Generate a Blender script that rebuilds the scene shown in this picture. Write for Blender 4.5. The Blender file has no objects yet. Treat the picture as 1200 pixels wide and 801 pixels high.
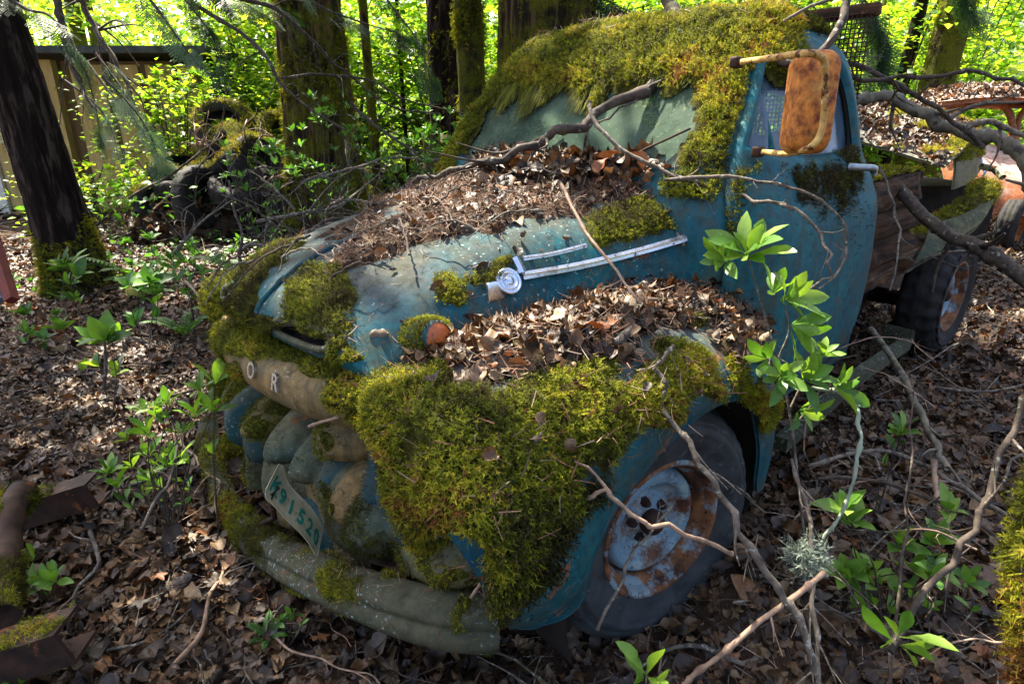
import bpy, math, random
import numpy as np
rng = np.random.default_rng(11)
random.seed(5)
R_ = math.radians
sc = bpy.context.scene
COL = sc.collection

# ------------------------------------------------------------------ camera frame (metres, z up, truck faces +X)
CAM = np.array([1.314, 1.612, 1.432]); YAW = R_(226.65); PIT = R_(19.68); FPX = 712.3
FW = np.array([math.cos(YAW)*math.cos(PIT), math.sin(YAW)*math.cos(PIT), -math.sin(PIT)])
RT = np.array([math.sin(YAW), -math.cos(YAW), 0.0]); UP = np.cross(RT, FW)
FH = np.array([math.cos(YAW), math.sin(YAW), 0.0])
def ray(x, y): return FW + RT*(x-600)/FPX - UP*(y-400.5)/FPX
def at(x, y, a, v):
    d = ray(x, y)
    if a == 'D': t = v
    elif a == 'H': t = v/(d@FH)
    else:
        i = 'XYZ'.index(a); t = (v-CAM[i])/d[i]
    return CAM+d*t
def proj(P):
    d = P-CAM; z = d@FW; z = np.where(np.abs(z) < 1e-6, 1e-6, z)
    return 600+FPX*(d@RT)/z, 400.5-FPX*(d@UP)/z, z
def DS(d, s, z=0.0): return np.array([CAM[0]+d*FH[0]+s*RT[0], CAM[1]+d*FH[1]+s*RT[1], z])
def inpoly(x, y, poly):
    p = np.array(poly, float); q = np.roll(p, -1, 0); r = np.zeros(x.shape, bool)
    for (x1, y1), (x2, y2) in zip(p, q):
        if y1 == y2: continue
        r ^= ((y1 > y) != (y2 > y)) & (x < (x2-x1)*(y-y1)/(y2-y1)+x1)
    return r

# ------------------------------------------------------------------ noise
_perm = np.random.default_rng(3).random((64, 64, 16))
def vnoise(P, s=1.0):
    P = np.asarray(P, float)
    if P.shape[-1] == 2: P = np.concatenate([P, np.zeros(P.shape[:-1]+(1,))], -1)
    p = P*s+100.0; i = np.floor(p).astype(int); f = p-i; f = f*f*(3-2*f)
    r = 0
    for dx in (0, 1):
        wx = f[..., 0] if dx else 1-f[..., 0]
        for dy in (0, 1):
            wy = f[..., 1] if dy else 1-f[..., 1]
            for dz in (0, 1):
                wz = f[..., 2] if dz else 1-f[..., 2]
                r = r+wx*wy*wz*_perm[(i[..., 0]+dx) % 64, (i[..., 1]+dy) % 64, (i[..., 2]+dz) % 16]
    return r*2-1
def fbm(P, s=1.0, o=4):
    r = 0; a = 1; t = 0
    for k in range(o): r = r+a*vnoise(np.asarray(P)+k*7.3, s); t += a; a *= .5; s *= 2.03
    return r/t
def sstep(a, b, x):
    t = np.clip((x-a)/(b-a), 0, 1); return t*t*(3-2*t)
def gz(x, y):
    """height of the forest floor"""
    x = np.asarray(x, float); y = np.asarray(y, float)
    dx = x-CAM[0]; dy = y-CAM[1]; d = dx*FH[0]+dy*FH[1]; s = dx*RT[0]+dy*RT[1]
    P = np.stack([x, y], -1)
    z = fbm(P, .7, 4)*.05+fbm(P, .16, 2)*.10*sstep(2, 8, np.hypot(dx, dy))
    z = z+.75*sstep(4.5, 13, d)*sstep(-5.5, -1.0, s)*(1-.4*sstep(3, 9, s))+.10*sstep(1.5, 4, d)*sstep(0, 2, s)
    z = z+.02*np.maximum(d-14, 0)*sstep(14, 30, d)
    z = z-.05*np.exp(-((x-.15)**2+(y-.85)**2)/.3)+.15*np.exp(-((x+.30)**2+(y-1.02)**2)/.05)+.05*np.exp(-((x+.7)**2+(y-1.1)**2)/.15)
    return z
def G(x, y): return float(gz(x, y))

# ------------------------------------------------------------------ objects
OFF = {}
ALL = []
def thing(name, label, cat, loc=(0, 0, 0), group=None, kind=None):
    o = bpy.data.objects.new(name, None); COL.objects.link(o); o.location = tuple(float(v) for v in loc)
    o.empty_display_size = .1
    o['label'] = label; o['category'] = cat
    if group: o['group'] = group
    if kind: o['kind'] = kind
    OFF[o.name] = np.array(loc, float); return o
def tag(o, label=None, cat=None, group=None, kind=None):
    if label: o['label'] = label
    if cat: o['category'] = cat
    if group: o['group'] = group
    if kind: o['kind'] = kind
    return o
def obj(name, V, F, mat, parent=None, smooth=True, attr=None, base=None, mats=None, midx=None):
    """V (n,3) world coords; F list/array of faces or list of arrays; base: own origin for a top-level mesh"""
    V = np.asarray(V, float)
    if parent is not None: off = OFF.get(parent.name, np.zeros(3))
    elif base is not None: off = np.array(base, float)
    else: off = np.zeros(3)
    if isinstance(F, np.ndarray): F = [F]
    if len(F) and not isinstance(F[0], np.ndarray):
        g = {}
        for f in F: g.setdefault(len(f), []).append(f)
        F = [np.array(v, np.int64) for v in g.values()]
    F = [f for f in F if len(f)]
    me = bpy.data.meshes.new(name)
    me.vertices.add(len(V)); me.vertices.foreach_set('co', (V-off).astype(np.float32).ravel())
    li = np.concatenate([f.ravel() for f in F]) if F else np.zeros(0, np.int64)
    me.loops.add(len(li)); me.loops.foreach_set('vertex_index', li.astype(np.int32))
    cnt = np.concatenate([np.full(len(f), f.shape[1]) for f in F]) if F else np.zeros(0, int)
    st = np.concatenate([[0], np.cumsum(cnt)[:-1]]) if len(cnt) else cnt
    me.polygons.add(len(cnt)); me.polygons.foreach_set('loop_start', st.astype(np.int32))
    me.polygons.foreach_set('use_smooth', np.full(len(cnt), bool(smooth)))
    for m in (mats or [mat]):
        me.materials.append(m)
    if midx is not None: me.polygons.foreach_set('material_index', np.asarray(midx, np.int32))
    if attr is not None:
        a = me.attributes.new('rnd', 'FLOAT', 'POINT'); a.data.foreach_set('value', np.asarray(attr, np.float32))
    me.update(calc_edges=True)
    me.validate()
    o = bpy.data.objects.new(name, me); COL.objects.link(o)
    if parent is not None: o.parent = parent; OFF[o.name] = off
    else: o.location = tuple(off); OFF[o.name] = off
    return o
def copy_tree(o, loc=None, rz=None, scale=None, label=None):
    r = o.copy(); COL.objects.link(r)
    for c in list(o.children):
        d = c.copy(); COL.objects.link(d); d.parent = r
        for e in list(c.children):
            g = e.copy(); COL.objects.link(g); g.parent = d
    if loc is not None: r.location = tuple(float(v) for v in loc)
    if rz is not None: r.rotation_euler = rz if hasattr(rz, '__len__') else (0, 0, rz)
    if scale: r.scale = (scale,)*3
    if label: r['label'] = label
    return r

class MB:
    def __init__(s): s.V = []; s.F = {}; s.n = 0; s.A = []
    def add(s, V, F, a=0.5):
        V = np.asarray(V, float)
        if isinstance(F, np.ndarray): F = [F]
        if len(F) and not isinstance(F[0], np.ndarray):
            g = {}
            for f in F: g.setdefault(len(f), []).append(f)
            F = [np.array(v, np.int64) for v in g.values()]
        for f in F:
            if len(f): s.F.setdefault(f.shape[1], []).append(f+s.n)
        s.V.append(V); s.n += len(V)
        s.A.append(np.broadcast_to(np.asarray(a, float), (len(V),)))
        return s
    def build(s, name, mat, parent=None, smooth=True, base=None):
        F = [np.concatenate(v) for v in s.F.values()]
        return obj(name, np.concatenate(s.V), F, mat, parent, smooth, np.concatenate(s.A), base)

def catmull(P, n, closed=False):
    P = np.asarray(P, float)
    if closed: Q = np.concatenate([P[-1:], P, P[:2]]); m = len(P)
    else: Q = np.concatenate([2*P[:1]-P[1:2], P, 2*P[-1:]-P[-2:-1]]); m = len(P)-1
    t = np.linspace(0, m, n, endpoint=not closed); i = np.minimum(t.astype(int), m-1); f = (t-i).reshape((-1,)+(1,)*(P.ndim-1))
    a, b, c, d = Q[i], Q[i+1], Q[i+2], Q[i+3]
    return .5*(2*b+(c-a)*f+(2*a-5*b+4*c-d)*f*f+(3*b-3*c+d-a)*f**3)
def surf(net, nu, nv, cu=False):
    net = np.asarray(net, float)
    A = catmull(net, nu, cu); A = np.swapaxes(catmull(np.swapaxes(A, 0, 1), nv), 0, 1)
    return A
def gridF(nu, nv, cu=False, cv=False, flip=False):
    i = np.arange(nu if cu else nu-1); j = np.arange(nv if cv else nv-1)
    I, J = np.meshgrid(i, j, indexing='ij'); I2 = (I+1) % nu; J2 = (J+1) % nv
    f = np.stack([I*nv+J, I2*nv+J, I2*nv+J2, I*nv+J2], -1).reshape(-1, 4)
    return f[:, ::-1] if flip else f
def gnorm(P, cu=False):
    if cu: du = np.roll(P, -1, 0)-np.roll(P, 1, 0)
    else: du = np.gradient(P, axis=0)
    dv = np.gradient(P, axis=1); n = np.cross(du, dv)
    return n/np.maximum(np.linalg.norm(n, axis=-1, keepdims=True), 1e-9)
def shell(P, th, out):
    """two-sided sheet of thickness th from grid P; 'out' = point-ish direction test vector array or function sign"""
    N = gnorm(P)*out; nu, nv = P.shape[:2]
    A = P.reshape(-1, 3); B = (P-N*th).reshape(-1, 3); n = nu*nv
    F = gridF(nu, nv, flip=(out < 0)); Fb = gridF(nu, nv, flip=(out > 0))+n
    idx = np.arange(n).reshape(nu, nv)
    loop = np.concatenate([idx[0, :-1], idx[:-1, -1], idx[-1, :0:-1], idx[:0:-1, 0]])
    l2 = np.roll(loop, -1); E = np.stack([loop, loop+n, l2+n, l2], 1)
    if out < 0: E = E[:, ::-1]
    return np.concatenate([A, B]), np.concatenate([F, Fb, E])
def tube(path, rad, sides=8, cap=True, jit=0, seed=0):
    P = np.asarray(path, float); n = len(P); rad = np.broadcast_to(np.asarray(rad, float), (n,))
    T = np.gradient(P, axis=0); T /= np.maximum(np.linalg.norm(T, axis=1, keepdims=True), 1e-9)
    ref = np.array([0, 0, 1.0]) if abs(T[0, 2]) < .9 else np.array([1.0, 0, 0])
    u = np.cross(T[0], ref); u /= np.linalg.norm(u); U = [u]
    for k in range(1, n):
        u = U[-1]-T[k]*(U[-1]@T[k]); u /= max(np.linalg.norm(u), 1e-9); U.append(u)
    U = np.array(U); W = np.cross(T, U)
    a = np.arange(sides)*2*math.pi/sides
    V = P[:, None]+rad[:, None, None]*(np.cos(a)[None, :, None]*U[:, None]+np.sin(a)[None, :, None]*W[:, None])
    if jit:
        V = V+fbm(V*1.0+seed*3.1, 1.2/np.maximum(rad.mean(), .004)*.35, 3)[..., None]*jit*rad[:, None, None]*(V-P[:, None])/np.maximum(rad[:, None, None], 1e-5)
    F = [gridF(n, sides, cv=True)]
    if cap:
        F.append(np.array([list(range(sides))[::-1]])); F.append(np.array([[(n-1)*sides+k for k in range(sides)]]))
    return V.reshape(-1, 3), F
def box(c, s, R=None):
    V = np.array([[x, y, z] for x in (-.5, .5) for y in (-.5, .5) for z in (-.5, .5)])*np.array(s)
    if R is not None: V = V@np.array(R).T
    return V+np.array(c), np.array([[0, 1, 3, 2], [4, 6, 7, 5], [0, 4, 5, 1], [2, 3, 7, 6], [0, 2, 6, 4], [1, 5, 7, 3]])
def bbox_(c, s, b=.01, R=None):
    """box with bevelled vertical/horizontal edges: rings of rounded rectangle"""
    sx, sy, sz = np.array(s)/2; b = min(b, sx*.9, sy*.9, sz*.9)
    rings = []
    for z, q in ((-sz, b), (-sz+b*.3, b*.3), (-sz+b, 0), (sz-b, 0), (sz-b*.3, b*.3), (sz, b)):
        pts = []
        for cx, cy, a0 in ((sx-b, sy-b, 0), (-sx+b, sy-b, 90), (-sx+b, -sy+b, 180), (sx-b, -sy+b, 270)):
            for k in range(4):
                a = R_(a0+k*30); pts.append((cx+(b-q)*math.cos(a), cy+(b-q)*math.sin(a), z))
        rings.append(pts)
    V = np.array(rings).reshape(-1, 3); n = 16
    if R is not None: V = V@np.array(R).T
    return V+np.array(c), [gridF(6, n, cv=True), np.array([list(range(n))[::-1]]), np.array([[5*n+k for k in range(n)]])]
def frame(axis, up=(0, 0, 1)):
    """matrix columns: e1, e2, axis"""
    a = np.array(axis, float); a /= np.linalg.norm(a); u = np.array(up, float)
    e1 = np.cross(u, a)
    if np.linalg.norm(e1) < 1e-3: e1 = np.cross([1., 0, 0], a)
    e1 /= np.linalg.norm(e1); return np.stack([e1, np.cross(a, e1), a], 1)
def lathe(prof, c, axis, seg=48, up=(0, 0, 1)):
    """prof [(r, h)] revolved round axis"""
    M = frame(axis, up); a = np.arange(seg)*2*math.pi/seg; pr = np.array(prof, float)
    L = np.stack([pr[:, 0, None]*np.cos(a), pr[:, 0, None]*np.sin(a), np.broadcast_to(pr[:, 1, None], (len(pr), seg))], -1)
    V = L.reshape(-1, 3)@M.T+np.array(c); return V, gridF(len(pr), seg, cv=True)
def ellipsoid(c, r, R=None, nu=16, nv=28, e=1.0, noise=0, seed=0):
    th = np.linspace(0.02, math.pi-.02, nu); ph = np.arange(nv)*2*math.pi/nv
    f = lambda v: np.sign(v)*np.abs(v)**e
    T, Pp = np.meshgrid(th, ph, indexing='ij')
    V = np.stack([f(np.sin(T))*f(np.cos(Pp)), f(np.sin(T))*f(np.sin(Pp)), f(np.cos(T))], -1)
    if noise: V = V*(1+noise*fbm(V+seed*5.7, 1.7, 3)[..., None])
    V = V.reshape(-1, 3)*np.array(r)
    if R is not None: V = V@np.array(R).T
    return V+np.array(c), [gridF(nu, nv, cv=True, flip=False), np.array([list(range(nv))[::-1]]), np.array([[(nu-1)*nv+k for k in range(nv)]])]

# ------------------------------------------------------------------ scatter
def rotmats(n, normals=None, tilt=1.0, flat=False):
    """random orientation: local z near 'normals' with tilt (radians, gaussian)"""
    if normals is None: N = np.tile([0, 0, 1.0], (n, 1))
    else: N = normals.copy()
    N = N+rng.normal(size=(n, 3))*tilt; N /= np.linalg.norm(N, axis=1, keepdims=True)
    h = rng.normal(size=(n, 3)); X = h-N*(h*N).sum(1, keepdims=True); X /= np.linalg.norm(X, axis=1, keepdims=True)
    return np.stack([X, np.cross(N, X), N], -1)
def scatter(name, temps, P, M, S, mat, parent=None, smooth=True, rnd=None, base=None):
    n = len(P)
    if n == 0: return None
    w = rng.integers(0, len(temps), n); rnd = rng.random(n) if rnd is None else rnd
    S = np.broadcast_to(S, (n,)); mb = MB()
    for k, (TV, TF) in enumerate(temps):
        q = np.where(w == k)[0]
        if not len(q): continue
        V = np.einsum('nij,vj->nvi', M[q], TV)*S[q, None, None]+P[q, None]
        o = (np.arange(len(q))*len(TV))[:, None, None]
        Fs = [(f[None]+o).reshape(-1, f.shape[1]) for f in (TF if isinstance(TF, list) else [TF])]
        mb.add(V.reshape(-1, 3), Fs, np.repeat(rnd[q], len(TV)))
    return mb.build(name, mat, parent, smooth, base)

# leaf templates: length 1 along +x from stalk at origin
def t_leaf(wid=.4, fold=.15, bend=.2, n=5, curl=0, seed=0, obov=.5):
    r = np.random.default_rng(seed); V = []
    for i in range(n+1):
        t = i/n; w = wid*.5*math.sin(math.pi*t**(.62+obov*1.4))**.8 if 0 < i < n else 0.012
        z = -bend*t*t+r.normal()*curl*.05
        for s in (-1, 0, 1): V.append((t, s*w, z+abs(s)*(fold*w*2+r.normal()*curl*.05)))
    return np.array(V), [gridF(n+1, 3)]
def t_maple(curl=.3, seed=0, teeth=5):
    r = np.random.default_rng(seed); pts = []
    m = teeth*4
    for k in range(m+1):
        a = -2.45+4.9*k/m; ph = (k % 4)
        lobe = .62+.38*math.cos(a*.8)
        rr = (1.0 if ph == 2 else .80 if ph in (1, 3) else .60)*lobe*.5
        pts.append((rr*math.cos(a), rr*math.sin(a)))
    pts = np.array([(0, 0)]+pts)+[.25, 0]
    f1, f2, f3 = r.random(3)*6; x, y = pts.T; rr = np.hypot(x-.25, y)
    z = curl*(.35*np.sin(x*5+f1)*rr*2+.5*rr*rr*2.5*math.copysign(1, r.random()-.4)+.3*np.sin(y*7+f2)*rr)
    mid = .5*(pts[1:]+pts[0]); zm = curl*.15*np.sin(mid[:, 0]*7+f3)
    V = np.concatenate([np.column_stack([pts[:1], [0]]), np.column_stack([mid, zm]), np.column_stack([pts[1:], z[1:]])])
    k = m+1; tri = np.array([[0, i+1, i+2] for i in range(m)]); q = np.array([[i+1, k+i+1, k+i+2, i+2] for i in range(m)])
    return V, [tri, q]
def t_needle(n=3, l=1, w=.03, bend=.2):
    V = []
    for i in range(n+1):
        t = i/n; V += [(t*l, -w*(1-t*.6), bend*t*t), (t*l, w*(1-t*.6), bend*t*t)]
    return np.array(V), [gridF(n+1, 2)]
def t_sprig(seed):
    """feathery moss shoot along +z, height 1"""
    r = np.random.default_rng(seed); V = []; F = []
    lean = r.normal(size=2)*.35; p = lambda t: np.array([lean[0]*t*t, lean[1]*t*t, t*(1-.25*t)])
    V += [(-.045, 0, 0), (.045, 0, 0), tuple(p(.5)+[.035, 0, 0]), tuple(p(.5)-[.035, 0, 0]), tuple(p(1))]
    F.append((0, 1, 2)); F.append((0, 2, 3)); F.append((3, 2, 4))
    for k in range(7):
        t = .2+.11*k; a = k*2.3+r.random(); b = p(t); d = np.array([math.cos(a), math.sin(a), .55]); l = .30*(1.1-t)+.12
        sd = np.array([-math.sin(a), math.cos(a), 0])*.05; i = len(V)
        V += [tuple(b-sd), tuple(b+sd), tuple(b+d*l)]; F.append((i, i+1, i+2))
    return np.array(V), [np.array(F)]
T_SPRIG = [t_sprig(k) for k in range(8)]
T_DEAD = [t_maple(.35+.2*(k % 4), k) for k in range(6)]+[t_leaf(.62+.1*(k % 3), .45*(-1)**k, .28*(k % 3-1)*1.2, 7, 1.2, k, .1+.1*(k % 3)) for k in range(12)]
T_DEADLOW = [(np.array([(0, 0, 0), (.5, -.3, .1), (1, 0, .0), (.5, .3, .15), (.5, 0, -.04)]), [np.array([(0, 1, 4), (1, 2, 4), (2, 3, 4), (3, 0, 4)])]),
             (np.array([(0, 0, 0), (.4, -.4, -.05), (1, -.1, .15), (.6, .35, .1), (.5, 0, .05)]), [np.array([(0, 1, 4), (1, 2, 4), (2, 3, 4), (3, 0, 4)])])]
T_GREEN = [t_leaf(.38, .16, .12+.1*k, 8, .15, 20+k, .6) for k in range(4)]
T_BROAD = [t_leaf(.56, .15, .15+.12*k, 6, .2, 30+k, .2) for k in range(3)]+[t_maple(.25, 41), t_maple(.3, 42)]
T_LOWLEAF = [(np.array([(0, 0, 0), (.45, -.3, .06), (1, 0, -.1), (.45, .3, .06)]), [np.array([(0, 1, 2), (0, 2, 3)])])]
T_NEEDLE = [t_needle(3, 1, .03, b) for b in (.1, .25, -.15)]

def stick_t(seed):
    r = np.random.default_rng(seed+500); n = 7; t = np.linspace(0, 1, n); p = np.column_stack([t, np.cumsum(r.normal(size=n))*.035, np.cumsum(r.normal(size=n))*.02]); V, F = tube(p, np.linspace(.022, .010, n), 5)
    i = int(r.integers(2, 5)); d = np.array([.22, r.choice([-1, 1])*.2, .05]); V2, F2 = tube([p[i], p[i]+d], [.012, .006], 4)
    F2 = [f+len(V) for f in F2]; fs = {}
    for f in F+F2: fs.setdefault(f.shape[1], []).append(f)
    return np.concatenate([V, V2]), [np.concatenate(v) for v in fs.values()]
# ------------------------------------------------------------------ materials
class NT:
    def __init__(s, name):
        s.m = bpy.data.materials.new(name); s.m.use_nodes = True; s.t = s.m.node_tree; s.t.nodes.clear()
        s.out = s.n('ShaderNodeOutputMaterial')
    def n(s, typ, props=None, **inp):
        nd = s.t.nodes.new(typ)
        for k, v in (props or {}).items(): setattr(nd, k, v)
        for k, v in inp.items():
            key = int(k[1:]) if k[0] == 'i' and k[1:].isdigit() else k.replace('_', ' ')
            s.set(nd.inputs[key], v)
        return nd
    def set(s, sock, v):
        if isinstance(v, bpy.types.NodeSocket): s.t.links.new(v, sock)
        elif isinstance(v, (tuple, list)):
            sock.default_value = tuple(v)+((1,) if len(v) == 3 and sock.type == 'RGBA' else ())
        else: sock.default_value = v
    def noise(s, scale, detail=6, vec=None, rough=.6, dist=0):
        k = dict(Scale=scale, Detail=detail, Roughness=rough, Distortion=dist)
        if vec is not None: k['Vector'] = vec
        return s.n('ShaderNodeTexNoise', **k).outputs['Fac']
    def ramp(s, fac, stops, interp='LINEAR'):
        nd = s.n('ShaderNodeValToRGB'); cr = nd.color_ramp; cr.interpolation = interp
        while len(cr.elements) < len(stops): cr.elements.new(.5)
        for e, (p, c) in zip(cr.elements, stops):
            e.position = p; e.color = tuple(c)+(1,) if hasattr(c, '__len__') else (c, c, c, 1)
        s.set(nd.inputs[0], fac); return nd.outputs[0]
    def mix(s, f, a, b, mode='MIX'):
        nd = s.n('ShaderNodeMix', dict(data_type='RGBA', blend_type=mode))
        s.set(nd.inputs[0], f); s.set(nd.inputs[6], a); s.set(nd.inputs[7], b); return nd.outputs[2]
    def math(s, op, a, b=0.0, clamp=False):
        nd = s.n('ShaderNodeMath', dict(operation=op, use_clamp=clamp)); s.set(nd.inputs[0], a); s.set(nd.inputs[1], b); return nd.outputs[0]
    def obj(s): return s.n('ShaderNodeTexCoord').outputs['Object']
    def map(s, vec, sc_): return s.n('ShaderNodeMapping', Vector=vec, Scale=sc_).outputs[0]
    def bump(s, h, strength=.4, dist=.01): return s.n('ShaderNodeBump', Strength=strength, Distance=dist, Height=h).outputs[0]
    def bsdf(s, col, rough=.7, metal=0.0, norm=None, spec=.4, **kw):
        nd = s.n('ShaderNodeBsdfPrincipled'); s.set(nd.inputs['Base Color'], col); s.set(nd.inputs['Roughness'], rough)
        s.set(nd.inputs['Metallic'], metal); s.set(nd.inputs['Specular IOR Level'], spec)
        if norm is not None: s.set(nd.inputs['Normal'], norm)
        for k, v in kw.items(): s.set(nd.inputs[k.replace('_', ' ')], v)
        return nd.outputs[0]
    def done(s, sh): s.t.links.new(sh, s.out.inputs[0]); return s.m

def m_simple(name, c1, c2, scale=8, rough=.8, metal=0, bump=.4, bd=.01, stretch=None, spots=None, spec=.3, detail=8, lo=.35, hi=.65):
    t = NT(name); v = t.obj()
    if stretch: v = t.map(v, stretch)
    f = t.noise(scale, detail, v); c = t.ramp(f, [(lo, c1), (hi, c2)])
    for (sc3, th, col, w) in (spots or []):
        c = t.mix(t.ramp(t.noise(sc3, 6, t.obj(), .65), [(th, 0.0), (th+w, 1.0)]), c, col)
    h = t.noise(scale*3.1, 8, v, .7)
    return t.done(t.bsdf(c, rough, metal, t.bump(h, bump, bd), spec))
def m_attr(name, stops, rough=.7, trans=0.0, tcol=None, spec=.3, nscale=60, var=.35, bump=0.0):
    t = NT(name); a = t.n('ShaderNodeAttribute', dict(attribute_name='rnd')).outputs['Fac']
    c = t.ramp(a, stops); n = t.noise(nscale, 4, t.obj())
    c = t.mix(1.0, c, t.ramp(n, [(.3, 1-var), (.7, 1+var*.0)]), 'MULTIPLY')
    sh = t.bsdf(c, rough, 0, t.bump(n, bump, .004) if bump else None, spec)
    if trans:
        tc = t.mix(1.0, c, tcol or (1, 1, 1), 'MULTIPLY')
        tr = t.n('ShaderNodeBsdfTranslucent', Color=tc).outputs[0]
        sh = t.n('ShaderNodeMixShader', i0=trans, i1=sh, i2=tr).outputs[0]
    return t.done(sh)

def m_paint(name, base1, base2, chalk, chalk_amt=.8, rust=.60, lich=.62, dirt=.5, rough=.5):
    """old vehicle paint: two-tone fading, chalked where it faces the sky, rust patches, lichen flecks, grime streaks"""
    t = NT(name); v = t.obj()
    c = t.mix(t.ramp(t.noise(3.1, 6, v), [(.35, 0.), (.65, 1.)]), base1, base2)
    nz = t.n('ShaderNodeSeparateXYZ', i0=t.n('ShaderNodeNewGeometry').outputs['Normal']).outputs['Z']
    ch = t.math('ADD', nz, t.math('MULTIPLY', t.math('SUBTRACT', t.noise(7, 7, v), .5), .9))
    c = t.mix(t.math('MULTIPLY', t.ramp(ch, [(.62, 0.), (1.0, 1.)]), chalk_amt), c, chalk)
    st = t.noise(5, 6, t.map(v, (6, 6, .9)), .6)
    c = t.mix(t.math('MULTIPLY', t.ramp(st, [(.45, 0.), (.75, 1.)]), dirt), c, (.05, .055, .035))
    l = t.ramp(t.noise(85, 3, v, .5), [(lich+.05, 0.), (lich+.08, 1.)])
    l2 = t.ramp(t.noise(4, 3, v), [(.42, 0.), (.6, 1.)])
    c = t.mix(1.0, c, t.ramp(t.noise(26, 8, v, .75), [(.32, (.40, .42, .40)), (.56, (1., 1., 1.)), (.72, (1.25, 1.2, 1.1))]), 'MULTIPLY')
    c = t.mix(t.math('MULTIPLY', t.ramp(t.noise(9, 8, v, .7), [(.48, 0.), (.62, 1.)]), dirt*.8), c, (.055, .055, .03))
    c = t.mix(t.math('MULTIPLY', l, l2), c, (.26, .33, .30))
    r = t.ramp(t.noise(6.5, 9, v, .72), [(rust, 0.), (rust+.05, 1.)])
    c = t.mix(r, c, t.ramp(t.noise(30, 5, v), [(.35, (.10, .035, .015)), (.65, (.28, .10, .03))]))
    rr = t.math('ADD', t.math('MULTIPLY', r, .4), t.math('ADD', rough, t.math('MULTIPLY', t.ramp(ch, [(.45, 0.), (.95, 1.)]), .3)))
    h = t.math('ADD', t.noise(40, 8, v, .7), t.math('MULTIPLY', r, .6))
    return t.done(t.bsdf(c, rr, 0, t.bump(h, .35, .005), .25))

PAINT = m_paint('teal_truck_paint', (.002, .070, .108), (.005, .12, .14), (.115, .10, .08), .72, .60, .6, .75, .7)
DOORP = m_paint('teal_door_paint', (.001, .078, .112), (.004, .135, .155), (.02, .12, .115), .5, .64, .66, .7, .62)
BEIGE = m_paint('faded_beige_paint', (.30, .18, .06), (.19, .14, .06), (.28, .20, .10), .5, .60, .60, .8, .7)
GRILLT = m_paint('grimy_teal_grille', (.004, .045, .065), (.008, .08, .09), (.09, .09, .06), .8, .62, .6, .9, .7)
GREYG = m_paint('grey_green_panel', (.05, .085, .06), (.15, .125, .06), (.15, .15, .09), .6, .62, .60, .7, .7)
BUMPM = m_paint('bumper_paint', (.035, .042, .024), (.08, .08, .045), (.07, .08, .05), .7, .64, .57, .6, .65)
ORANGE = m_paint('faded_orange_paint', (.33, .095, .035), (.42, .16, .06), (.62, .52, .46), .9, .58, .66, .4, .6)
OLIVE = m_paint('olive_wreck_paint', (.10, .11, .05), (.18, .17, .08), (.35, .33, .28), .8, .58, .6, .5, .7)
def m_rimpaint():
    t = NT('rim_blue_white_rust'); v = t.obj()
    c = t.mix(t.ramp(t.noise(14, 7, v, .7), [(.50, 0.), (.57, 1.)]), (.16, .27, .34), (.28, .36, .36))
    r = t.ramp(t.noise(9, 9, v, .75), [(.48, 0.), (.60, 1.)])
    c = t.mix(r, c, t.ramp(t.noise(22, 8, v, .7), [(.35, (.03, .014, .010)), (.55, (.15, .055, .02)), (.75, (.34, .16, .05))]))
    c = t.mix(t.ramp(t.noise(90, 4, v), [(.60, 0.), (.66, 1.)]), c, (.12, .045, .018))
    return t.done(t.bsdf(c, .6, 0, t.bump(t.noise(50, 8, v), .4, .004), .4))
RIMP = m_rimpaint()
RIMR = m_simple('flaking_rim_rust', (.05, .022, .014), (.26, .11, .04), 16, .8, 0, .6, .004, None, [(11, .52, (.20, .27, .30), .08), (60, .6, (.03, .015, .01), .06)])
RUST = m_simple('orange_rust', (.12, .035, .012), (.48, .17, .035), 14, .85, 0, .5, .004, None, [(35, .6, (.06, .02, .01), .05), (5, .6, (.5, .28, .08), .15)])
MIRR = m_simple('rusted_mirror_shell', (.16, .04, .012), (.66, .24, .04), 48, .65, 0, .5, .003, None, [(170, .60, (.08, .025, .012), .10), (5, .62, (.09, .03, .015), .10), (9, .56, (.55, .30, .07), .12)])
YRUST = m_simple('yellow_rust_tube', (.35, .17, .04), (.60, .40, .12), 25, .65, 0, .4, .003, None, [(30, .54, (.10, .035, .015), .05), (45, .60, (.7, .6, .42), .05)])
DARKRUST = m_simple('dark_rusty_steel', (.018, .013, .011), (.07, .035, .022), 16, .75, .3, .4, .004, None, [(12, .60, (.20, .07, .025), .07)])
DARK = m_simple('hollow_shade', (.008, .008, .007), (.025, .02, .015), 8, .95)  # near-black colour stands in for the shade inside hollows and wheel houses
CHROME = m_simple('pitted_chrome', (.55, .62, .72), (.72, .80, .92), 30, .26, 1.0, .3, .002, None, [(45, .60, (.12, .08, .05), .06), (11, .60, (.22, .2, .15), .15)])
RUBBER = m_simple('weathered_rubber', (.012, .015, .018), (.045, .052, .055), 12, .62, 0, .5, .003, None, [(40, .62, (.13, .15, .14), .08), (6, .62, (.08, .075, .05), .15)], .5)
RUBBERD = m_simple('dark_tyre_rubber', (.007, .007, .008), (.026, .024, .022), 12, .8, 0, .5, .004, None, [(5, .6, (.05, .06, .02), .2)])
MOSSB = m_simple('moss_mat', (.035, .03, .010), (.11, .115, .016), 30, .98, 0, 1.0, .02, None, [(9, .62, (.055, .035, .015), .15)], .1)
MOSS = m_attr('moss_shoots', [(0, (.05, .035, .015)), (.18, (.08, .075, .014)), (.38, (.14, .17, .012)), (.65, (.29, .31, .018)), (.85, (.50, .46, .035)), (.95, (.46, .33, .05)), (1, (.24, .10, .03))], .8, .35, (1.3, 1.25, .6), .2, 25, .5)
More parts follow.
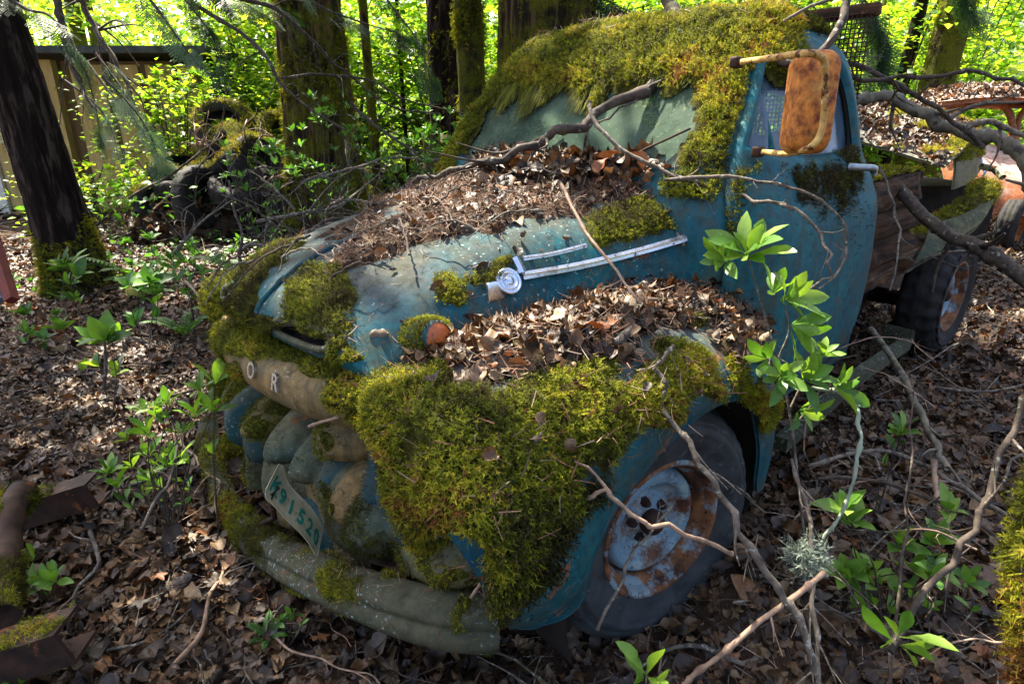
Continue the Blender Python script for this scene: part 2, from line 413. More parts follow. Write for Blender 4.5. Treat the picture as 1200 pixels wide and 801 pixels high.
MOSSD = m_attr('dry_moss_shoots', [(0, (.03, .03, .01)), (.4, (.07, .075, .018)), (.7, (.11, .11, .03)), (.9, (.12, .07, .04)), (1, (.16, .08, .05))], .85, .25, None, .2, 25, .5)
DEADL = m_attr('dead_leaves', [(0, (0.015, 0.009, 0.005)), (.3, (0.049, 0.025, 0.010)), (.5, (0.118, 0.060, 0.021)), (.66, (0.185, 0.101, 0.038)), (.77, (0.084, 0.066, 0.052)), (.89, (0.269, 0.176, 0.084)), (.96, (0.286, 0.092, 0.021)), (1, (0.386, 0.302, 0.185))], .55, .12, (1.2, .8, .5), .5, 70, .55, .5)
NEEDL = m_attr('fallen_needles', [(0, (.05, .028, .018)), (.3, (.13, .06, .03)), (.6, (.25, .11, .05)), (.8, (.17, .14, .11)), (1, (.42, .30, .20))], .7, .1, None, .3, 60, .3)
GREEN = m_attr('fresh_leaves', [(0, (.045, .12, .02)), (.5, (.11, .26, .03)), (1, (.24, .40, .055))], .42, .42, (1.25, 1.2, .5), .5, 40, .25)
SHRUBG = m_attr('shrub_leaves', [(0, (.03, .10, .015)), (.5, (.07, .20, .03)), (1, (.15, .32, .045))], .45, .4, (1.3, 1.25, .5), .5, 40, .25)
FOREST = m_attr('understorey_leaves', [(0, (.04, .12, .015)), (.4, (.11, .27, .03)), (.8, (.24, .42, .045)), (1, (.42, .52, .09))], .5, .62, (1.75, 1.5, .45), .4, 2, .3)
CANOPY = m_attr('canopy_leaves', [(0, (.03, .07, .012)), (1, (.09, .16, .03))], .5, .35, (1.3, 1.3, .5), .3, 5, .3)
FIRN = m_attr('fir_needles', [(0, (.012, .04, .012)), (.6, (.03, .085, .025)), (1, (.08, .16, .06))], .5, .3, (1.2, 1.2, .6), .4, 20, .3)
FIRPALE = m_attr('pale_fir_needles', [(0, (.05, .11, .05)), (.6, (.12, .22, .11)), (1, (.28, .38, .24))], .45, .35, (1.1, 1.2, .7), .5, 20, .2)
FERN = m_attr('fern_fronds', [(0, (.03, .10, .02)), (1, (.10, .24, .04))], .5, .45, (1.3, 1.2, .4), .3, 20, .2)
def m_bark(name, c1, c2, moss=.5, mosscol=(.09, .11, .012), zs=.16):
    t = NT(name); v = t.obj(); n = t.noise(14, 8, t.map(v, (1, 1, zs)), .65)
    c = t.ramp(n, [(.42, tuple(.6*q for q in c1)), (.52, c1), (.60, c2)])
    f = t.ramp(t.noise(3.2, 6, v, .65), [(1-moss, 0.), (1-moss+.12, 1.)])
    c = t.mix(f, c, t.ramp(t.noise(40, 5, v), [(.3, tuple(.35*q for q in mosscol)), (.7, mosscol)]))
    return t.done(t.bsdf(c, .95, 0, t.bump(n, 1.0, .04), .15))
BARK = m_bark('fir_bark', (.016, .010, .007), (.065, .045, .033), .36, (.07, .08, .012))
BARKM = m_bark('mossy_bark', (.03, .022, .012), (.11, .075, .035), .62, (.13, .14, .012))
BARKO = m_bark('cedar_bark', (.03, .022, .012), (.12, .075, .035), .56, (.14, .14, .012), .1)
TWIG = m_simple('grey_twig_bark', (.05, .04, .032), (.20, .165, .125), 40, .85, 0, .6, .003, None, [(60, .58, (.33, .33, .27), .06)])
TWIGD = m_simple('dark_twig_bark', (.025, .02, .016), (.10, .075, .055), 30, .85, 0, .6, .004, None, [(35, .60, (.28, .28, .22), .06), (9, .60, (.09, .10, .02), .1)])
TWIGL = m_simple('pale_peeled_twig', (.16, .10, .065), (.36, .25, .17), 30, .7, 0, .3, .002)
ALDER = m_simple('alder_branch_bark', (.07, .06, .045), (.20, .18, .13), 18, .8, 0, .5, .004, (1, 1, 1), [(14, .56, (.05, .04, .03), .05), (8, .60, (.10, .11, .02), .1)])
LICH = m_attr('grey_green_lichen', [(0, (.22, .27, .20)), (1, (.42, .48, .36))], .8, .2, None, .2, 30, .3)
WOODR = m_simple('rotten_timber', (.012, .008, .006), (.13, .062, .025), 12, .9, 0, .9, .02, (.25, .25, 3.2), [(4, .60, (.05, .06, .012), .15)])
PLANK = m_simple('ochre_plywood', (.075, .048, .016), (.15, .095, .035), 3, .85, 0, .3, .006, (1.5, 1.5, .25), [(2.2, .6, (.12, .12, .03), .2)])
SIDING = m_simple('cream_yellow_siding', (.55, .45, .22), (.70, .60, .33), 5, .8, 0, .25, .006, (.3, .3, 5))
TRIM = m_simple('weathered_yellow_post', (.35, .24, .07), (.5, .37, .14), 8, .85, 0, .3, .006, (2, 2, .3))
ROOFM = m_simple('dark_shed_roofing', (.025, .03, .03), (.08, .09, .085), 6, .8, 0, .4, .01, None, [(3, .55, (.07, .08, .015), .15)])
WHITEP = m_simple('white_door_paint', (.55, .52, .42), (.72, .70, .60), 4, .6, 0, .2, .003)
BLUEP = m_simple('blue_grey_board', (.12, .19, .30), (.20, .28, .40), 6, .6)
REDP = m_simple('dark_red_board', (.10, .018, .012), (.22, .04, .025), 6, .7)
YBALL = m_simple('mossy_yellow_plastic', (.42, .34, .05), (.55, .50, .12), 6, .6, 0, .3, .005, None, [(7, .55, (.12, .14, .02), .1)])
LAMPM = m_simple('orange_lamp_lens', (.30, .06, .012), (.46, .12, .025), 12, .35, 0, .2, .002, None, [(20, .62, (.08, .04, .02), .06)], .5)
PLATE = m_simple('worn_plate_cream', (.50, .47, .30), (.66, .62, .42), 25, .5, 0, .3, .002, None, [(40, .62, (.25, .16, .06), .06), (11, .68, (.42, .20, .05), .05)], .5)
PLATET = m_simple('plate_green_figures', (.012, .20, .15), (.03, .30, .22), 30, .5, 0, .2, .001)
def m_soil():
    t = NT('forest_soil'); v = t.obj(); c = t.ramp(t.noise(9, 10, v, .7), [(.3, (.022, .014, .010)), (.55, (.07, .045, .03)), (.75, (.13, .09, .06))])
    c = t.mix(t.ramp(t.noise(.9, 5, v), [(.55, 0.), (.7, 1.)]), c, (.05, .06, .012))
    return t.done(t.bsdf(c, .97, 0, t.bump(t.noise(28, 9, v, .7), .9, .03), .1))
SOIL = m_soil()
def m_glass(name, col, alpha, rough=.12, sp=.5, mottled=.35):
    t = NT(name); v = t.obj(); n = t.noise(4.5, 7, v, .65); n2 = t.noise(70, 4, v)
    c = t.mix(t.ramp(n, [(.35, 0.), (.7, 1.)]), col, tuple(min(1, q*1.9) for q in col))
    c = t.mix(t.ramp(n2, [(.60, 0.), (.68, 1.)]), c, (.16, .19, .10))
    p = t.bsdf(c, t.ramp(n, [(.3, rough), (.7, rough+.12)]), 0, None, sp)
    a = t.ramp(n, [(.3, max(0, alpha-mottled)), (.7, min(1, alpha+mottled))])
    return t.done(t.n('ShaderNodeMixShader', i0=a, i1=t.n('ShaderNodeBsdfTransparent', Color=(.75, .85, .82)).outputs[0], i2=p).outputs[0])
GLASSF = m_glass('grimy_windscreen_glass', (.045, .072, .050), .84, .10, .22, .12)
GLASSS = m_glass('dusty_side_glass', (.07, .12, .17), .50, .06, 1.0, .25)
GLASSR = m_glass('rear_glass', (.2, .25, .22), .4, .2)
SEATM = m_simple('torn_seat_vinyl', (.03, .025, .02), (.09, .07, .05), 10, .7)
# ------------------------------------------------------------------ sampling on grids
def bilin(G_, u, v):
    nu, nv = G_.shape[:2]; iu = np.minimum(u.astype(int), nu-2); iv = np.minimum(v.astype(int), nv-2); fu = u-iu; fv = v-iv
    if G_.ndim == 3: fu = fu[:, None]; fv = fv[:, None]
    return G_[iu, iv]*(1-fu)*(1-fv)+G_[iu+1, iv]*fu*(1-fv)+G_[iu, iv+1]*(1-fu)*fv+G_[iu+1, iv+1]*fu*fv
def sample(P, dens, w=None):
    a = np.linalg.norm(np.cross(P[1:, :-1]-P[:-1, :-1], P[:-1, 1:]-P[:-1, :-1]), axis=-1)
    if w is not None: a = a*w[:-1, :-1]
    tot = a.sum(); n = int(tot*dens)
    if n < 1: return np.zeros(0), np.zeros(0)
    c = rng.choice(a.size, n, p=(a/tot).ravel()); iu, iv = np.unravel_index(c, a.shape)
    return iu+rng.random(n), iv+rng.random(n)
def pxmask(polys, jit=16, noise=.0):
    def f(P):
        x, y, z = proj(P.reshape(-1, 3)); Q = P.reshape(-1, 3)
        x = x+jit*fbm(Q, 9, 3)*2; y = y+jit*fbm(Q+5.5, 9, 3)*2
        r = np.zeros(x.shape, bool)
        for p in sorted(polys, key=lambda p: p[0] == '-'):
            if p[0] == '-': r &= ~inpoly(x, y, p[1:])
            else: r |= inpoly(x, y, p)
        r = r & (z > 0)
        if noise: r &= fbm(Q, 14, 3) > -1+noise*1.2
        return r.reshape(P.shape[:-1]).astype(float)
    return f
def blur(m, k=2):
    for _ in range(k):
        p = np.pad(m, 1, mode='edge'); m = (p[1:-1, 1:-1]*2+p[:-2, 1:-1]+p[2:, 1:-1]+p[1:-1, :-2]+p[1:-1, 2:])/6
    return m
def moss_on(P, out, fn, parent, th=.03, dens=26000, ln=.022, mat=None, droop=.35, name='moss', cushion=True, lump=1.0, bright=0.0, bl=3, patch=.36):
    N = gnorm(P)*out; m = blur(fn(P)*np.clip((fbm(P+2.2, 6, 4)+patch)*5, 0, 1), bl)
    if m.max() < .05: return
    L = (.55+.45*fbm(P, 11, 3)*1.6+.35*fbm(P, 30, 2))*lump
    T = .45*th*m*np.clip(L, .15, 2)
    Q = P+N*T[..., None]
    if cushion:
        F = gridF(P.shape[0], P.shape[1], flip=(out < 0)); ok = m.ravel()[F].max(1) > .12
        Q0 = P+N*(T-.0035)[..., None]
        o = obj(name, Q0.reshape(-1, 3), F[ok], MOSSB, parent); o['kind'] = 'stuff'
    u, v = sample(Q, dens, np.clip(m*1.25-.05, 0, 1))
    if not len(u): return
    pos = bilin(Q, u, v); nn = bilin(N, u, v); nn = nn+np.array([0, 0, -droop])*(1-np.abs(nn[:, 2:3]))
    M = rotmats(len(pos), nn/np.linalg.norm(nn, axis=1, keepdims=True), .38)
    # keep local z = growth direction
    mm_ = bilin(m, u, v); r = np.clip(.46+.75*fbm(pos, 5, 3)+.30*fbm(pos, 26, 2)+rng.normal(size=len(pos))*.18+bright-.25*(1-mm_), 0, 1)
    o = scatter(name, T_SPRIG, pos, M, ln*(.45+.8*rng.random(len(pos)))*(.45+.55*mm_), mat or MOSS, parent, False, r); o['kind'] = 'stuff'
    return Q

# ------------------------------------------------------------------ THE TRUCK
TR = thing('abandoned_truck', 'old teal pickup truck half buried under moss and dead leaves, crushed front facing the camera', 'truck', (0, 0, 0))
# --- cab surface
_z = [.50, .90, 1.14, 1.22, 1.33, 1.5, 1.65, 1.74]
_f = [-.36, -.34, -.345, -.37, -.425, -.56, -.67, -.76]
_r = [-1.60, -1.585, -1.56, -1.535, -1.50, -1.48, -1.455, -1.41]
_b = [.815, .83, .82, .785, .735, .69, .635, .575]
_zz = np.linspace(.5, 1.74, 125)
def _sm(a):
    v = np.interp(_zz, _z, a); p = np.pad(v, 4, mode='reflect', reflect_type='odd'); return np.convolve(p, np.ones(9)/9, 'valid')
_F, _Rr, _B = _sm(_f), _sm(_r), _sm(_b)
def prof(z): return np.interp(z, _zz, _F), np.interp(z, _zz, _Rr), np.interp(z, _zz, _B)
NE = 7.0; KD = .5**(1/NE)
def S_side(x, z, sgn):
    f, r, b = prof(z); xc = (f+r)/2; a = (f-r)/2; h = np.clip(np.abs((x-xc)/a), 0, .999)
    return np.stack([x, sgn*b*(1-h**NE)**(1/NE), z], -1)
def S_end(y, z, sgn):
    f, r, b = prof(z); xc = (f+r)/2; a = (f-r)/2; h = np.clip(np.abs(y/b), 0, .999)
    return np.stack([xc+sgn*a*(1-h**NE)**(1/NE), y, z], -1)
def chaikin(p, k=2):
    p = np.array(p, float)
    for _ in range(k):
        q = np.roll(p, -1, 0); p = np.stack([.75*p+.25*q, .25*p+.75*q], 1).reshape(-1, 2)
    return p
def hits(poly, c, ang):
    q = np.roll(poly, -1, 0); out = []
    for a in ang:
        d = np.array([math.cos(a), math.sin(a)]); best = 0
        e = q-poly; w = poly-c; den = d[0]*e[:, 1]-d[1]*e[:, 0]; den = np.where(np.abs(den) < 1e-12, 1e-12, den)
        t = (w[:, 0]*e[:, 1]-w[:, 1]*e[:, 0])/den; s = (w[:, 0]*d[1]-w[:, 1]*d[0])/den
        ok = (s >= -1e-6) & (s <= 1+1e-6) & (t > 0)
        out.append(c+d*(t[ok].max() if ok.any() else 0))
    return np.array(out)
def annulus(outer, inner, c, S, m=14, na=140, extra=()):
    ang = np.sort(np.concatenate([np.linspace(-math.pi, math.pi, na, endpoint=False), list(extra)]))
    O = hits(outer, c, ang); I = hits(inner, c, ang); t = np.linspace(0, 1, m)[:, None, None]
    Q = O[None]*(1-t)+I[None]*t; return S(Q[..., 0], Q[..., 1])       # (m, n, 3) closed in axis 1
def ring_shell(P, th, out):
    """closed (axis1) sheet with thickness"""
    Pe = np.concatenate([P[:, -1:], P, P[:, :1]], 1); N = (gnorm(Pe)*out)[:, 1:-1]; m, n = P.shape[:2]
    B = P-N*th; V = np.concatenate([P.reshape(-1, 3), B.reshape(-1, 3)])
    i = np.arange(n); j = (i+1) % n; k = m*n
    e0 = np.stack([i, j, j+k, i+k], 1); e1 = np.stack([i, j, j+k, i+k], 1)+(m-1)*n
    return V, [gridF(m, n, cv=True), gridF(m, n, cv=True, flip=True)+k, e0, e1]
def corner_ang(rect, c): return [math.atan2(p[1]-c[1], p[0]-c[0]) for p in rect]
DOOR = chaikin([(-.395, .53), (-.395, 1.18), (-.47, 1.30), (-.60, 1.47), (-.72, 1.635), (-.80, 1.69), (-1.22, 1.705), (-1.36, 1.66), (-1.40, 1.40), (-1.44, .95), (-1.46, .53)], 2)
WIN = chaikin([(-.45, 1.325), (-.52, 1.46), (-.62, 1.60), (-.72, 1.645), (-1.20, 1.66), (-1.30, 1.62), (-1.325, 1.43), (-1.31, 1.345), (-1.25, 1.325)], 2)
DOOR[:, 0] = np.minimum(DOOR[:, 0], prof(DOOR[:, 1])[0]-.050); WIN[:, 0] = np.minimum(WIN[:, 0], prof(WIN[:, 1])[0]-.068)
WC = np.array([-.95, 1.47])
cabm = MB(); CABG = []
for sg in (1, -1):
    fz = lambda z: np.array(prof(z))
    # the side patch in (x,z): boundary follows the diagonal of the superellipse
    zs = np.linspace(.50, 1.74, 40); f, r, b = prof(zs); xc = (f+r)/2; a = (f-r)/2
    rect = np.concatenate([np.stack([xc+KD*a, zs], 1), np.stack([(xc-KD*a), zs], 1)[::-1]])
    cs = corner_ang([rect[0], rect[39], rect[40], rect[-1]], WC)
    big = DOOR+(DOOR-WC)/np.linalg.norm(DOOR-WC, axis=1, keepdims=True)*.006
    S = (lambda s: (lambda x, z: S_side(x, z, s)))(sg)
    bb = hits(rect, WC, [math.atan2(p[1]-WC[1], p[0]-WC[0]) for p in big])
    lim = np.linalg.norm(bb-WC, axis=1); cur = np.linalg.norm(big-WC, axis=1); big = WC+(big-WC)*(np.minimum(cur, lim-.002)/cur)[:, None]
    P = annulus(rect, big, WC, S, 5, 150, cs); CABG.append(P)
    V, F = ring_shell(P, .012, -sg); cabm.add(V, F)
def endpatch(sgn, hole, c, m=10):
    zs = np.linspace(.50, 1.74, 40); b = prof(zs)[2]
    rect = np.concatenate([np.stack([KD*b, zs], 1), np.stack([-KD*b, zs], 1)[::-1]])
    cs = corner_ang([rect[0], rect[39], rect[40], rect[-1]], c)
    return annulus(rect, hole, c, lambda y, z: S_end(y, z, sgn), m, 150, cs)
WS = chaikin([(-.615, 1.31), (-.60, 1.45), (-.53, 1.625), (0, 1.645), (.53, 1.625), (.60, 1.45), (.615, 1.31), (0, 1.30)], 0)
WS = catmull(WS, 8)
WS = chaikin([(-.625, 1.295), (-.58, 1.50), (-.535, 1.635), (-.3, 1.645), (.3, 1.645), (.535, 1.635), (.58, 1.50), (.625, 1.295), (.3, 1.295), (-.3, 1.295)], 2)
RW = chaikin([(-.45, 1.36), (-.42, 1.60), (.42, 1.60), (.45, 1.36)], 2)
PF = endpatch(1, WS, np.array([0, 1.47])); PB = endpatch(-1, RW, np.array([0, 1.47]))
V, F = ring_shell(PF, .012, 1); cabm.add(V, F); V, F = ring_shell(PB, .012, -1); cabm.add(V, F)
# roof dome: loops shrinking towards the middle
def loop(f, r, b, z, n=160, ne=NE):
    t = np.arange(n)*2*math.pi/n; c, s = np.cos(t), np.sin(t); q = (np.abs(c)**ne+np.abs(s)**ne)**(-1/ne)
    return np.stack([(f+r)/2+(f-r)/2*q*c, b*q*s, np.full(n, z)], 1)
RL = [(-.76, -1.41, .575, 1.74, 7), (-.82, -1.385, .54, 1.775, 5.2), (-.90, -1.34, .47, 1.80, 4), (-1.03, -1.27, .34, 1.815, 3.2), (-1.10, -1.2, .16, 1.823, 2.6), (-1.14, -1.16, .02, 1.825, 2)]
ROOF = catmull(np.array([loop(*q[:4], ne=q[4]) for q in RL]), 26)
cab_body = cabm.build('cab_body', DOORP, TR)
V = ROOF.reshape(-1, 3); roof = obj('roof', V, [gridF(26, 160, cv=True), np.array([[25*160+k for k in range(160)]])], DOORP, TR)
roofin = obj('headliner', ROOF.reshape(-1, 3)-[0, 0, .02], [gridF(26, 160, cv=True, flip=True)], DARKRUST, roof)
tag(cab_body, 'teal cab shell with rounded roof corners')
# gutter along the roof edge
g = loop(-.75, -1.42, .584, 1.738); V, F = tube(np.concatenate([g, g[:2]]), .008, 6, False); obj('drip_rail', V, F, DOORP, roof)
# --- doors
def off_out(P, d, sg):
    Pe = np.concatenate([P[:, -1:], P, P[:, :1]], 1); N = (gnorm(Pe))[:, 1:-1]
    N = N*np.where((N[..., 1:2]*sg) < 0, -1, 1); return P+N*d
for sg in (1, -1):
    S = (lambda s: (lambda x, z: S_side(x, z, s)))(sg)
    D = annulus(DOOR, WIN, WC, S, 26, 220, [])
    D = off_out(D, .006, sg)
    t = np.linspace(0, 1, 26)
    D = D+np.array([0, sg, 0])*(-.012*np.exp(-((t-1)/.06)**2)-.010*np.exp(-(t/.03)**2))[:, None, None]
    # swage where the belt meets the glass
    D[..., 1] += sg*.006*np.exp(-((D[..., 2]-1.23)/.02)**2)
    V, F = ring_shell(D, .02, -sg); dr = obj('door', V, F, DOORP, TR)
    if sg > 0: DOORG = D; door = dr; tag(dr, 'teal driver door with moss on its sill')
    # rubber seal, glass, vent divider
    ang = np.linspace(-math.pi, math.pi, 120, endpoint=False); w = hits(WIN, WC, ang)
    L = S(w[:, 0], w[:, 1])-np.array([0, sg*.006, 0]); V, F = tube(np.concatenate([L, L[:2]]), .010, 8, False); obj('window_seal', V, F, RUBBERD, dr)
    m = 10; tt = np.linspace(1, 0, m)[:, None, None]; q = WC+(w[None]-WC)*tt; GP = S(q[..., 0], q[..., 1])-np.array([0, sg*.018, 0])
    gl = obj('window_glass', GP.reshape(-1, 3), [gridF(m, 120, cv=True)], GLASSS, dr)
    a, b_ = S(np.array([-.71]), np.array([1.640]))[0], S(np.array([-.665]), np.array([1.33]))[0]
    V, F = tube([a-[0, sg*.014, 0], (a+b_)/2-[0, sg*.010, 0], b_-[0, sg*.014, 0]], .010, 8); obj('vent_window_bar', V, F, DOORP, dr)
# door handle: hooked lever near the rear edge
h0 = at(1006, 196, 'Y', .83); V, F = tube([h0+[0, -.03, 0], h0+[0, .03, 0], h0+[-.015, .042, .0], h0+[-.04, .042, -.004], h0+[-.065, .035, -.025]], [.013, .012, .011, .011, .009], 10)
obj('handle', V, F, m_simple('dull_handle_metal', (.25, .3, .33), (.45, .5, .52), 30, .4, .8), door)
# --- windscreen
def pane_end(poly, c, sgn, inset, mat, name, parent):
    ang = np.linspace(-math.pi, math.pi, 140, endpoint=False); w = hits(poly, c, ang); m = 12; tt = np.linspace(1, 0, m)[:, None, None]
    q = c+(w[None]-c)*tt; P = S_end(q[..., 0], q[..., 1], sgn)-np.array([sgn*inset, 0, 0])
    o = obj(name, P.reshape(-1, 3), [gridF(m, 140, cv=True)], mat, parent)
    L = P[0]+np.array([sgn*inset*.7, 0, 0]); V, F = tube(np.concatenate([L, L[:2]]), .011, 8, False); obj('rubber_seal', V, F, RUBBERD, o); return o
pane_end(WS, np.array([0, 1.47]), 1, .015, GLASSF, 'windscreen', TR)
pane_end(RW, np.array([0, 1.47]), -1, .015, GLASSR, 'rear_window', TR)
# wipers
for y in (-.25, .30):
    a = S_end(np.array([y]), np.array([1.30]), 1)[0]+[.02, 0, 0]; b_ = S_end(np.array([y+.22]), np.array([1.42]), 1)[0]+[.012, 0, 0]
    V, F = tube([a, (a+b_)/2+[.015, 0, .0], b_], .004, 6); obj('wiper', V, F, DARKRUST, TR)
# seat, wheel, dash inside
V, F = bbox_((-1.12, 0, .95), (.45, 1.3, .16), .05); st = obj('bench_seat', V, F, SEATM, TR)
V, F = bbox_((-1.37, 0, 1.18), (.12, 1.3, .42), .05); obj('backrest', V, F, SEATM, st)
V, F = bbox_((-.56, 0, 1.20), (.12, 1.36, .12), .04); obj('dashboard', V, F, DARKRUST, TR)
ax = np.array([-.75, 0, .66]); c = np.array([-.80, .36, 1.28]); t = np.arange(40)*2*math.pi/40; Mf = frame(ax)
L = c+.20*(np.cos(t)[:, None]*Mf[:, 0]+np.sin(t)[:, None]*Mf[:, 1]); V, F = tube(np.concatenate([L, L[:2]]), .011, 8, False); sw = obj('steering_wheel', V, F, RUBBERD, TR)
mb = MB()
for k in range(3):
    V, F = tube([c-.03*Mf[:, 2], L[int(k*40/3)]], .008, 6); mb.add(V, F)
V, F = tube([c, c+[.25, 0, -.25]], .02, 8); mb.add(V, F); mb.build('steering_column', DARKRUST, sw)
V, F = box((-.95, 0, .52), (1.12, 1.5, .04)); obj('cab_floor', V, F, DARKRUST, TR)

# --- hood
HX = [.735, .745, .70, .60, .45, .2, -.1, -.35, -.54]
HY = [[0, .12, .25, .36, .44, .475], [0, .12, .25, .36, .45, .485], [0, .12, .25, .37, .455, .49], [0, .12, .26, .38, .462, .50], [0, .12, .26, .39, .475, .505],
      [0, .13, .27, .40, .485, .515], [0, .14, .28, .43, .535, .58], [0, .15, .31, .48, .61, .67], [0, .15, .32, .50, .65, .73]]
HZ = [[.90, .90, .895, .885, .865, .845], [.955, .955, .95, .93, .89, .85], [1.005, 1.0, .99, .965, .91, .85], [1.065, 1.06, 1.045, 1.01, .94, .855],
      [1.12, 1.115, 1.10, 1.055, .965, .865], [1.175, 1.17, 1.155, 1.11, 1.00, .885], [1.215, 1.21, 1.195, 1.15, 1.05, .91], [1.25, 1.245, 1.232, 1.195, 1.11, .96], [1.275, 1.27, 1.26, 1.235, 1.17, 1.0]]
net = []
for x, ys, zs in zip(HX, HY, HZ):
    row = [(x-.30*yy*yy*max(0, (x-.2)/.5)**1.2, yy, zz) for yy, zz in zip(ys, zs)]
    net.append([(p[0], -p[1], p[2]) for p in row[:0:-1]]+row)
HOODP = surf(net, 170, 200)
dent = fbm(HOODP, 2.3, 2)*.012; HOODP = HOODP+gnorm(HOODP)*dent[..., None]
x, y, z = HOODP[..., 0], HOODP[..., 1], HOODP[..., 2]
if gnorm(HOODP)[80, 100, 2] < 0: HO = -1
else: HO = 1
slot = (np.abs((np.abs(y)-.225)/.105)**3+np.abs((z-.945)/.020)**3 < 1) & (x > .6)
F = gridF(170, 200, flip=(HO < 0)); ok = ~slot.ravel()[F].any(1)
hood = obj('hood', HOODP.reshape(-1, 3), F[ok], PAINT, TR); tag(hood, 'teal hood with faded grey top and two nostril slots')
obj('hood_underside', (HOODP-gnorm(HOODP)*HO*.012).reshape(-1, 3), F[ok][:, ::-1], DARKRUST, hood)
for sy in (1, -1):
    t = np.arange(60)*2*math.pi/60; f = lambda v, e=.66: np.sign(v)*np.abs(v)**e
    pts = []
    for a in t:
        yy = sy*.225+.108*f(math.cos(a)); zz = .945+.023*f(math.sin(a))
        k = np.argmin(((HOODP[:60, :, 1]-yy)**2+(HOODP[:60, :, 2]-zz)**2).ravel()); p = HOODP[:60].reshape(-1, 3)[k]; pts.append((p[0]+.004, yy, zz))
    pts = np.array(pts); pts[:, 0] = pts[:, 0]*.3+catmull(pts[::6], 60, True)[:, 0]*.7
    V, F = tube(np.concatenate([pts, pts[:2]]), .009, 8, False); v = obj('hood_vent', V, F, GREYG, hood)
    V2 = np.concatenate([pts, pts-[.12, 0, .01], (pts-[.12, 0, .01]).mean(0)[None]]); i = np.arange(60); j = (i+1) % 60
    obj('vent_throat', V2, [np.stack([i, j, j+60, i+60], 1), np.stack([i+60, j+60, np.full(60, 120)], 1)], DARK, v)
# centre seam bead
L = HOODP[20:165:4, 100]+[0, 0, .004]; V, F = tube(L, .008, 8); obj('centre_bead', V, F, PAINT, hood)
# --- lettered nose panel
rows = [(.665, .862), (.745, .858), (.782, .835), (.792, .79), (.775, .745), (.735, .725), (.67, .722)]
NP = surf([[(a-.35*yy*yy-.2*max(0, abs(yy)-.36), yy, b+.02*yy) for yy in np.linspace(-.56, .56, 9)] for a, b in rows], 40, 90)
NPo = 1 if gnorm(NP)[20, 45, 0] > 0 else -1
nose = obj('nose_panel', NP.reshape(-1, 3), gridF(40, 90, flip=NPo < 0), BEIGE, TR); tag(nose, 'faded beige nose panel with raised metal letters')
def text_mesh(s, size, ext=.003):
    cu = bpy.data.curves.new('t', 'FONT'); cu.body = s; cu.size = size; cu.extrude = ext; cu.align_x = 'CENTER'; cu.align_y = 'CENTER'; cu.offset = size*.02
    o = bpy.data.objects.new('t', cu); COL.objects.link(o); dg = bpy.context.evaluated_depsgraph_get(); dg.update()
    me = bpy.data.meshes.new_from_object(o.evaluated_get(dg)); V = np.array([v.co[:] for v in me.vertices]); F = [tuple(p.vertices) for p in me.polygons]
    bpy.data.objects.remove(o); bpy.data.curves.remove(cu); bpy.data.meshes.remove(me); return V, F
NX, NY, _ = proj(NP.reshape(-1, 3))
for ch, lx, ly in (('O', 297, 433), ('R', 326, 447)):
    V, F = text_mesh(ch, .062, .004); V[:, 0] *= .85
    k = np.argmin((NX-lx)**2+(NY-ly)**2+1e4*(gnorm(NP)@(CAM-NP.reshape(-1, 3).mean(0))*NPo < 0).ravel()); p = NP.reshape(-1, 3)[k]; n = gnorm(NP).reshape(-1, 3)[k]*NPo
    e1 = np.cross([0, 0, 1], n); e1 /= np.linalg.norm(e1); e2 = np.cross(n, e1)
    obj('nose_letter', V@np.stack([e1, e2, n])+p+n*.004, F, CHROME, nose, False)
# --- front fenders
FN = [
 [(.66, .45, .80), (.75, .60, .83), (.785, .72, .82), (.785, .84, .78), (.765, .92, .70), (.70, .93, .54), (.58, .86, .38)],
 [(.66, .45, .86), (.72, .60, .905), (.74, .74, .91), (.74, .86, .86), (.72, .945, .76), (.66, .955, .57), (.54, .885, .38)],
 [(.50, .46, .875), (.52, .62, .925), (.52, .76, .935), (.52, .88, .89), (.52, .955, .78), (.50, .965, .60), (.45, .92, .41)],
 [(.30, .48, .885), (.30, .64, .93), (.30, .78, .935), (.30, .89, .89), (.31, .95, .83), (.34, .965, .74), (.37, .945, .62)],
 [(.05, .52, .90), (.05, .66, .925), (.05, .78, .92), (.05, .88, .88), (.05, .935, .83), (.05, .945, .785), (.05, .935, .745)],
 [(-.2, .56, .92), (-.2, .68, .915), (-.2, .78, .90), (-.2, .87, .86), (-.22, .925, .80), (-.235, .94, .75), (-.24, .93, .69)],
 [(-.38, .6, .94), (-.38, .70, .915), (-.38, .79, .88), (-.40, .87, .82), (-.41, .92, .72), (-.40, .935, .62), (-.375, .93, .51)],
 [(-.5, .65, .95), (-.5, .72, .9), (-.5, .79, .84), (-.52, .85, .74), (-.52, .90, .6), (-.50, .92, .45), (-.43, .92, .32)],
 [(-.58, .7, .95), (-.6, .75, .86), (-.61, .79, .76), (-.62, .83, .63), (-.62, .86, .49), (-.60, .88, .37), (-.55, .89, .25)]]
FN = np.array(FN)
FEN = {}
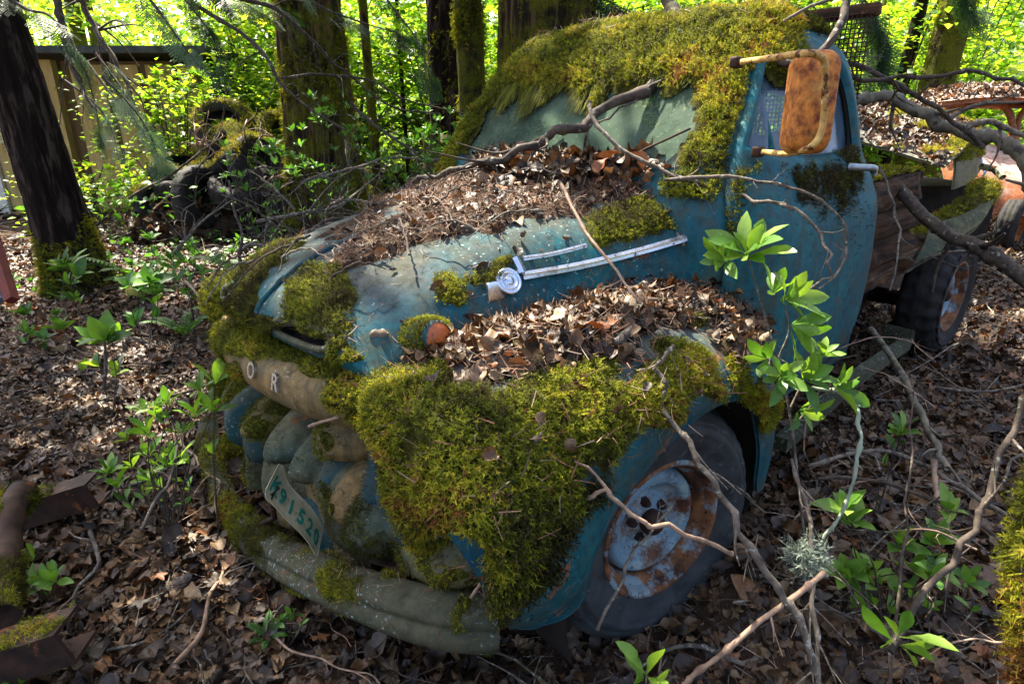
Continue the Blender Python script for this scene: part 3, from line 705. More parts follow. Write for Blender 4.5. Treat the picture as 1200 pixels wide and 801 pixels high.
for sg in (1, -1):
    n_ = FN.copy(); n_[..., 1] *= sg
    if sg < 0: n_[..., 0] -= .16*np.clip(-n_[..., 1]-.42, 0, 1)/.5; n_[..., 1] = -.45+(n_[..., 1]+.45)*.5
    P = surf(n_, 190, 130); 
    o = 1 if gnorm(P)[60, 50, 2] > 0 else -1
    P = P+gnorm(P)*(o*fbm(P, 3, 3)*.012)[..., None]
    V, F = shell(P, .012, o); fo = obj('front_fender', V, F, PAINT, TR); FEN[sg] = (P, o, fo)
    # wheel house
    q = []
    for a in np.linspace(-.35, math.pi+.35, 14):
        q.append([(.0+.47*math.cos(a), sg*.90, .36+.44*math.sin(a)), (.0+.46*math.cos(a), sg*.7, .36+.43*math.sin(a)), (.0+.45*math.cos(a), sg*.48, .36+.42*math.sin(a))])
    W = surf(q, 40, 10); obj('wheel_house', W.reshape(-1, 3), gridF(40, 10), DARK, fo)
    V, F = box((.0, sg*.475, .55), (1.1, .02, .62)); obj('apron', V, F, DARK, fo)
tag(FEN[1][2], 'driver side fender under thick yellow green moss, teal showing at the bottom edge')
tag(FEN[-1][2], 'far side fender mostly hidden by moss')
# --- front cavity + radiator wall
V, F = box((.40, 0, .56), (.03, 1.7, .62)); obj('radiator_support', V, F, DARK, TR)
# chassis rails, crossmember
for sg in (1, -1):
    V, F = bbox_((-1.55, sg*.42, .40), (4.3, .06, .14), .01); obj('chassis_rail', V, F, DARKRUST, TR)
def lobe(px, py, X, r, mat, yaw=0, tilt=0, roll=0, e=.8, noise=.06, seed=0, name='grille_tooth', lab=None, par=None):
    c = at(px, py, 'X', X); cy, sy = math.cos(yaw), math.sin(yaw); ct, st_ = math.cos(tilt), math.sin(tilt); cr, sr = math.cos(roll), math.sin(roll)
    Rz = np.array([[cy, -sy, 0], [sy, cy, 0], [0, 0, 1]]); Ry = np.array([[ct, 0, st_], [0, 1, 0], [-st_, 0, ct]]); Rx = np.array([[1, 0, 0], [0, cr, -sr], [0, sr, cr]])
    M = Rz@Ry@Rx; V, F = ellipsoid(c, (1, 1, 1), None, 26, 44, e, noise*2.2, seed); r = np.array(r)*1.1; V = (V-c)[:, [2, 0, 1]]*np.array(r)@M.T+c
    return tag(obj(name, V, [F[0][:, ::-1], F[1][:, ::-1], F[2][:, ::-1]], mat, par or gr), lab)
Yg, Zg = np.meshgrid(np.linspace(-.80, .86, 230), np.linspace(.12, .76, 150), indexing='ij')
def scallops(lst, p=2.3):
    best = np.full(Yg.shape, -1.0); idx = np.zeros(Yg.shape, int)
    for px, py, wy, wz, ht, tilt, mi in lst:
        c = at(px, py, 'X', .62); dy = Yg-c[1]; dz = Zg-c[2]; ct, st = math.cos(tilt), math.sin(tilt); a = (dy*ct+dz*st)/wy/1.06; b = (-dy*st+dz*ct)/wz/1.10; b = np.where(b > 0, b*.6, b)
        q = np.clip(1-np.abs(a)**p-np.abs(b)**p, 0, 1); h = ht*1.02*q**.46*np.where(q > 0, 1, 0); k = (h > best) & (q > 0); idx[k] = mi; best = np.maximum(best, h)
    return np.maximum(best, 0), idx
SC = [(305, 520, .08, .06, .10, .3, 1), (375, 540, .075, .06, .115, .3, 2), (425, 585, .07, .07, .12, .1, 0), (345, 600, .08, .07, .075, .4, 0), (455, 615, .08, .08, .14, .2, 2), (262, 470, .13, .09, .11, 0, 1), (288, 492, .085, .085, .13, .2, 1), (318, 487, .080, .055, .155, .3, 0), (350, 513, .095, .065, .145, .5, 2), (402, 518, .125, .060, .175, .15, 0), (447, 552, .080, .125, .15, -.1, 1), (470, 545, .07, .06, .165, .2, 0),
      (335, 565, .105, .085, .10, .5, 2), (400, 560, .07, .07, .09, .3, 1), (300, 560, .09, .11, .09, 0, 2), (418, 604, .18, .11, .10, .35, 2), (485, 640, .12, .10, .08, .2, 1), (512, 665, .13, .085, .11, .1, 2), (565, 655, .12, .09, .09, 0, 0), (365, 640, .19, .10, .05, .2, 1), (220, 540, .14, .12, .08, 0, 2), (440, 690, .25, .09, .05, .1, 2), (300, 600, .15, .12, .05, 0, 1)]
hh_, gi = scallops(SC)
GX = .505-.10*Yg**2+.095*sstep(.60, .42, Zg)+hh_+.010*fbm(np.stack([Yg, Zg, Yg*0], -1), 9, 4)
GP_ = np.stack([GX, Yg, Zg+.03*Yg], -1); GP_[..., 2] += .22*np.clip(Yg-.35, 0, 1)*sstep(.5, .15, Zg)
go_ = 1 if gnorm(GP_)[115, 75, 0] > 0 else -1
Fg = gridF(230, 150, flip=go_ < 0); Fg = Fg[~((GP_[..., 2].ravel()[Fg].max(1) < .40) & (GP_[..., 1].ravel()[Fg].min(1) > .60))]; gr = obj('grille', GP_.reshape(-1, 3), Fg, None, TR, mats=[BEIGE, GRILLT, GREYG], midx=gi.ravel()[Fg[:, 0]]); tag(gr, 'crushed grille pressed into a row of overlapping scallops, tan, teal and grey green')
HLc = at(535, 590, 'X', .62)
hl = lobe(516, 566, .53, (.15, .125, .115), GRILLT, .45, .25, .1, .85, .05, 8, 'headlamp_pod', 'teal headlamp pod, moss hanging over it', TR)
V, F = tube([HLc+[.06, -.14+.28*k/8, -.02] for k in range(9)], .006, 6)
# --- bumper: bent channel, pulled forward and up on the driver side
bp = np.array([at(236, 500, 'X', .62), at(240, 545, 'X', .70), at(256, 592, 'X', .75), at(300, 640, 'X', .78), at(360, 676, 'X', .78), at(430, 706, 'X', .76), at(510, 731, 'X', .70), at(586, 738, 'X', .60)])
BC = catmull(bp, 90); T = np.gradient(BC, axis=0); T /= np.linalg.norm(T, axis=1, keepdims=True)
outw = np.cross(T, [0, 0, 1.0]); outw /= np.linalg.norm(outw, axis=1, keepdims=True)
if outw[45, 0] < 0: outw = -outw
prf = [(-.075, .028), (-.055, .044), (-.03, .048), (-.008, .044), (.006, .034), (.014, .018), (.012, .004), (.022, -.012), (.026, -.032), (.016, -.050), (-.008, -.060), (-.04, -.062)]
prf = catmull(np.array(prf), 34)
kk = np.linspace(.95, 1.12, 90)[:, None, None]; kk = kk*np.clip(1-(np.clip(np.arange(90)-85, 0, 9)/4.6)**3*.35, .5, 1)[:, None, None]
BP = BC[:, None]+outw[:, None]*prf[None, :, 0, None]*kk+np.array([0, 0, 1.0])*prf[None, :, 1, None]*kk
BP = BP+fbm(BP, 6, 3)[..., None]*.006
bo = 1 if (gnorm(BP)[45, 16]@outw[45]) > 0 else -1
V, F = shell(BP, .007, bo); bumper = obj('bumper', V, F, BUMPM, TR); tag(bumper, 'bent grey front bumper edged with moss')
for k in (30, 62):
    V, F = bbox_(BC[k]-outw[k]*.14+[0, 0, -.0], (.22, .04, .05), .006, frame(T[k])@np.array([[0, 0, 1], [0, 1, 0], [1, 0, 0.]])); obj('bumper_bracket', V, F, DARKRUST, bumper)
# --- licence plate on a bent bracket
pc = [at(322, 543, 'D', 2.2), 0, 0, 0]
c0 = CAM+(np.array([.675, -.082, .253])-CAM)*.845; ex = np.array([-.35, .18, -.92]); ex /= np.linalg.norm(ex); nz_ = np.array([-.74, .54, .39]); ey = np.array([-.57, -.82, .05]); ey -= ex*(ey@ex); ey /= np.linalg.norm(ey); ez = np.cross(ex, ey)
if ez@(CAM-c0) < 0: ez = -ez
# bring nearer to stay in front of the grille: same outline seen, smaller distance
U_, V_ = np.meshgrid(np.linspace(-.150, .150, 34)*.845, np.linspace(-.074, .074, 18)*.845, indexing='ij')
cut = np.clip((np.abs(U_)-.116)/.011, 0, 1)*.010; Vv = np.sign(V_)*(np.abs(V_)-cut*(np.abs(V_) > .06))
warp = .006*np.sin(U_*26)+.012*np.exp(-((U_+.11)/.03)**2)*V_/.07
rim_ = ((np.abs(U_) > .117) | (np.abs(V_) > .0545))*.002
PL = c0+ex*U_[..., None]+ey*Vv[..., None]+ez*(warp+rim_)[..., None]
_pn = gnorm(PL)[17, 9]@ez
V, F = shell(PL, .0015, 1 if _pn > 0 else -1); plate = obj('licence_plate', V, F, PLATE, TR); tag(plate, 'cream licence plate with green figures K91 520, tilted on its bracket')
def plate_text(s, u, v, size, wd=.8):
    Vt, Ft = text_mesh(s, size, .0008); Vt[:, 0] *= wd; uu = Vt[:, 0]+u; vv = Vt[:, 1]+v
    w = .006*np.sin(uu*26)+.012*np.exp(-((uu+.11)/.03)**2)*vv/.07
    obj('plate_lettering', c0+ex*uu[:, None]+ey*vv[:, None]+ez*(w+.0022+Vt[:, 2])[:, None], Ft, PLATET, plate, False)
for ch, u in (('K', -.100), ('9', -.062), ('1', -.023), ('5', .018), ('2', .058), ('0', .097)): plate_text(ch, u, -.010, .080, .72)
V, F = tube([at(300, 617, 'X', .74), at(322, 606, 'X', .72), c0+ex*-.10-ez*.01-ey*.05, c0+ex*-.09-ez*.006], [.009, .009, .008, .008], 8); obj('plate_bracket', V, F, DARKRUST, bumper)
# --- turn signal lamp
ls = at(505, 398, 'Z', .945); la = at(538, 397, 'Z', .965)-ls; la /= np.linalg.norm(la)
V, F = lathe([(0, -.09), (.03, -.088), (.045, -.07), (.048, -.02), (.047, .025), (.043, .028)], ls, la, 32); tl = obj('turn_signal_lamp', V, F, PAINT, TR); tag(tl, 'round orange lens lamp capped with moss')
V, F = lathe([(.043, .026), (.03, .034), (.012, .038), (0, .039)], ls, la, 32); obj('lens', V, F, LAMPM, tl)
LAMPG = lathe([(0.01, -.09), (.03, -.088), (.045, -.07), (.048, -.02), (.047, .025)], ls, la, 32)[0].reshape(5, 32, 3); LAMPG = catmull(LAMPG, 20)
# --- hood badge and spears
def on_hood(px, py):
    X_, Y_, Z_ = proj(HOODP.reshape(-1, 3)); k = np.argmin((X_-px)**2+(Y_-py)**2+1e3*(HOODP.reshape(-1, 3)[:, 1] < 0)); return HOODP.reshape(-1, 3)[k], gnorm(HOODP).reshape(-1, 3)[k]*HO
bpnt, bn = on_hood(592, 333)
bn = np.array([.15, .8, .55]); bn /= np.linalg.norm(bn)
V, F = lathe([(0, .020), (.012, .021), (.013, .018), (.020, .018), (.021, .021), (.025, .021), (.026, .018), (.031, .018), (.032, .021), (.037, .018), (.038, .006), (.036, -.004)], bpnt+bn*.004, bn, 40)
badge = obj('hood_badge', V, F, CHROME, TR); tag(badge, 'round chrome badge on a chrome base')
V, F = bbox_(bpnt+[.035, .005, -.012], (.075, .02, .055), .006); obj('badge_base', V, F, CHROME, badge)
def strip(p, w, name, par):
    P = catmull(np.array(p), 24); T = np.gradient(P, axis=0); T /= np.linalg.norm(T, axis=1, keepdims=True); n = np.tile(bn, (24, 1)); n -= T*(n*T).sum(1, keepdims=True); n /= np.linalg.norm(n, axis=1, keepdims=True)
    s = np.cross(T, n); prof_ = [(-1, -.4), (-.95, .35), (-.3, .62), (0, .8), (.3, .62), (.95, .35), (1, -.4)]
    Q = P[:, None]+s[:, None]*w*np.array([a for a, b in prof_])[None, :, None]+n[:, None]*w*np.array([b for a, b in prof_])[None, :, None]
    nu, nv = Q.shape[:2]; return obj(name, Q.reshape(-1, 3), [gridF(nu, nv, cv=True), np.array([list(range(nv))]), np.array([[(nu-1)*nv+k for k in range(nv)]])], CHROME, par, False)
def hp(px, py, d=.012):
    p, n = on_hood(px, py); return p+n*d
strip([hp(610, 325), hp(680, 311), hp(750, 295), hp(821, 273)], .012, 'trim_spear', badge)
strip([hp(612, 304), hp(645, 299), hp(684, 291)], .007, 'trim_spear', badge)
strip([hp(600, 305, .02), hp(606, 313, .02), hp(610, 322, .02)], .012, 'trim_fin', badge)
# --- wheels
def tyre_profile(R, rr, w, n=30):
    """cross-section (r, h) of a tyre; h along the axle, outside positive"""
    pts = [(rr, -w*.36), (rr+.02, -w*.46), (rr+(R-rr)*.5, -w*.53), (R-.035, -w*.47), (R-.012, -w*.40), (R, -w*.28), (R+.002, 0), (R, w*.28), (R-.012, w*.40), (R-.035, w*.47), (rr+(R-rr)*.55, w*.53), (rr+.028, w*.47), (rr+.010, w*.44), (rr-.004, w*.37)]
    return catmull(np.array(pts), n*2)
def make_wheel(c, axis, R, rr, w, parent, name='front_wheel', lug=False, seg=96, tmat=None, rmat=None):
    pr = tyre_profile(R, rr, w); V, F = lathe(pr, c, axis, seg); nrow = len(pr)
    L = V.reshape(nrow, seg, 3); cc = np.array(c)
    outer = (pr[:, 0] > R-.03); rad = L-cc; axn = np.array(axis)/np.linalg.norm(axis); rad = rad-(rad@axn)[..., None]*axn; rl = np.linalg.norm(rad, axis=-1, keepdims=True)
    g = np.zeros((nrow, seg)); L = L.copy()
    if lug: g -= .016*(np.arange(seg) % 4 < 2)[None]*((np.abs(pr[:, 1]) > w*.14) & (pr[:, 0] > R-.05))[:, None]
    else: g -= .008*((np.abs(np.abs(pr[:, 1])-w*.14) < w*.03) & outer)[:, None]*np.ones((1, seg)); g -= .004*(np.arange(seg) % 3 == 0)[None]*outer[:, None]
    # sidewall ribs
    for r0 in (.45, .62, .80): g += .0*pr[:, :1]; L = L+axn*(.008*np.exp(-((pr[:, 0]-(rr+(R-rr)*r0))/.006)**2)*(pr[:, 1] > 0))[:, None, None]
    L = L+rad/rl*g[..., None]
    tyre = obj(name, L.reshape(-1, 3), F, tmat or RUBBER, parent)
    pr2 = catmull(np.array([(rr-.005, -w*.40), (rr-.02, -w*.30), (rr-.03, 0), (rr-.026, w*.22), (rr-.010, w*.32), (rr+.004, w*.38), (rr+.014, w*.44), (rr+.012, w*.475), (rr+.002, w*.475), (rr-.005, w*.42), (rr-.012, w*.30), (rr-.020, w*.18), (rr-.030, w*.02), (rr-.034, -.10*w)]), 70)
    V, F = lathe(pr2, c, axis, 64); rim = obj('rim', V, F, rmat or RIMR, tyre)
    q = rr/.205; pr3 = catmull(np.array([(rr-.030, -.12*w), (rr-.034, .02*w), (rr-.040, .16*w), (rr-.050, .235*w), (rr-.062, .25*w), (rr-.078, .225*w), (rr-.090, .13*w), (.090*q, .02*w), (.078*q, .015*w), (.070*q, .06*w), (.050*q, .075*w), (.040*q, .12*w), (.034*q, .13*w), (.033, w*.13), (.030, w*.28), (.006, w*.30)]), 90)
    V, F = lathe(pr3, c, axis, 64); obj('wheel_disc', V, F, rmat or RIMP, tyre)
    V, F = lathe([(.037, w*.125), (.040, w*.24), (.030, w*.32), (.012, w*.38), (0, w*.385)], np.array(c)+axn*.002, axis, 28); obj('hub_cap', V, F, DARKRUST, tyre)
    Mf = frame(axis)
    for k in range(5):
        a = k*2*math.pi/5+.5; p = cc+Mf[:, 0]*math.cos(a)*.060+Mf[:, 1]*math.sin(a)*.060+axn*w*.07
        V, F = lathe([(0, .022), (.010, .020), (.014, .010), (.017, -.004)], p, axis, 6); obj('lug_nut', V, F, DARKRUST, tyre, False)
    return tyre
fw_ = make_wheel(tuple(at(774, 620, 'D', 1.76)-np.array([.02, .075, 0])), (.22, .975, .02), .370, .205, .19, TR); tag(fw_, 'front wheel, pale blue rim eaten by rust')
make_wheel((0, -.75, .34), (-.1, -1, 0), .385, .205, .20, TR, tmat=RUBBERD)
rwc = at(1096, 344, 'D', 3.62)
rw = make_wheel(tuple(rwc), (.05, 1, 0), .345, .195, .21, TR, 'rear_wheel', True, 96, RUBBERD); tag(rw, 'rear wheel with heavy tread beside the rotten timber')
make_wheel((rwc[0], -.75, .42), (0, -1, 0), .385, .22, .22, TR, 'rear_wheel', True, 64, RUBBERD)
V, F = tube([(0, -.7, .34), (0, .72, .34)], .035, 12); obj('front_axle', V, F, DARKRUST, TR)
V, F = tube([(rwc[0], -.7, .42), (rwc[0], rwc[1]-.1, .42)], .05, 12); obj('rear_axle', V, F, DARKRUST, TR)
# --- running board rail under the door
L = np.array([at(915, 520, 'Y', .80), at(960, 480, 'Y', .80), at(1010, 437, 'Y', .80), at(1062, 402, 'Y', .80)])
for k in range(3):
    V, F = box((L[k]+L[k+1])/2, (np.linalg.norm(L[k+1]-L[k])+.004, .06, .05), frame((L[k+1]-L[k]))@np.array([[0, 0, 1], [0, 1, 0], [1, 0, 0.]]))
    if k == 0: mb = MB()
    mb.add(V, F)
mb.build('running_board', BUMPM, TR, False)
V, F = bbox_(at(1062, 385, 'Y', .72), (.34, .16, .10), .012); obj('spring_hanger', V, F, BUMPM, TR)
# --- mirror
mc = at(952, 121, 'Y', .97)
e_n = np.array([.72, .62, .06]); e_n /= np.linalg.norm(e_n)                  # back of the mirror head faces forward and out
Mm = frame(e_n); 
def rrect(w, h, r, n=8):
    p = []
    for cx, cy, a0 in ((w/2-r, h/2-r, 0), (-w/2+r, h/2-r, 90), (-w/2+r, -h/2+r, 180), (w/2-r, -h/2+r, 270)):
        for k in range(n+1): a = R_(a0+90*k/n); p.append((cx+r*math.cos(a), cy+r*math.sin(a)))
    return np.array(p)
rings = []
for sc_, dz in ((.0, .034), (.55, .033), (.80, .030), (.93, .022), (1, .006), (1.0, -.05), (.98, -.058), (.90, -.060), (.0, -.054)):
    rings.append(np.column_stack([rrect(.098, .232, .032)*max(sc_, .01), np.full(36, dz)]))
rg = np.array(rings); V = rg.reshape(-1, 3)@Mm.T+mc
mirror = obj('side_mirror', V, [gridF(9, 36, cv=True)], MIRR, TR); tag(mirror, 'big rusty orange mirror head on a bent tube bracket')
m0 = S_side(np.array([-.505]), np.array([1.62]), 1)[0]
up_ = at(868, 73, 'Y', .70); lo_ = at(893, 178, 'Y', .76)
arm = [up_, at(905, 68, 'Y', .86), at(940, 63, 'Y', .985), at(956, 64, 'Y', 1.01), at(966, 72, 'Y', 1.02), at(967, 95, 'Y', 1.02), at(966, 130, 'Y', 1.02), at(962, 155, 'Y', 1.02), at(952, 171, 'Y', 1.01), at(935, 178, 'Y', .96), at(915, 180, 'Y', .87), lo_]
V, F = tube(catmull(arm, 70), .0080, 12); obj('mirror_bracket', V, F, YRUST, mirror)
for p in (up_, lo_):
    V, F = bbox_(p-[0, .012, 0], (.040, .026, .030), .006); obj('bracket_clamp', V, F, DARKRUST, mirror)
# far mirror
mc2 = at(571, 137, 'Y', -.86); V = rg.reshape(-1, 3)@frame(np.array([.75, -.6, .05])).T*1+mc2
V = mc2+(V-mc2)*.9; m2 = obj('side_mirror', V, [gridF(9, 36, cv=True)], MIRR, TR); tag(m2, 'rusty mirror on the far side of the cab')
V, F = tube(catmull([at(580, 124, 'Y', -.66), at(566, 126, 'Y', -.88), at(559, 134, 'Y', -.93), at(557, 160, 'Y', -.93), at(560, 180, 'Y', -.90), at(575, 186, 'Y', -.72)], 40), .011, 10); obj('mirror_bracket', V, F, TWIGL, m2)
# --- expanded metal screen behind the cab
s0 = at(985, 8, 'X', -1.62); mb = MB()
YM = float(at(1017, 60, 'X', -1.66)[1]); print('YM', YM)
XS = -1.66
for i, yv in enumerate(np.arange(-.70, YM, .018)):
    V, F = box((XS, yv, 1.45), (.004, .0045, .84)); mb.add(V, F)
for zv in np.arange(1.05, 1.86, .018):
    V, F = box((XS+.0042, (YM-.7)/2, zv), (.004, YM+.7, .0045)); mb.add(V, F)
scr = mb.build('wire_screen', DARKRUST, TR, False); tag(scr, 'rusty wire mesh guard behind the cab')
V, F = bbox_((XS-.03, (YM-.7)/2, 1.875), (.05, YM+.72, .05), .01); obj('screen_rail', V, F, WOODR, scr)
for yv in (-.71, YM*.5):
    V, F = bbox_((XS-.01, yv, 1.3), (.04, .03, 1.1), .006); obj('screen_post', V, F, DARKRUST, scr)
# --- rotten timber bed behind the cab
tm = MB(); bx = at(1032, 245, 'Y', .62)
for k, (zc, hh, x0, x1) in enumerate([(1.10, .16, -1.70, -2.62), (.95, .13, -1.70, -2.75), (.81, .14, -1.70, -2.70), (.68, .10, -1.70, -2.80)]):
    V = np.array([(x, y, z) for x in np.linspace(x0, x1, 26) for y, z in ((.66, zc+hh/2), (.70, zc+hh*.25), (.70, zc-hh*.25), (.66, zc-hh/2), (.30, zc-hh/2), (.30, zc+hh/2))], float)
    V = V+fbm(V*np.array([1, 3, 6]), 5, 4)[:, None]*np.array([.06, .08, .05])+fbm(V*np.array([2, 8, 22]), 5, 3)[:, None]*np.array([.0, .02, .012]); V[-6:, 0] += rng.normal(size=6)*.09
    tm.add(V, [gridF(26, 6, cv=True), np.array([list(range(6))]), np.array([[150+q for q in range(6)]])])
timb = tm.build('timber_bed', WOODR, TR, True); tag(timb, 'stack of rotten brown boards behind the cab')
V, F = bbox_((-2.7, -.1, .62), (2.2, 1.3, .08), .01); obj('bed_floor', V, F, WOODR, TR)
# lumber fender plate over the rear wheel
pl_ = [at(1128, 248, 'Y', .80), at(1150, 262, 'Y', .92), at(1078, 322, 'Y', .98), at(1062, 316, 'Y', .92)]
# ------------------------------------------------------------------ moss on the truck
FP, fo_, fob = FEN[1]
skirt = [(250, 350), (290, 300), (335, 300), (318, 350), (320, 395), (545, 425), (560, 400), (480, 385), (500, 372), (540, 372), (545, 410), (610, 430), (680, 415), (720, 430), (745, 425), (700, 475), (770, 490), (760, 520), (715, 545), (690, 600), (640, 645), (600, 680), (590, 640), (560, 620), (450, 600), (400, 470), (240, 430)]
moss_on(FP, fo_, pxmask([[(400, 425), (470, 425), (560, 448), (640, 440), (690, 420), (735, 432), (735, 460), (790, 400), (835, 430), (850, 452), (800, 470), (770, 500), (745, 528), (712, 560), (700, 610), (650, 640), (615, 700), (575, 716), (560, 640), (400, 600)],
    [(765, 375), (800, 378), (850, 440), (862, 470), (790, 470), (765, 440)], [(860, 400), (885, 395), (905, 470), (890, 520), (870, 470)],
    ['-', (575, 440), (640, 437), (648, 450), (575, 458)]], 20), fob, .05, 36000, .026, bright=.06, patch=.38, bl=6)
moss_on(FP, fo_, pxmask([[(560, 560), (720, 560), (680, 640), (600, 700), (560, 700)]], 25), fob, .015, 16000, .045, MOSSD, 1.3, cushion=False, patch=.6)
LP_, lo2, lfo = FEN[-1]
moss_on(LP_, lo2, pxmask([[(245, 290), (360, 280), (300, 420), (330, 560), (245, 620)]], 10), lfo, .06, 26000, .028, bright=.02, patch=.9)
moss_on(HOODP, HO, pxmask([[(268, 350), (300, 300), (330, 288), (360, 282), (352, 294), (318, 318), (302, 350), (298, 400), (285, 420), (255, 430)], ['-', (318, 386), (385, 386), (385, 412), (318, 412)],
    [(335, 330), (368, 312), (412, 322), (418, 345), (408, 400), (430, 420), (380, 428), (330, 380)], [(300, 372), (330, 380), (330, 400), (300, 400)],
    [(502, 335), (520, 322), (545, 330), (545, 358), (508, 362)], [(690, 255), (760, 235), (830, 240), (840, 262), (780, 270), (700, 290)], [(545, 322), (575, 300), (600, 300), (590, 325), (560, 335)]], 8), hood, .05, 38000, .020, bright=.02, bl=2, patch=.7)
moss_on(HOODP, HO, pxmask([[(410, 350), (430, 420), (580, 420), (600, 340), (560, 340), (500, 370), (440, 360)]], 12, 1.15), hood, .006, 6000, .015, MOSSD, cushion=False)
moss_on(NP, NPo, pxmask([[(240, 400), (292, 428), (340, 428), (380, 440), (375, 465), (400, 490), (480, 520), (520, 420), (430, 395), (240, 380)], [(240, 420), (278, 430), (285, 470), (240, 480)], ['-', (284, 420), (345, 424), (372, 448), (378, 486), (330, 480), (280, 462)]], 6), nose, .04, 38000, .018, bl=2, patch=.7)
HG = lobe.__defaults__
def grid_of(o, nu, nv):
    me = o.data; c = np.empty(len(me.vertices)*3, np.float32); me.vertices.foreach_get('co', c); return c.reshape(-1, 3)[:nu*nv].reshape(nu, nv, 3).astype(float)
def outsign(P): 
    n = gnorm(P); c = P.reshape(-1, 3).mean(0); return 1 if ((n*(P-c)).sum(-1).mean() > 0) else -1
P = grid_of(hl, 26, 44); moss_on(P, outsign(P), pxmask([[(450, 530), (600, 530), (575, 560), (548, 590), (545, 630), (480, 640), (455, 590)]], 8), hl, .05, 44000, .022, bl=3, patch=1.2)
moss_on(GP_, go_, pxmask([[(415, 585), (470, 575), (560, 640), (600, 700), (520, 705), (450, 690), (400, 640)]], 14, .75), gr, .012, 20000, .018, MOSSD)
moss_on(GP_, go_, lambda Q: (fbm(Q, 8, 3) > .02).astype(float), gr, .004, 7000, .012, MOSSD, cushion=False)
moss_on(GP_, go_, pxmask([[(240, 430), (640, 430), (640, 700), (240, 700)]], 9), gr, .014, 26000, .014, patch=.02, bl=2)
moss_on(BP, bo, lambda Q: (fbm(Q*np.array([1, 1, 1.6]), 9, 4) > np.clip(.42*(Q[..., 1]+.35), -.05, .22)-.02).astype(float), bumper, .022, 42000, .015, bright=.08, bl=2, patch=1)
P = LAMPG; moss_on(P, outsign(P), pxmask([[(460, 360), (530, 378), (520, 395), (500, 430), (455, 430)]], 3), tl, .016, 90000, .014, bright=.1, bl=1, patch=.9)
# side low-left moss clump on the far lower corner
MC = [at(285, 530, 'X', .55), at(300, 560, 'X', .55)]
mk = lobe(290, 535, .50, (.11, .10, .13), MOSSB, 0, 0, 0, 1, .2, 33, 'moss_clump', 'moss swollen corner below the far headlamp', TR)
P = grid_of(mk, 26, 44); moss_on(P, outsign(P), lambda q: np.ones(q.shape[:-1]), mk, .02, 30000, .024, cushion=False, patch=.95)
for (px, py, X, r) in ((285, 395, .52, (.09, .07, .10)), (278, 450, .48, (.09, .07, .10))):
    mk = lobe(px, py, X, r, MOSSB, 0, 0, 0, 1, .2, px, 'moss_clump', None, TR); P = grid_of(mk, 26, 44); moss_on(P, outsign(P), lambda q: np.ones(q.shape[:-1]), mk, .02, 30000, .024, cushion=False, patch=.95)
# roof, pillar, sill moss
RG = np.concatenate([ROOF, ROOF[:, :1]], 1)
zs = np.linspace(1.22, 1.74, 60)
def belt(sgn_side):
    """the wall of the cab between two heights as one grid: runs round from the driver side over the front to the far side"""
    y1 = []
    for z in zs:
        f, r, b = prof(z); L = loop(f, r, b, z, 400); y1.append(L)
    return np.array(y1)
CB = belt(1); CB = np.concatenate([CB, CB[:, :1]], 1); RR = np.concatenate([CB, RG[:, np.round(np.linspace(0, 160, 401)).astype(int)][1:]], 0) if False else CB
o1 = 1 if (gnorm(CB)[30, 0, 0] > 0) else -1
def msk_cab(P):
    x, y, z = P[..., 0], P[..., 1], P[..., 2]
    n = fbm(P, 7, 3)*.05; drip = np.abs(vnoise(P*np.array([6, 14, .6])))*.16
    m = np.zeros(x.shape)
    front = x > -.98
    # header band with drips
    m[(z > 1.60+n-drip*(rng.random(x.shape) > .25)*1.0) & front] = 1
    # driver pillar
    pil = (y > .52+n+(.02)) & (x > -.98) & (S_ := (np.abs(y) > 0)); f, r, b = prof(z)
    wside = (x < (f-.045)) & (y > 0)
    m[pil & ~wside] = 1
    m[(y < -.545+n) & (x > -.95)] = 1
    m[(z < 1.285+n) & (y > .35) & ~wside] = 1
    glass = (np.abs(y) < .50) & (z < 1.55) & front
    m[glass & (z < 1.60-drip*1.3)] = 0
    m[(x < -.98)] = ((z > 1.735) & (y > 0))[x < -.98]
    return m
moss_on(CB, o1, msk_cab, cab_body, .06, 30000, .030, droop=1.0, bl=2, bright=.05, patch=.95)
moss_on(RG, 1 if gnorm(RG)[8, 40, 2] > 0 else -1, lambda P: ((P[..., 0] > -1.42+.1*fbm(P, 6, 2))).astype(float), roof, .07, 30000, .028, bright=.12, patch=.75)
# hanging strands over the windscreen
n = 2600; yy = rng.uniform(-.56, .56, n); a0 = np.abs(vnoise(np.column_stack([yy*7, yy*0]), 1.0)); L_ = .03+.16*a0*rng.random(n)
zt = 1.63-.02*rng.random(n); keep = rng.random(n) < .25+1.6*a0; yy, L_, zt = yy[keep], L_[keep], zt[keep]; mb = MB()
for y0, l, z0 in zip(yy, L_, zt):
    p = S_end(np.full(4, y0)+np.cumsum(rng.normal(size=4)*.006), z0-np.linspace(0, l, 4), 1)+np.array([.006+.012*rng.random(), 0, 0]); w = .0014
    V = np.concatenate([p-[0, w, 0], p+[0, w, 0]])[[0, 4, 1, 5, 2, 6, 3, 7]]; mb.add(V, gridF(4, 2), rng.random()*.7)
o = mb.build('hanging_moss', MOSS, roof, False); o['kind'] = 'stuff'
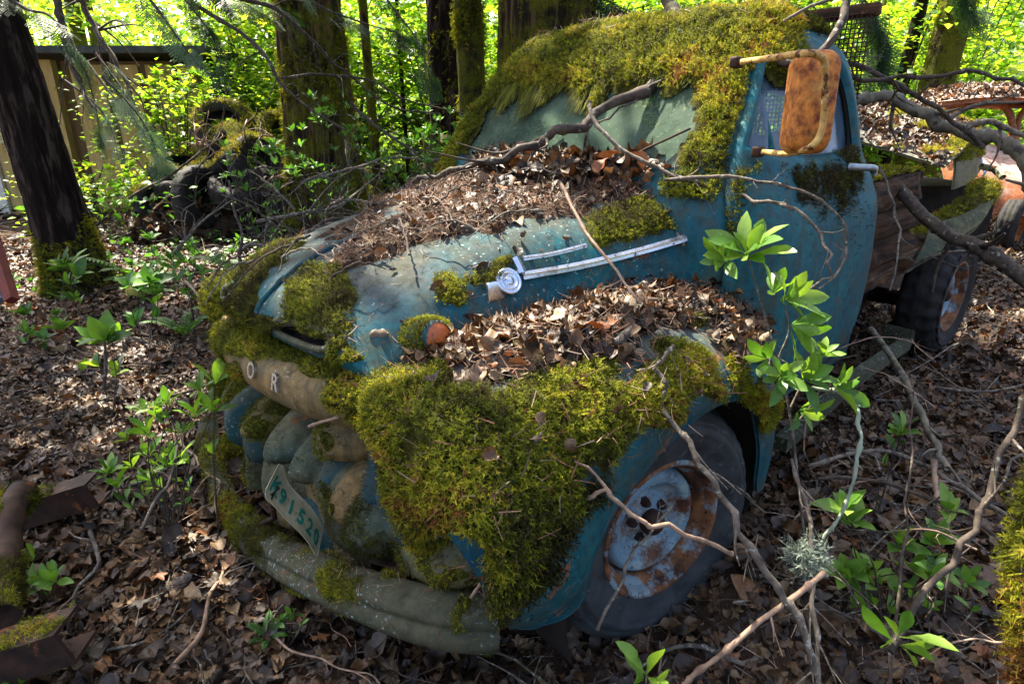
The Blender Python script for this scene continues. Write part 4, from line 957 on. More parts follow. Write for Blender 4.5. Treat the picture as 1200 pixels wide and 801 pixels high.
# door moss: below the window and on the belt
DG = DOORG; DC = np.concatenate([DG, DG[:, :1]], 1); dso = 1 if gnorm(DC)[12, 5, 1] > 0 else -1
moss_on(DC, dso, pxmask([[(920, 195), (960, 180), (1005, 170), (1012, 235), (990, 262), (960, 262), (930, 225)], [(860, 195), (885, 190), (880, 330), (858, 330)]], 12), door, .05, 60000, .024, None, .8, patch=.9, bl=2, bright=-.10)
moss_on(DC, dso, pxmask([[(905, 185), (1015, 165), (1020, 270), (1000, 300), (960, 285), (915, 260)]], 20), door, .003, 9000, .030, MOSSD, 1.2, cushion=False, bl=1)
moss_on(DC, dso, pxmask([[(965, 168), (990, 160), (990, 170), (965, 176)]], 2), door, .012, 60000, .014, bl=1)
moss_on(FP, fo_, pxmask([[(820, 300), (890, 300), (900, 400), (830, 380)]], 10, .9), fob, .02, 20000, .022, MOSSD)

P = grid_of(timb, 26, 6); P = catmull(np.swapaxes(catmull(P[:, [0, 5]], 60), 0, 1), 12); k_ = 1 if gnorm(P)[5, 30, 2] > 0 else -1
moss_on(P, k_, lambda Q: (fbm(Q, 4, 3) > -.1).astype(float), timb, .04, 12000, .03, bright=.1, bl=1, patch=1)
# ------------------------------------------------------------------ leaf litter lying on the truck
def litter_on(P, out, fn, dens, sc0, sc1, lift, temps, mat, name, label, cat, par=None, tilt=.32, bias=0.0, layers=1):
    N = gnorm(P)*out; m = blur(fn(P), 3); u, v = sample(P, dens, m)
    pos = bilin(P, u, v); nn = bilin(N, u, v); mm = bilin(m, u, v)
    H = lift*(.2+.8*np.clip(.5+.8*fbm(pos, 4, 2), 0, 1))*mm
    pos = pos+nn*(H*rng.random(len(pos))**.5)[:, None]+np.array([0, 0, .004])
    M = rotmats(len(pos), nn, tilt); s = sc0+(sc1-sc0)*rng.random(len(pos))**1.5
    r = np.clip(rng.random(len(pos))+bias, 0, 1)
    return pos, M, s, r
def pile(name, label, cat, jobs, mat):
    """jobs: list of (pos, M, s, r) -> one stuff object"""
    temps = T_OV if mat is DEADL else T_NEEDLE
    o = scatter(name, temps, np.concatenate([j[0] for j in jobs]), np.concatenate([j[1] for j in jobs]), np.concatenate([j[2] for j in jobs]), mat, None, True, np.concatenate([j[3] for j in jobs]))
    return tag(o, label, cat, kind='stuff')
# humus mounds under the litter (real thickness)
def mound(P, out, fn, th, name, label):
    N = gnorm(P)*out; m = blur(fn(P), 9); T = th*m*(.45+.55*np.clip(.5+fbm(P, 5, 3), 0, 1))+.006*fbm(P, 30, 3)*m
    F = gridF(P.shape[0], P.shape[1], flip=(out < 0)); ok = m.ravel()[F].max(1) > .10; Q = P+N*(T-.004)[..., None]
    return Q, tag(obj(name, Q.reshape(-1, 3), F[ok], SOIL, None), label, 'humus', kind='stuff')
T_OV = T_DEAD[6:]
mF = pxmask([[(430, 420), (465, 395), (520, 360), (560, 348), (640, 330), (760, 300), (860, 285), (890, 330), (900, 400), (860, 420), (835, 385), (770, 372), (755, 395), (760, 428), (700, 418), (640, 434), (560, 445), (480, 428)], ['-', (575, 436), (645, 436), (645, 452), (575, 455)], ['-', (735, 392), (770, 388), (775, 425), (740, 425)]], 9)
QF, _ = mound(FP, fo_, mF, .05, 'humus_mound', 'dark humus layer on top of the driver side fender')
j1 = litter_on(QF, fo_, mF, 2600, .022, .062, .022, T_DEAD, DEADL, '', '', '')
pile('leaf_litter', 'heap of curled brown leaves on the driver side fender below the hood', 'leaf litter', [j1], DEADL)
j2 = litter_on(QF, fo_, mF, 9000, .015, .055, .03, T_NEEDLE, NEEDL, '', '', '', tilt=.5)
pile('needle_litter', 'rusty fir needles among the leaves on the driver side fender', 'needle litter', [j2], NEEDL)
mH = pxmask([[(380, 325), (415, 275), (500, 250), (440, 235), (560, 190), (600, 150), (850, 150), (880, 250), (700, 240), (690, 255), (600, 258), (575, 285), (560, 275), (470, 292), (420, 318)], [(340, 285), (420, 262), (430, 240), (560, 190), (470, 240), (430, 262)],
             ['-', (470, 288), (560, 262), (640, 262), (690, 285), (600, 300), (560, 300)]], 9)
QH, _ = mound(HOODP, HO, mH, .03, 'humus_mound', 'reddish needle humus on the middle of the hood')
j3 = litter_on(QH, HO, mH, 15000, .012, .050, .022, T_NEEDLE, NEEDL, '', '', '', tilt=.35)
pile('needle_litter', 'carpet of reddish fir needles along the hood top', 'needle litter', [j3], NEEDL)
j4 = litter_on(QH, HO, mH, 1100, .012, .042, .02, T_DEAD, DEADL, '', '', '')
mW = pxmask([[(560, 200), (600, 165), (690, 150), (800, 160), (870, 200), (860, 260), (780, 235), (640, 225), (560, 235)]], 12)
QW, _ = mound(HOODP, HO, mW, .07, 'humus_mound', 'humus drift at the foot of the windscreen')
j5 = litter_on(QW, HO, mW, 2200, .03, .078, .05, T_DEAD, DEADL, '', '', '', tilt=.45)
pile('leaf_litter', 'drift of dry curled leaves against the windscreen', 'leaf litter', [j4, j5], DEADL)

# ------------------------------------------------------------------ loose debris caught on everything
def debris(P, out, fn, dens, name, label, temps, mat, s0, s1, tilt=.5):
    N = gnorm(P)*out; m = fn(P)*np.clip(N[..., 2]*1.3+.1, 0, 1); u, v = sample(P, dens, m); pos = bilin(P, u, v); nn = bilin(N, u, v); k = fbm(pos, 5, 3) > -.25; pos, nn = pos[k], nn[k]
    pos = pos+nn*(.004+.02*rng.random(len(pos))[:, None]*(mat is NEEDL)); n = len(pos)
    return tag(scatter(name, temps, pos, rotmats(n, nn, tilt), s0+(s1-s0)*rng.random(n), mat), label, 'litter', kind='stuff')
one = lambda Q: np.ones(Q.shape[:-1])
debris(FP+gnorm(FP)*fo_*.018, fo_, pxmask([[(380, 400), (900, 330), (900, 480), (720, 560), (600, 700), (450, 600)]], 5), 1700, 'needle_litter', 'brown needles and bits of twig caught in the fender moss', T_NEEDLE, NEEDL, .015, .055, .7)
debris(HOODP, HO, one, 900, 'needle_litter', 'single needles strewn over the bare hood paint', T_NEEDLE, NEEDL, .012, .035, .25)
debris(HOODP, HO, one, 45, 'leaf_litter', 'single dead leaves strewn over the hood', T_OV, DEADL, .02, .055, .3)
debris(FP+gnorm(FP)*fo_*.03, fo_, pxmask([[(400, 420), (880, 400), (800, 520), (640, 560), (450, 520)]], 5), 60, 'leaf_litter', 'a few dead leaves caught on the fender moss', T_OV, DEADL, .02, .05, .5)
debris(BP, bo, one, 2600, 'needle_litter', 'needles and crumbs lying on the bumper', T_NEEDLE, NEEDL, .01, .035, .4)
RG2 = RG+np.array([0, 0, .03]); debris(RG2, 1 if gnorm(RG)[8, 40, 2] > 0 else -1, one, 1200, 'needle_litter', 'needles on the mossy cab roof', T_NEEDLE, NEEDL, .02, .06, .5)
moss_on(HOODP, HO, lambda Q: (fbm(Q, 9, 3) > .12).astype(float)*(Q[..., 0] > -.3), hood, .004, 2600, .014, MOSSD, cushion=False)
moss_on(CB, o1, lambda Q: (fbm(Q, 8, 3) > .05).astype(float)*(Q[..., 0] < -1.0)*0, cab_body, .004, 100, .014, MOSSD, cushion=False)
moss_on(DC, dso, lambda Q: (fbm(Q*np.array([1, 1, .4]), 7, 3) > .10).astype(float), door, .003, 1500, .012, MOSSD, cushion=False)
for o_ in list(TR.children):
    if o_.name.startswith('crushed') or o_.name.startswith('headlamp_pod'): 
        P = grid_of(o_, 26, 44); moss_on(P, outsign(P), lambda Q: (fbm(Q, 9, 3) > .0).astype(float), o_, .01, 9000, .014, MOSSD, cushion=False)

for q_, (lst, nm) in enumerate(((HOODP, 'hood'), (FP, 'fender'))):
    m_ = (mH, mF)[q_]; o__ = (HO, fo_)[q_]; N = gnorm(lst)*o__; u, v = sample(lst, 130, blur(m_(lst), 3)); pos = bilin(lst, u, v)+bilin(N, u, v)*.03; n = len(pos)
    tag(scatter('twig_litter', [stick_t(k) for k in range(6)], pos, rotmats(n, bilin(N, u, v), .22), .05+.10*rng.random(n), TWIG), ('short grey twigs scattered in the hood litter', 'short grey twigs scattered in the fender leaf heap')[q_], 'twig litter', kind='stuff')
# ------------------------------------------------------------------ forest floor
def build_ground():
    a = np.concatenate([-np.geomspace(400, 1.5, 36), np.linspace(-1.4, 9, 260), np.geomspace(9.1, 600, 90)])
    b = np.concatenate([-np.geomspace(500, 5.1, 50), np.linspace(-5, 5, 240), np.geomspace(5.1, 500, 50)])
    D, S = np.meshgrid(a, b, indexing='ij'); P = CAM*[1, 1, 0]+FH*D[..., None]+RT*S[..., None]; P[..., 2] = gz(P[..., 0], P[..., 1])
    fl = gnorm(P)[100, 100, 2] < 0
    o = obj('ground', P.reshape(-1, 3), gridF(len(a), len(b), flip=fl), SOIL); tag(o, 'dark forest floor under the fallen leaves', kind='structure')
build_ground()
def gnear(n, d0, d1, wide=.92, keep=None, zoff=0.0):
    """random floor points seen between two distances, spread evenly on the ground"""
    d = np.sqrt(rng.uniform(d0*d0, d1*d1, n)); s = rng.uniform(-1, 1, n)*(wide*d+.25); P = CAM*[1, 1, 0]+FH*d[:, None]+RT*s[:, None]
    P[:, 2] = gz(P[:, 0], P[:, 1])+zoff; return P
def gnormals(P):
    e = .05; zx = (gz(P[:, 0]+e, P[:, 1])-gz(P[:, 0]-e, P[:, 1]))/(2*e); zy = (gz(P[:, 0], P[:, 1]+e)-gz(P[:, 0], P[:, 1]-e))/(2*e)
    n = np.stack([-zx, -zy, np.ones(len(P))], 1); return n/np.linalg.norm(n, axis=1, keepdims=True)
jobs = []
def ground_leaves(n, d0, d1, s0, s1, tilt=.38, lift=.03, temps=T_DEAD, mat=DEADL, name='leaf_litter', label='', wide=.92):
    P = gnear(n, d0, d1, wide); N = gnormals(P); P[:, 2] += lift*rng.random(n)**1.5+.004; r = rng.random(n)
    r = np.clip(r*.95+.10*fbm(P, 1.2, 2), 0, 1)
    return tag(scatter(name, temps, P, rotmats(n, N, tilt), s0+(s1-s0)*rng.random(n)**1.6, mat, None, True, r), label, 'leaf litter', kind='stuff')
ground_leaves(1500, .6, 2.4, .06, .10, .20, .045, T_DEAD[:10], label='large whole dead leaves lying on top of the near litter')
ground_leaves(23000, .7, 3.6, .028, .085, .30, .030, wide=1.2, label='brown dead leaves carpeting the ground in the foreground')
ground_leaves(28000, 3.4, 8.0, .045, .105, .32, .04, wide=1.2, temps=T_DEAD[2:6]+T_DEAD[8:12], label='brown dead leaves covering the ground beyond the truck')
ground_leaves(18000, 7.8, 19, .09, .20, .4, .05, T_DEADLOW, wide=1.2, label='sunlit dead leaves on the far forest floor')
P = gnear(42000, .7, 5.0); N = gnormals(P); P[:, 2] += .03*rng.random(len(P))
tag(scatter('needle_litter', T_NEEDLE, P, rotmats(len(P), N, .4), .02+.05*rng.random(len(P)), NEEDL), 'fallen needles and fine twigs between the ground leaves', 'needle litter', kind='stuff')

n = 900; P = gnear(n, .7, 4.5); N = gnormals(P); P[:, 2] += .02+.02*rng.random(n)
tag(scatter('twig_litter', [stick_t(k) for k in range(6)], P, rotmats(n, N, .18), .05+.13*rng.random(n), TWIG), 'short broken twigs matted into the ground leaves', 'twig litter', kind='stuff')
# loose sticks
def stick_mesh(l, r, seed, bend=.12, fork=True):
    q = np.random.default_rng(seed); n = 9; t = np.linspace(0, 1, n); y = np.cumsum(q.normal(size=n)*.05)*bend/.12*l; z = np.cumsum(q.normal(size=n)*.03)*l*.6; z -= z.min()
    p = np.column_stack([(t-.5)*l, y-y.mean(), z*.5]); mb = MB(); V, F = tube(catmull(p, 22), np.linspace(r, r*.35, 22), 6, jit=.25, seed=seed); mb.add(V, F)
    if fork:
        for k in range(q.integers(1, 4)):
            i = q.integers(2, 7); a = q.uniform(.5, 1.1)*q.choice([-1, 1]); ll = l*q.uniform(.15, .35); d = np.array([math.cos(a), math.sin(a), q.uniform(0, .35)])
            pp = [p[i], p[i]+d*ll*.5+[0, 0, .01], p[i]+d*ll+q.normal(size=3)*.02*l]; V, F = tube(catmull(pp, 8), np.linspace(r*.55, r*.2, 8), 5); mb.add(V, F)
    return mb
PROTO = []
for k in range(12):
    PROTO.append([stick_mesh(.35+.12*(k % 5), .0035+.0011*(k % 4), 60+k), (TWIG, TWIGD, TWIGL)[k % 3]])
def scatter_sticks(n, d0, d1, sc0, sc1, label, grp, lift=.02):
    pts = gnear(n, d0, d1); made = {}
    for i, p in enumerate(pts):
        k = int(rng.integers(0, 12))
        if k not in made:
            mb, m = PROTO[k]; mb2 = MB(); mb2.V = [v.copy() for v in mb.V]; mb2.F = mb.F; mb2.A = mb.A; mb2.n = mb.n
            o = mb2.build('fallen_stick', m); made[k] = o; tag(o, label, 'stick', grp)
        else: o = made[k].copy(); COL.objects.link(o)
        o.location = (p[0], p[1], p[2]+lift+.03*rng.random()); o.rotation_euler = (rng.normal()*.10, rng.normal()*.12, rng.uniform(0, 6.28)); o.scale = (rng.uniform(sc0, sc1),)*3
scatter_sticks(150, .9, 4.2, .5, 1.4, 'thin broken stick lying loose among the brown ground leaves', 'sticks scattered over the near leaf litter')
scatter_sticks(125, 4.2, 9.5, 1.3, 3.2, 'long fallen stick lying on the shaded ground behind the truck', 'sticks lying on the ground farther back')

# ------------------------------------------------------------------ named branches (px, py, distance)
def branch(name, label, pts, r0, r1, mat, cat='branch', side=0, seed=0, sl=.15, grp=None, sides=8, jit=.25, parent=None, droop=0):
    P = np.array([at(p[0], p[1], 'D', p[2]) if len(p) == 3 else at(*p) for p in pts]); n = max(16, len(P)*9)
    C = catmull(P, n); q = np.random.default_rng(seed+900); k = np.random.default_rng(seed).normal(size=(n, 3)); L = np.linalg.norm(P[-1]-P[0])
    C = C+np.array([np.interp(np.arange(n), np.arange(0, n, 4), q.normal(size=len(range(0, n, 4)))) for _ in range(3)]).T*min(.012, L*.007)
    mb = MB(); R = np.linspace(r0, r1, n)*(1+.22*np.abs(q.normal(size=n))*(q.random(n) < .35)); V, F = tube(C, R, sides, jit=jit, seed=seed); mb.add(V, F)
    for _ in range(side):
        i = int(q.integers(n//8, n-2)); t = C[min(i+1, n-1)]-C[i-1]; t /= np.linalg.norm(t); d = t+q.normal(size=3)*.8; d /= np.linalg.norm(d); l = sl*q.uniform(.4, 1.1); r = R[i]*.5
        pp = [C[i], C[i]+d*l*.5+q.normal(size=3)*l*.08, C[i]+d*l+q.normal(size=3)*l*.15-[0, 0, droop*l]]; V, F = tube(catmull(pp, 9), np.linspace(r, r*.3, 9), 5); mb.add(V, F)
        if q.random() < .5:
            pp2 = [pp[1], pp[1]+(d+q.normal(size=3)*.7)*l*.4]; V, F = tube(pp2, [r*.5, r*.2], 4); mb.add(V, F)
    base = C[0]; o = mb.build(name, mat, parent, base=None if parent else base)
    if parent is None: tag(o, label, cat, grp)
    return o
branch('fallen_branch', 'long forked grey branch lying from the cab roof down across the windscreen and hood', [(770, -40, 2.35), (790, 12, 2.30), (806, 48, 2.22), (785, 82, 2.15), (755, 106, 2.10), (700, 136, 2.05), (640, 165, 2.05), (590, 184, 2.08), (530, 200, 2.15), (495, 212, 2.2), (440, 245, 2.25), (395, 268, 2.3)], .024, .006, TWIGD, side=14, seed=1, sl=.25, sides=12)
branch('broken_branch', 'short thick mossy branch stub across the roof edge above the driver door', [(803, 48, 2.22), (835, 30, 2.2), (880, 26, 2.15), (925, 34, 2.1)], .024, .018, ALDER, seed=2, side=2, sl=.1, sides=12)
branch('curved_branch', 'curved grey branch hooking down in front of the rusty mirror', [(880, 30, 2.0), (893, 52, 1.95), (918, 74, 1.9), (950, 70, 1.9), (975, 45, 1.92), (990, 10, 1.95), (996, -30, 2.0)], .010, .013, TWIGD, seed=3, side=3, sl=.08)
branch('twig', 'thin straight twig slanting over the roof and windscreen branch', [(1000, -10, 1.95), (880, 38, 2.0), (800, 80, 2.05), (740, 120, 2.08), (700, 142, 2.1)], .005, .003, TWIG, 'twig', seed=4)
branch('twig', 'knobbly grey twig running from the windscreen branch to the door', [(690, 125, 2.0), (705, 150, 1.95), (745, 182, 1.9), (800, 207, 1.85), (855, 225, 1.8), (890, 236, 1.75), (925, 240, 1.7), (955, 262, 1.68), (968, 292, 1.66), (970, 320, 1.66), (945, 343, 1.66)], .0065, .003, TWIG, 'twig', side=9, seed=5, sl=.10)
branch('twig', 'upper looping twig in front of the teal door', [(780, 210, 1.75), (840, 207, 1.72), (890, 212, 1.7), (935, 222, 1.68), (975, 245, 1.66), (992, 275, 1.66), (985, 315, 1.66), (958, 340, 1.66)], .005, .0025, TWIG, 'twig', side=6, seed=6, sl=.06)
branch('twig', 'pale twig hanging from the leaf drift over the chrome spear', [(655, 212, 1.75), (675, 250, 1.68), (705, 295, 1.6), (735, 335, 1.52), (752, 358, 1.48)], .005, .003, TWIGL, 'twig', side=3, seed=7, sl=.07)
branch('fallen_limb', 'thick alder limb with smooth spotted bark arching behind the cab over the green wreck', [(985, 118, 3.3), (1030, 112, 3.3), (1062, 122, 3.25), (1095, 142, 3.2), (1135, 158, 3.1), (1170, 165, 3.0), (1198, 180, 2.9), (1216, 222, 2.8), (1236, 280, 2.7)], .027, .035, ALDER, seed=8, side=4, sl=.3, sides=16, jit=.12)
branch('fallen_limb', 'mottled dark limb slanting down to the right beside the rear wheel', [(1045, 205, 3.0), (1075, 245, 2.9), (1110, 275, 2.8), (1150, 292, 2.7), (1200, 325, 2.6), (1240, 355, 2.5)], .026, .03, TWIGD, seed=9, side=7, sl=.25, sides=12)
branch('fallen_branch', 'thin dark branch stretched level above the alder limb', [(960, 82, 2.6), (1010, 92, 2.6), (1060, 92, 2.6), (1130, 84, 2.5), (1180, 92, 2.4), (1230, 105, 2.3)], .009, .006, TWIGD, seed=10, side=4, sl=.2)
branch('fallen_branch', 'dark branch crossing down from the wire screen to the alder limb', [(985, 68, 2.7), (1030, 90, 2.7), (1075, 112, 2.8), (1120, 145, 2.9), (1155, 172, 2.9)], .012, .010, TWIGD, seed=11, side=4, sl=.2)
branch('fallen_branch', 'grey forked branch lying on the junction of the alder limb', [(1130, 150, 2.9), (1160, 142, 2.85), (1190, 155, 2.8), (1230, 168, 2.7)], .014, .010, TWIG, seed=12, side=3, sl=.2)
branch('twig', 'twig hanging in front of the rotten timber behind the cab', [(1030, 195, 2.6), (1040, 220, 2.6), (1052, 262, 2.55), (1052, 300, 2.5), (1042, 340, 2.5)], .006, .003, TWIG, 'twig', seed=13, side=4, sl=.1)
branch('bent_twig', 'pale forked twig bending over the fender moss in front of the front wheel', [(553, 702, 1.28), (575, 665, 1.25), (600, 634, 1.22), (650, 596, 1.2), (690, 580, 1.18), (712, 575, 1.17), (740, 600, 1.17), (772, 616, 1.17), (820, 632, 1.2), (862, 645, 1.25)], .0032, .0050, TWIGL, 'twig', seed=14)
branch('bent_twig', 'short pale tip of twig rising in front of the lower fender', [(672, 540, 1.16), (690, 548, 1.16), (703, 562, 1.17), (714, 576, 1.17)], .0022, .0035, TWIGL, 'twig', seed=15)
branch('leaning_stem', 'long thin crooked stem leaning from the ground across the front wheel to the fender', [(768, 430, 1.35), (778, 455, 1.34), (775, 475, 1.33), (800, 510, 1.3), (835, 560, 1.27), (862, 610, 1.25), (890, 660, 1.25), (930, 715, 1.25), (955, 790, 1.25)], .0045, .008, TWIG, 'stem', seed=16, side=5, sl=.1)
branch('twig', 'dark twig standing in front of the wheel hub', [(700, 735, 1.25), (728, 680, 1.3), (742, 650, 1.32), (760, 622, 1.35), (790, 588, 1.45)], .004, .003, TWIG, 'twig', seed=17, side=5, sl=.07)
branch('twig', 'pale twigs matted on top of the fender moss', [(690, 428, 1.42), (735, 434, 1.4), (765, 430, 1.36), (790, 405, 1.38)], .0045, .004, TWIG, 'twig', seed=18, side=5, sl=.05)
branch('twig', 'bare brown stick poking from the moss above the grille teeth', [(362, 499, 1.42), (400, 486, 1.42), (440, 468, 1.42), (478, 458, 1.42)], .0042, .0035, TWIGL, 'twig', seed=19)
branch('twig', 'grey stick tucked below the orange lamp', [(440, 432, 1.5), (470, 420, 1.5), (498, 402, 1.5)], .005, .004, TWIG, 'twig', seed=20, side=2, sl=.04)
branch('stick', 'pale straight stick leaning on the leaves at the bottom edge', [(800, 800, 1.2), (850, 762, 1.2), (910, 715, 1.25), (968, 670, 1.3)], .0050, .0060, TWIGL, 'stick', seed=21, side=2, sl=.05)
branch('lichened_sapling', 'stem crusted with pale lichen curving beside the green sapling', [(950, 455, 1.6), (985, 460, 1.58), (1005, 485, 1.55), (1006, 530, 1.5), (992, 585, 1.5), (968, 625, 1.5), (960, 640, 1.5)], .0055, .004, LICH, 'stem', seed=22, side=4, sl=.04, jit=.8)
branch('lichened_sapling', 'upright lichen covered stem right of the front wheel', [(925, 540, 1.45), (945, 590, 1.4), (952, 650, 1.35), (955, 720, 1.3), (960, 810, 1.25)], .004, .0055, TWIG, 'stem', seed=23, side=10, sl=.10, jit=.5)
branch('leaning_stem', 'dark crooked stem rising from the lower right to the right edge', [(1040, 760, 1.3), (1080, 700, 1.35), (1120, 650, 1.4), (1145, 600, 1.45), (1170, 545, 1.5), (1205, 460, 1.55)], .007, .008, TWIGD, 'stem', seed=24, side=6, sl=.12)
branch('thin_stem', 'thin straight brown stem standing alone at the lower right', [(1040, 800, 1.35), (1052, 700, 1.4), (1062, 600, 1.5), (1068, 520, 1.55), (1066, 440, 1.6)], .004, .002, TWIGD, 'stem', seed=25)
branch('arched_stick', 'long grey stick arched over the leaves right of the running board', [(950, 545, 1.9), (1000, 530, 1.95), (1060, 535, 2.0), (1110, 560, 1.95), (1160, 590, 1.9), (1210, 625, 1.8)], .006, .007, TWIG, 'stick', seed=26, side=5, sl=.15)
branch('arched_stick', 'second arched stick below the longer grey one on the right', [(960, 560, 1.85), (1010, 560, 1.85), (1070, 575, 1.8), (1130, 600, 1.75), (1200, 650, 1.65)], .005, .006, TWIGD, 'stick', seed=27, side=5, sl=.12)
branch('stick', 'pale bark stick pointing from the door corner to the right foreground', [(1018, 385, 2.7), (1048, 430, 2.4), (1080, 480, 2.15), (1100, 525, 2.0), (1112, 550, 1.95)], .012, .010, ALDER, 'stick', seed=28, side=3, sl=.15)
branch('stick', 'short light stick crossing below the arched grey one', [(1095, 540, 1.95), (1098, 580, 1.85), (1100, 600, 1.8)], .008, .006, TWIGL, 'stick', seed=29)
branch('stick', 'grey forked stick on the ground in front of the rear wheel', [(1060, 320, 3.3), (1090, 300, 3.2), (1130, 295, 3.1), (1180, 305, 2.9)], .008, .006, TWIG, 'stick', seed=30, side=5, sl=.2)
branch('dead_sapling', 'dead red brown sapling standing left of the hood', [(287, 336, 2.6), (280, 300, 2.6), (283, 270, 2.6), (273, 240, 2.6), (268, 212, 2.6)], .008, .004, TWIGD, 'sapling', seed=31, side=4, sl=.10)
branch('twig', 'pink grey twig pointing at the mossy far fender', [(216, 328, 2.4), (232, 345, 2.35), (245, 365, 2.3), (264, 376, 2.25)], .005, .004, TWIGL, 'twig', seed=32, side=2, sl=.08)
branch('dead_sapling', 'short broken dark stick standing in the leaves left of the truck', [(122, 455, 2.8), (124, 420, 2.85), (122, 392, 2.9)], .008, .006, TWIGD, 'stick', seed=33)
branch('stick', 'thin stem lying behind the left green shrub', [(165, 620, 1.9), (180, 590, 1.95), (200, 560, 2.0), (208, 520, 2.05)], .006, .004, TWIG, 'stick', seed=34, side=2, sl=.1)
branch('stick', 'bent grey stick on the leaves below the mossy steel frame', [(105, 620, 1.75), (115, 660, 1.7), (90, 690, 1.7), (85, 720, 1.7)], .005, .004, TWIG, 'stick', seed=35, side=2, sl=.1)
brush = [[(300, 262, 4.2), (350, 250, 4.3), (400, 240, 4.5), (445, 205, 5)], [(330, 300, 3.6), (380, 262, 3.7), (420, 252, 3.8), (480, 215, 4)], [(280, 290, 4), (330, 285, 4), (385, 262, 4), (470, 250, 4)],
         [(410, 120, 5), (450, 155, 5), (500, 190, 5), (520, 230, 5)], [(350, 215, 5.2), (400, 200, 5.4), (470, 185, 5.6), (540, 190, 5.8)], [(150, 230, 6.5), (200, 205, 6.4), (240, 175, 6.4), (262, 160, 6.4)], [(200, 300, 5), (235, 262, 5.1), (270, 235, 5.2)]]
lab_ = ['silvery dead branch arching behind the hood', 'dead branch rising from the hood litter towards the mossy cedar', 'low dead branch lying just behind the hood', 'dark bough slanting down in front of the green clearing', 'fallen bough below the two mossy trunks', 'pale dead branch leaning on the tyre pile', 'thin dead branch leaning up from the bank in front of the tyre heap']
for i, (b, l) in enumerate(zip(brush, lab_)): branch('dead_branch', l, b, .014, .006, (TWIG, TWIGD)[i % 2], seed=50+i, side=9, sl=.5)
qb = np.random.default_rng(31)
for i in range(34):
    px, py = qb.uniform(870, 1190), qb.uniform(400, 760); D = np.interp(py, [400, 760], [2.3, 1.3])*qb.uniform(.95, 1.1); dx, dy = qb.uniform(-110, 110), qb.uniform(-90, 60)
    branch('bare_twig', 'thin bare twig tangled in the brush right of the front wheel', [(px, py, D), (px+dx*.5+qb.normal()*12, py+dy*.5-abs(dx)*.12, D*.99), (px+dx, py+dy, D*1.02)], .0028, .0012, (TWIG, TWIGD, TWIGL)[i % 3], 'twig', seed=400+i, side=4, sl=.09, grp='twigs tangled right of the truck', sides=6)
for i in range(15):
    px, py = qb.uniform(270, 560), qb.uniform(195, 285); D = np.interp(py, [195, 285], [5.2, 3.6])*qb.uniform(.95, 1.1); dx, dy = qb.uniform(-90, 90), qb.uniform(-55, 35)
    branch('bare_twig', 'bare grey brush twig behind the hood below the cedar', [(px, py, D), (px+dx*.5+qb.normal()*8, py+dy*.5-abs(dx)*.10, D), (px+dx, py+dy, D*1.03)], .008, .003, (TWIG, TWIGD)[i % 2], 'twig', seed=450+i, side=5, sl=.28, grp='brush twigs behind the hood', sides=6)
for i in range(16):
    u_, v_ = qb.uniform(.25, .9), qb.uniform(.3, .8); c = HOODP[int(u_*169), int(v_*199)]+[0, 0, .05]; a = qb.uniform(0, 6.28); l = qb.uniform(.12, .30); e = c+np.array([math.cos(a)*l, math.sin(a)*l, 0]); k = np.argmin(((HOODP[..., :2]-e[:2])**2).sum(-1)); e[2] = HOODP.reshape(-1, 3)[k][2]+.05
    P = [c, (c+e)/2+[0, 0, .03], e]; mb = MB(); V, F = tube(catmull(P, 14)+qb.normal(size=(14, 3))*.002, np.linspace(.0035, .0015, 14), 6); mb.add(V, F); tag(mb.build('twig', (TWIG, TWIGD)[i % 2], base=c), 'thin grey twig lying on the needle litter of the hood', 'twig', 'twigs on the hood')
# dark hanging limbs of the trees at the top
def mossy_limb(label, pts, r0, r1, seed, side=6, sl=.6): return branch('hanging_limb', label, pts, r0, r1, TWIGD, 'limb', side=side, seed=seed, sl=sl, droop=.3)
mossy_limb('dark limb curving down beside the left fir trunk', [(60, -40, 4.8), (75, 40, 4.8), (88, 85, 4.8), (112, 125, 4.8)], .03, .010, 70, 4, .4)
mossy_limb('long bare bough drooping from the top middle towards the brush', [(235, 10, 5), (300, 55, 5), (340, 110, 5), (405, 150, 5)], .018, .008, 71, 8, .5)
mossy_limb('thin bough reaching right from the cedar trunk', [(250, -10, 4.8), (320, 10, 5), (380, 60, 5.2), (450, 120, 5.6), (520, 135, 6)], .018, .006, 72, 9, .5)
mossy_limb('mossy limb hanging over the shed wall', [(85, -30, 7.5), (110, 30, 7.5), (140, 80, 7.5), (160, 125, 7.5)], .04, .02, 73, 8, .6)
mossy_limb('bough crossing the clearing in front of the thin trunks', [(330, 90, 5.5), (420, 92, 5.8), (480, 118, 6), (560, 135, 6.2)], .012, .005, 74, 9, .4)

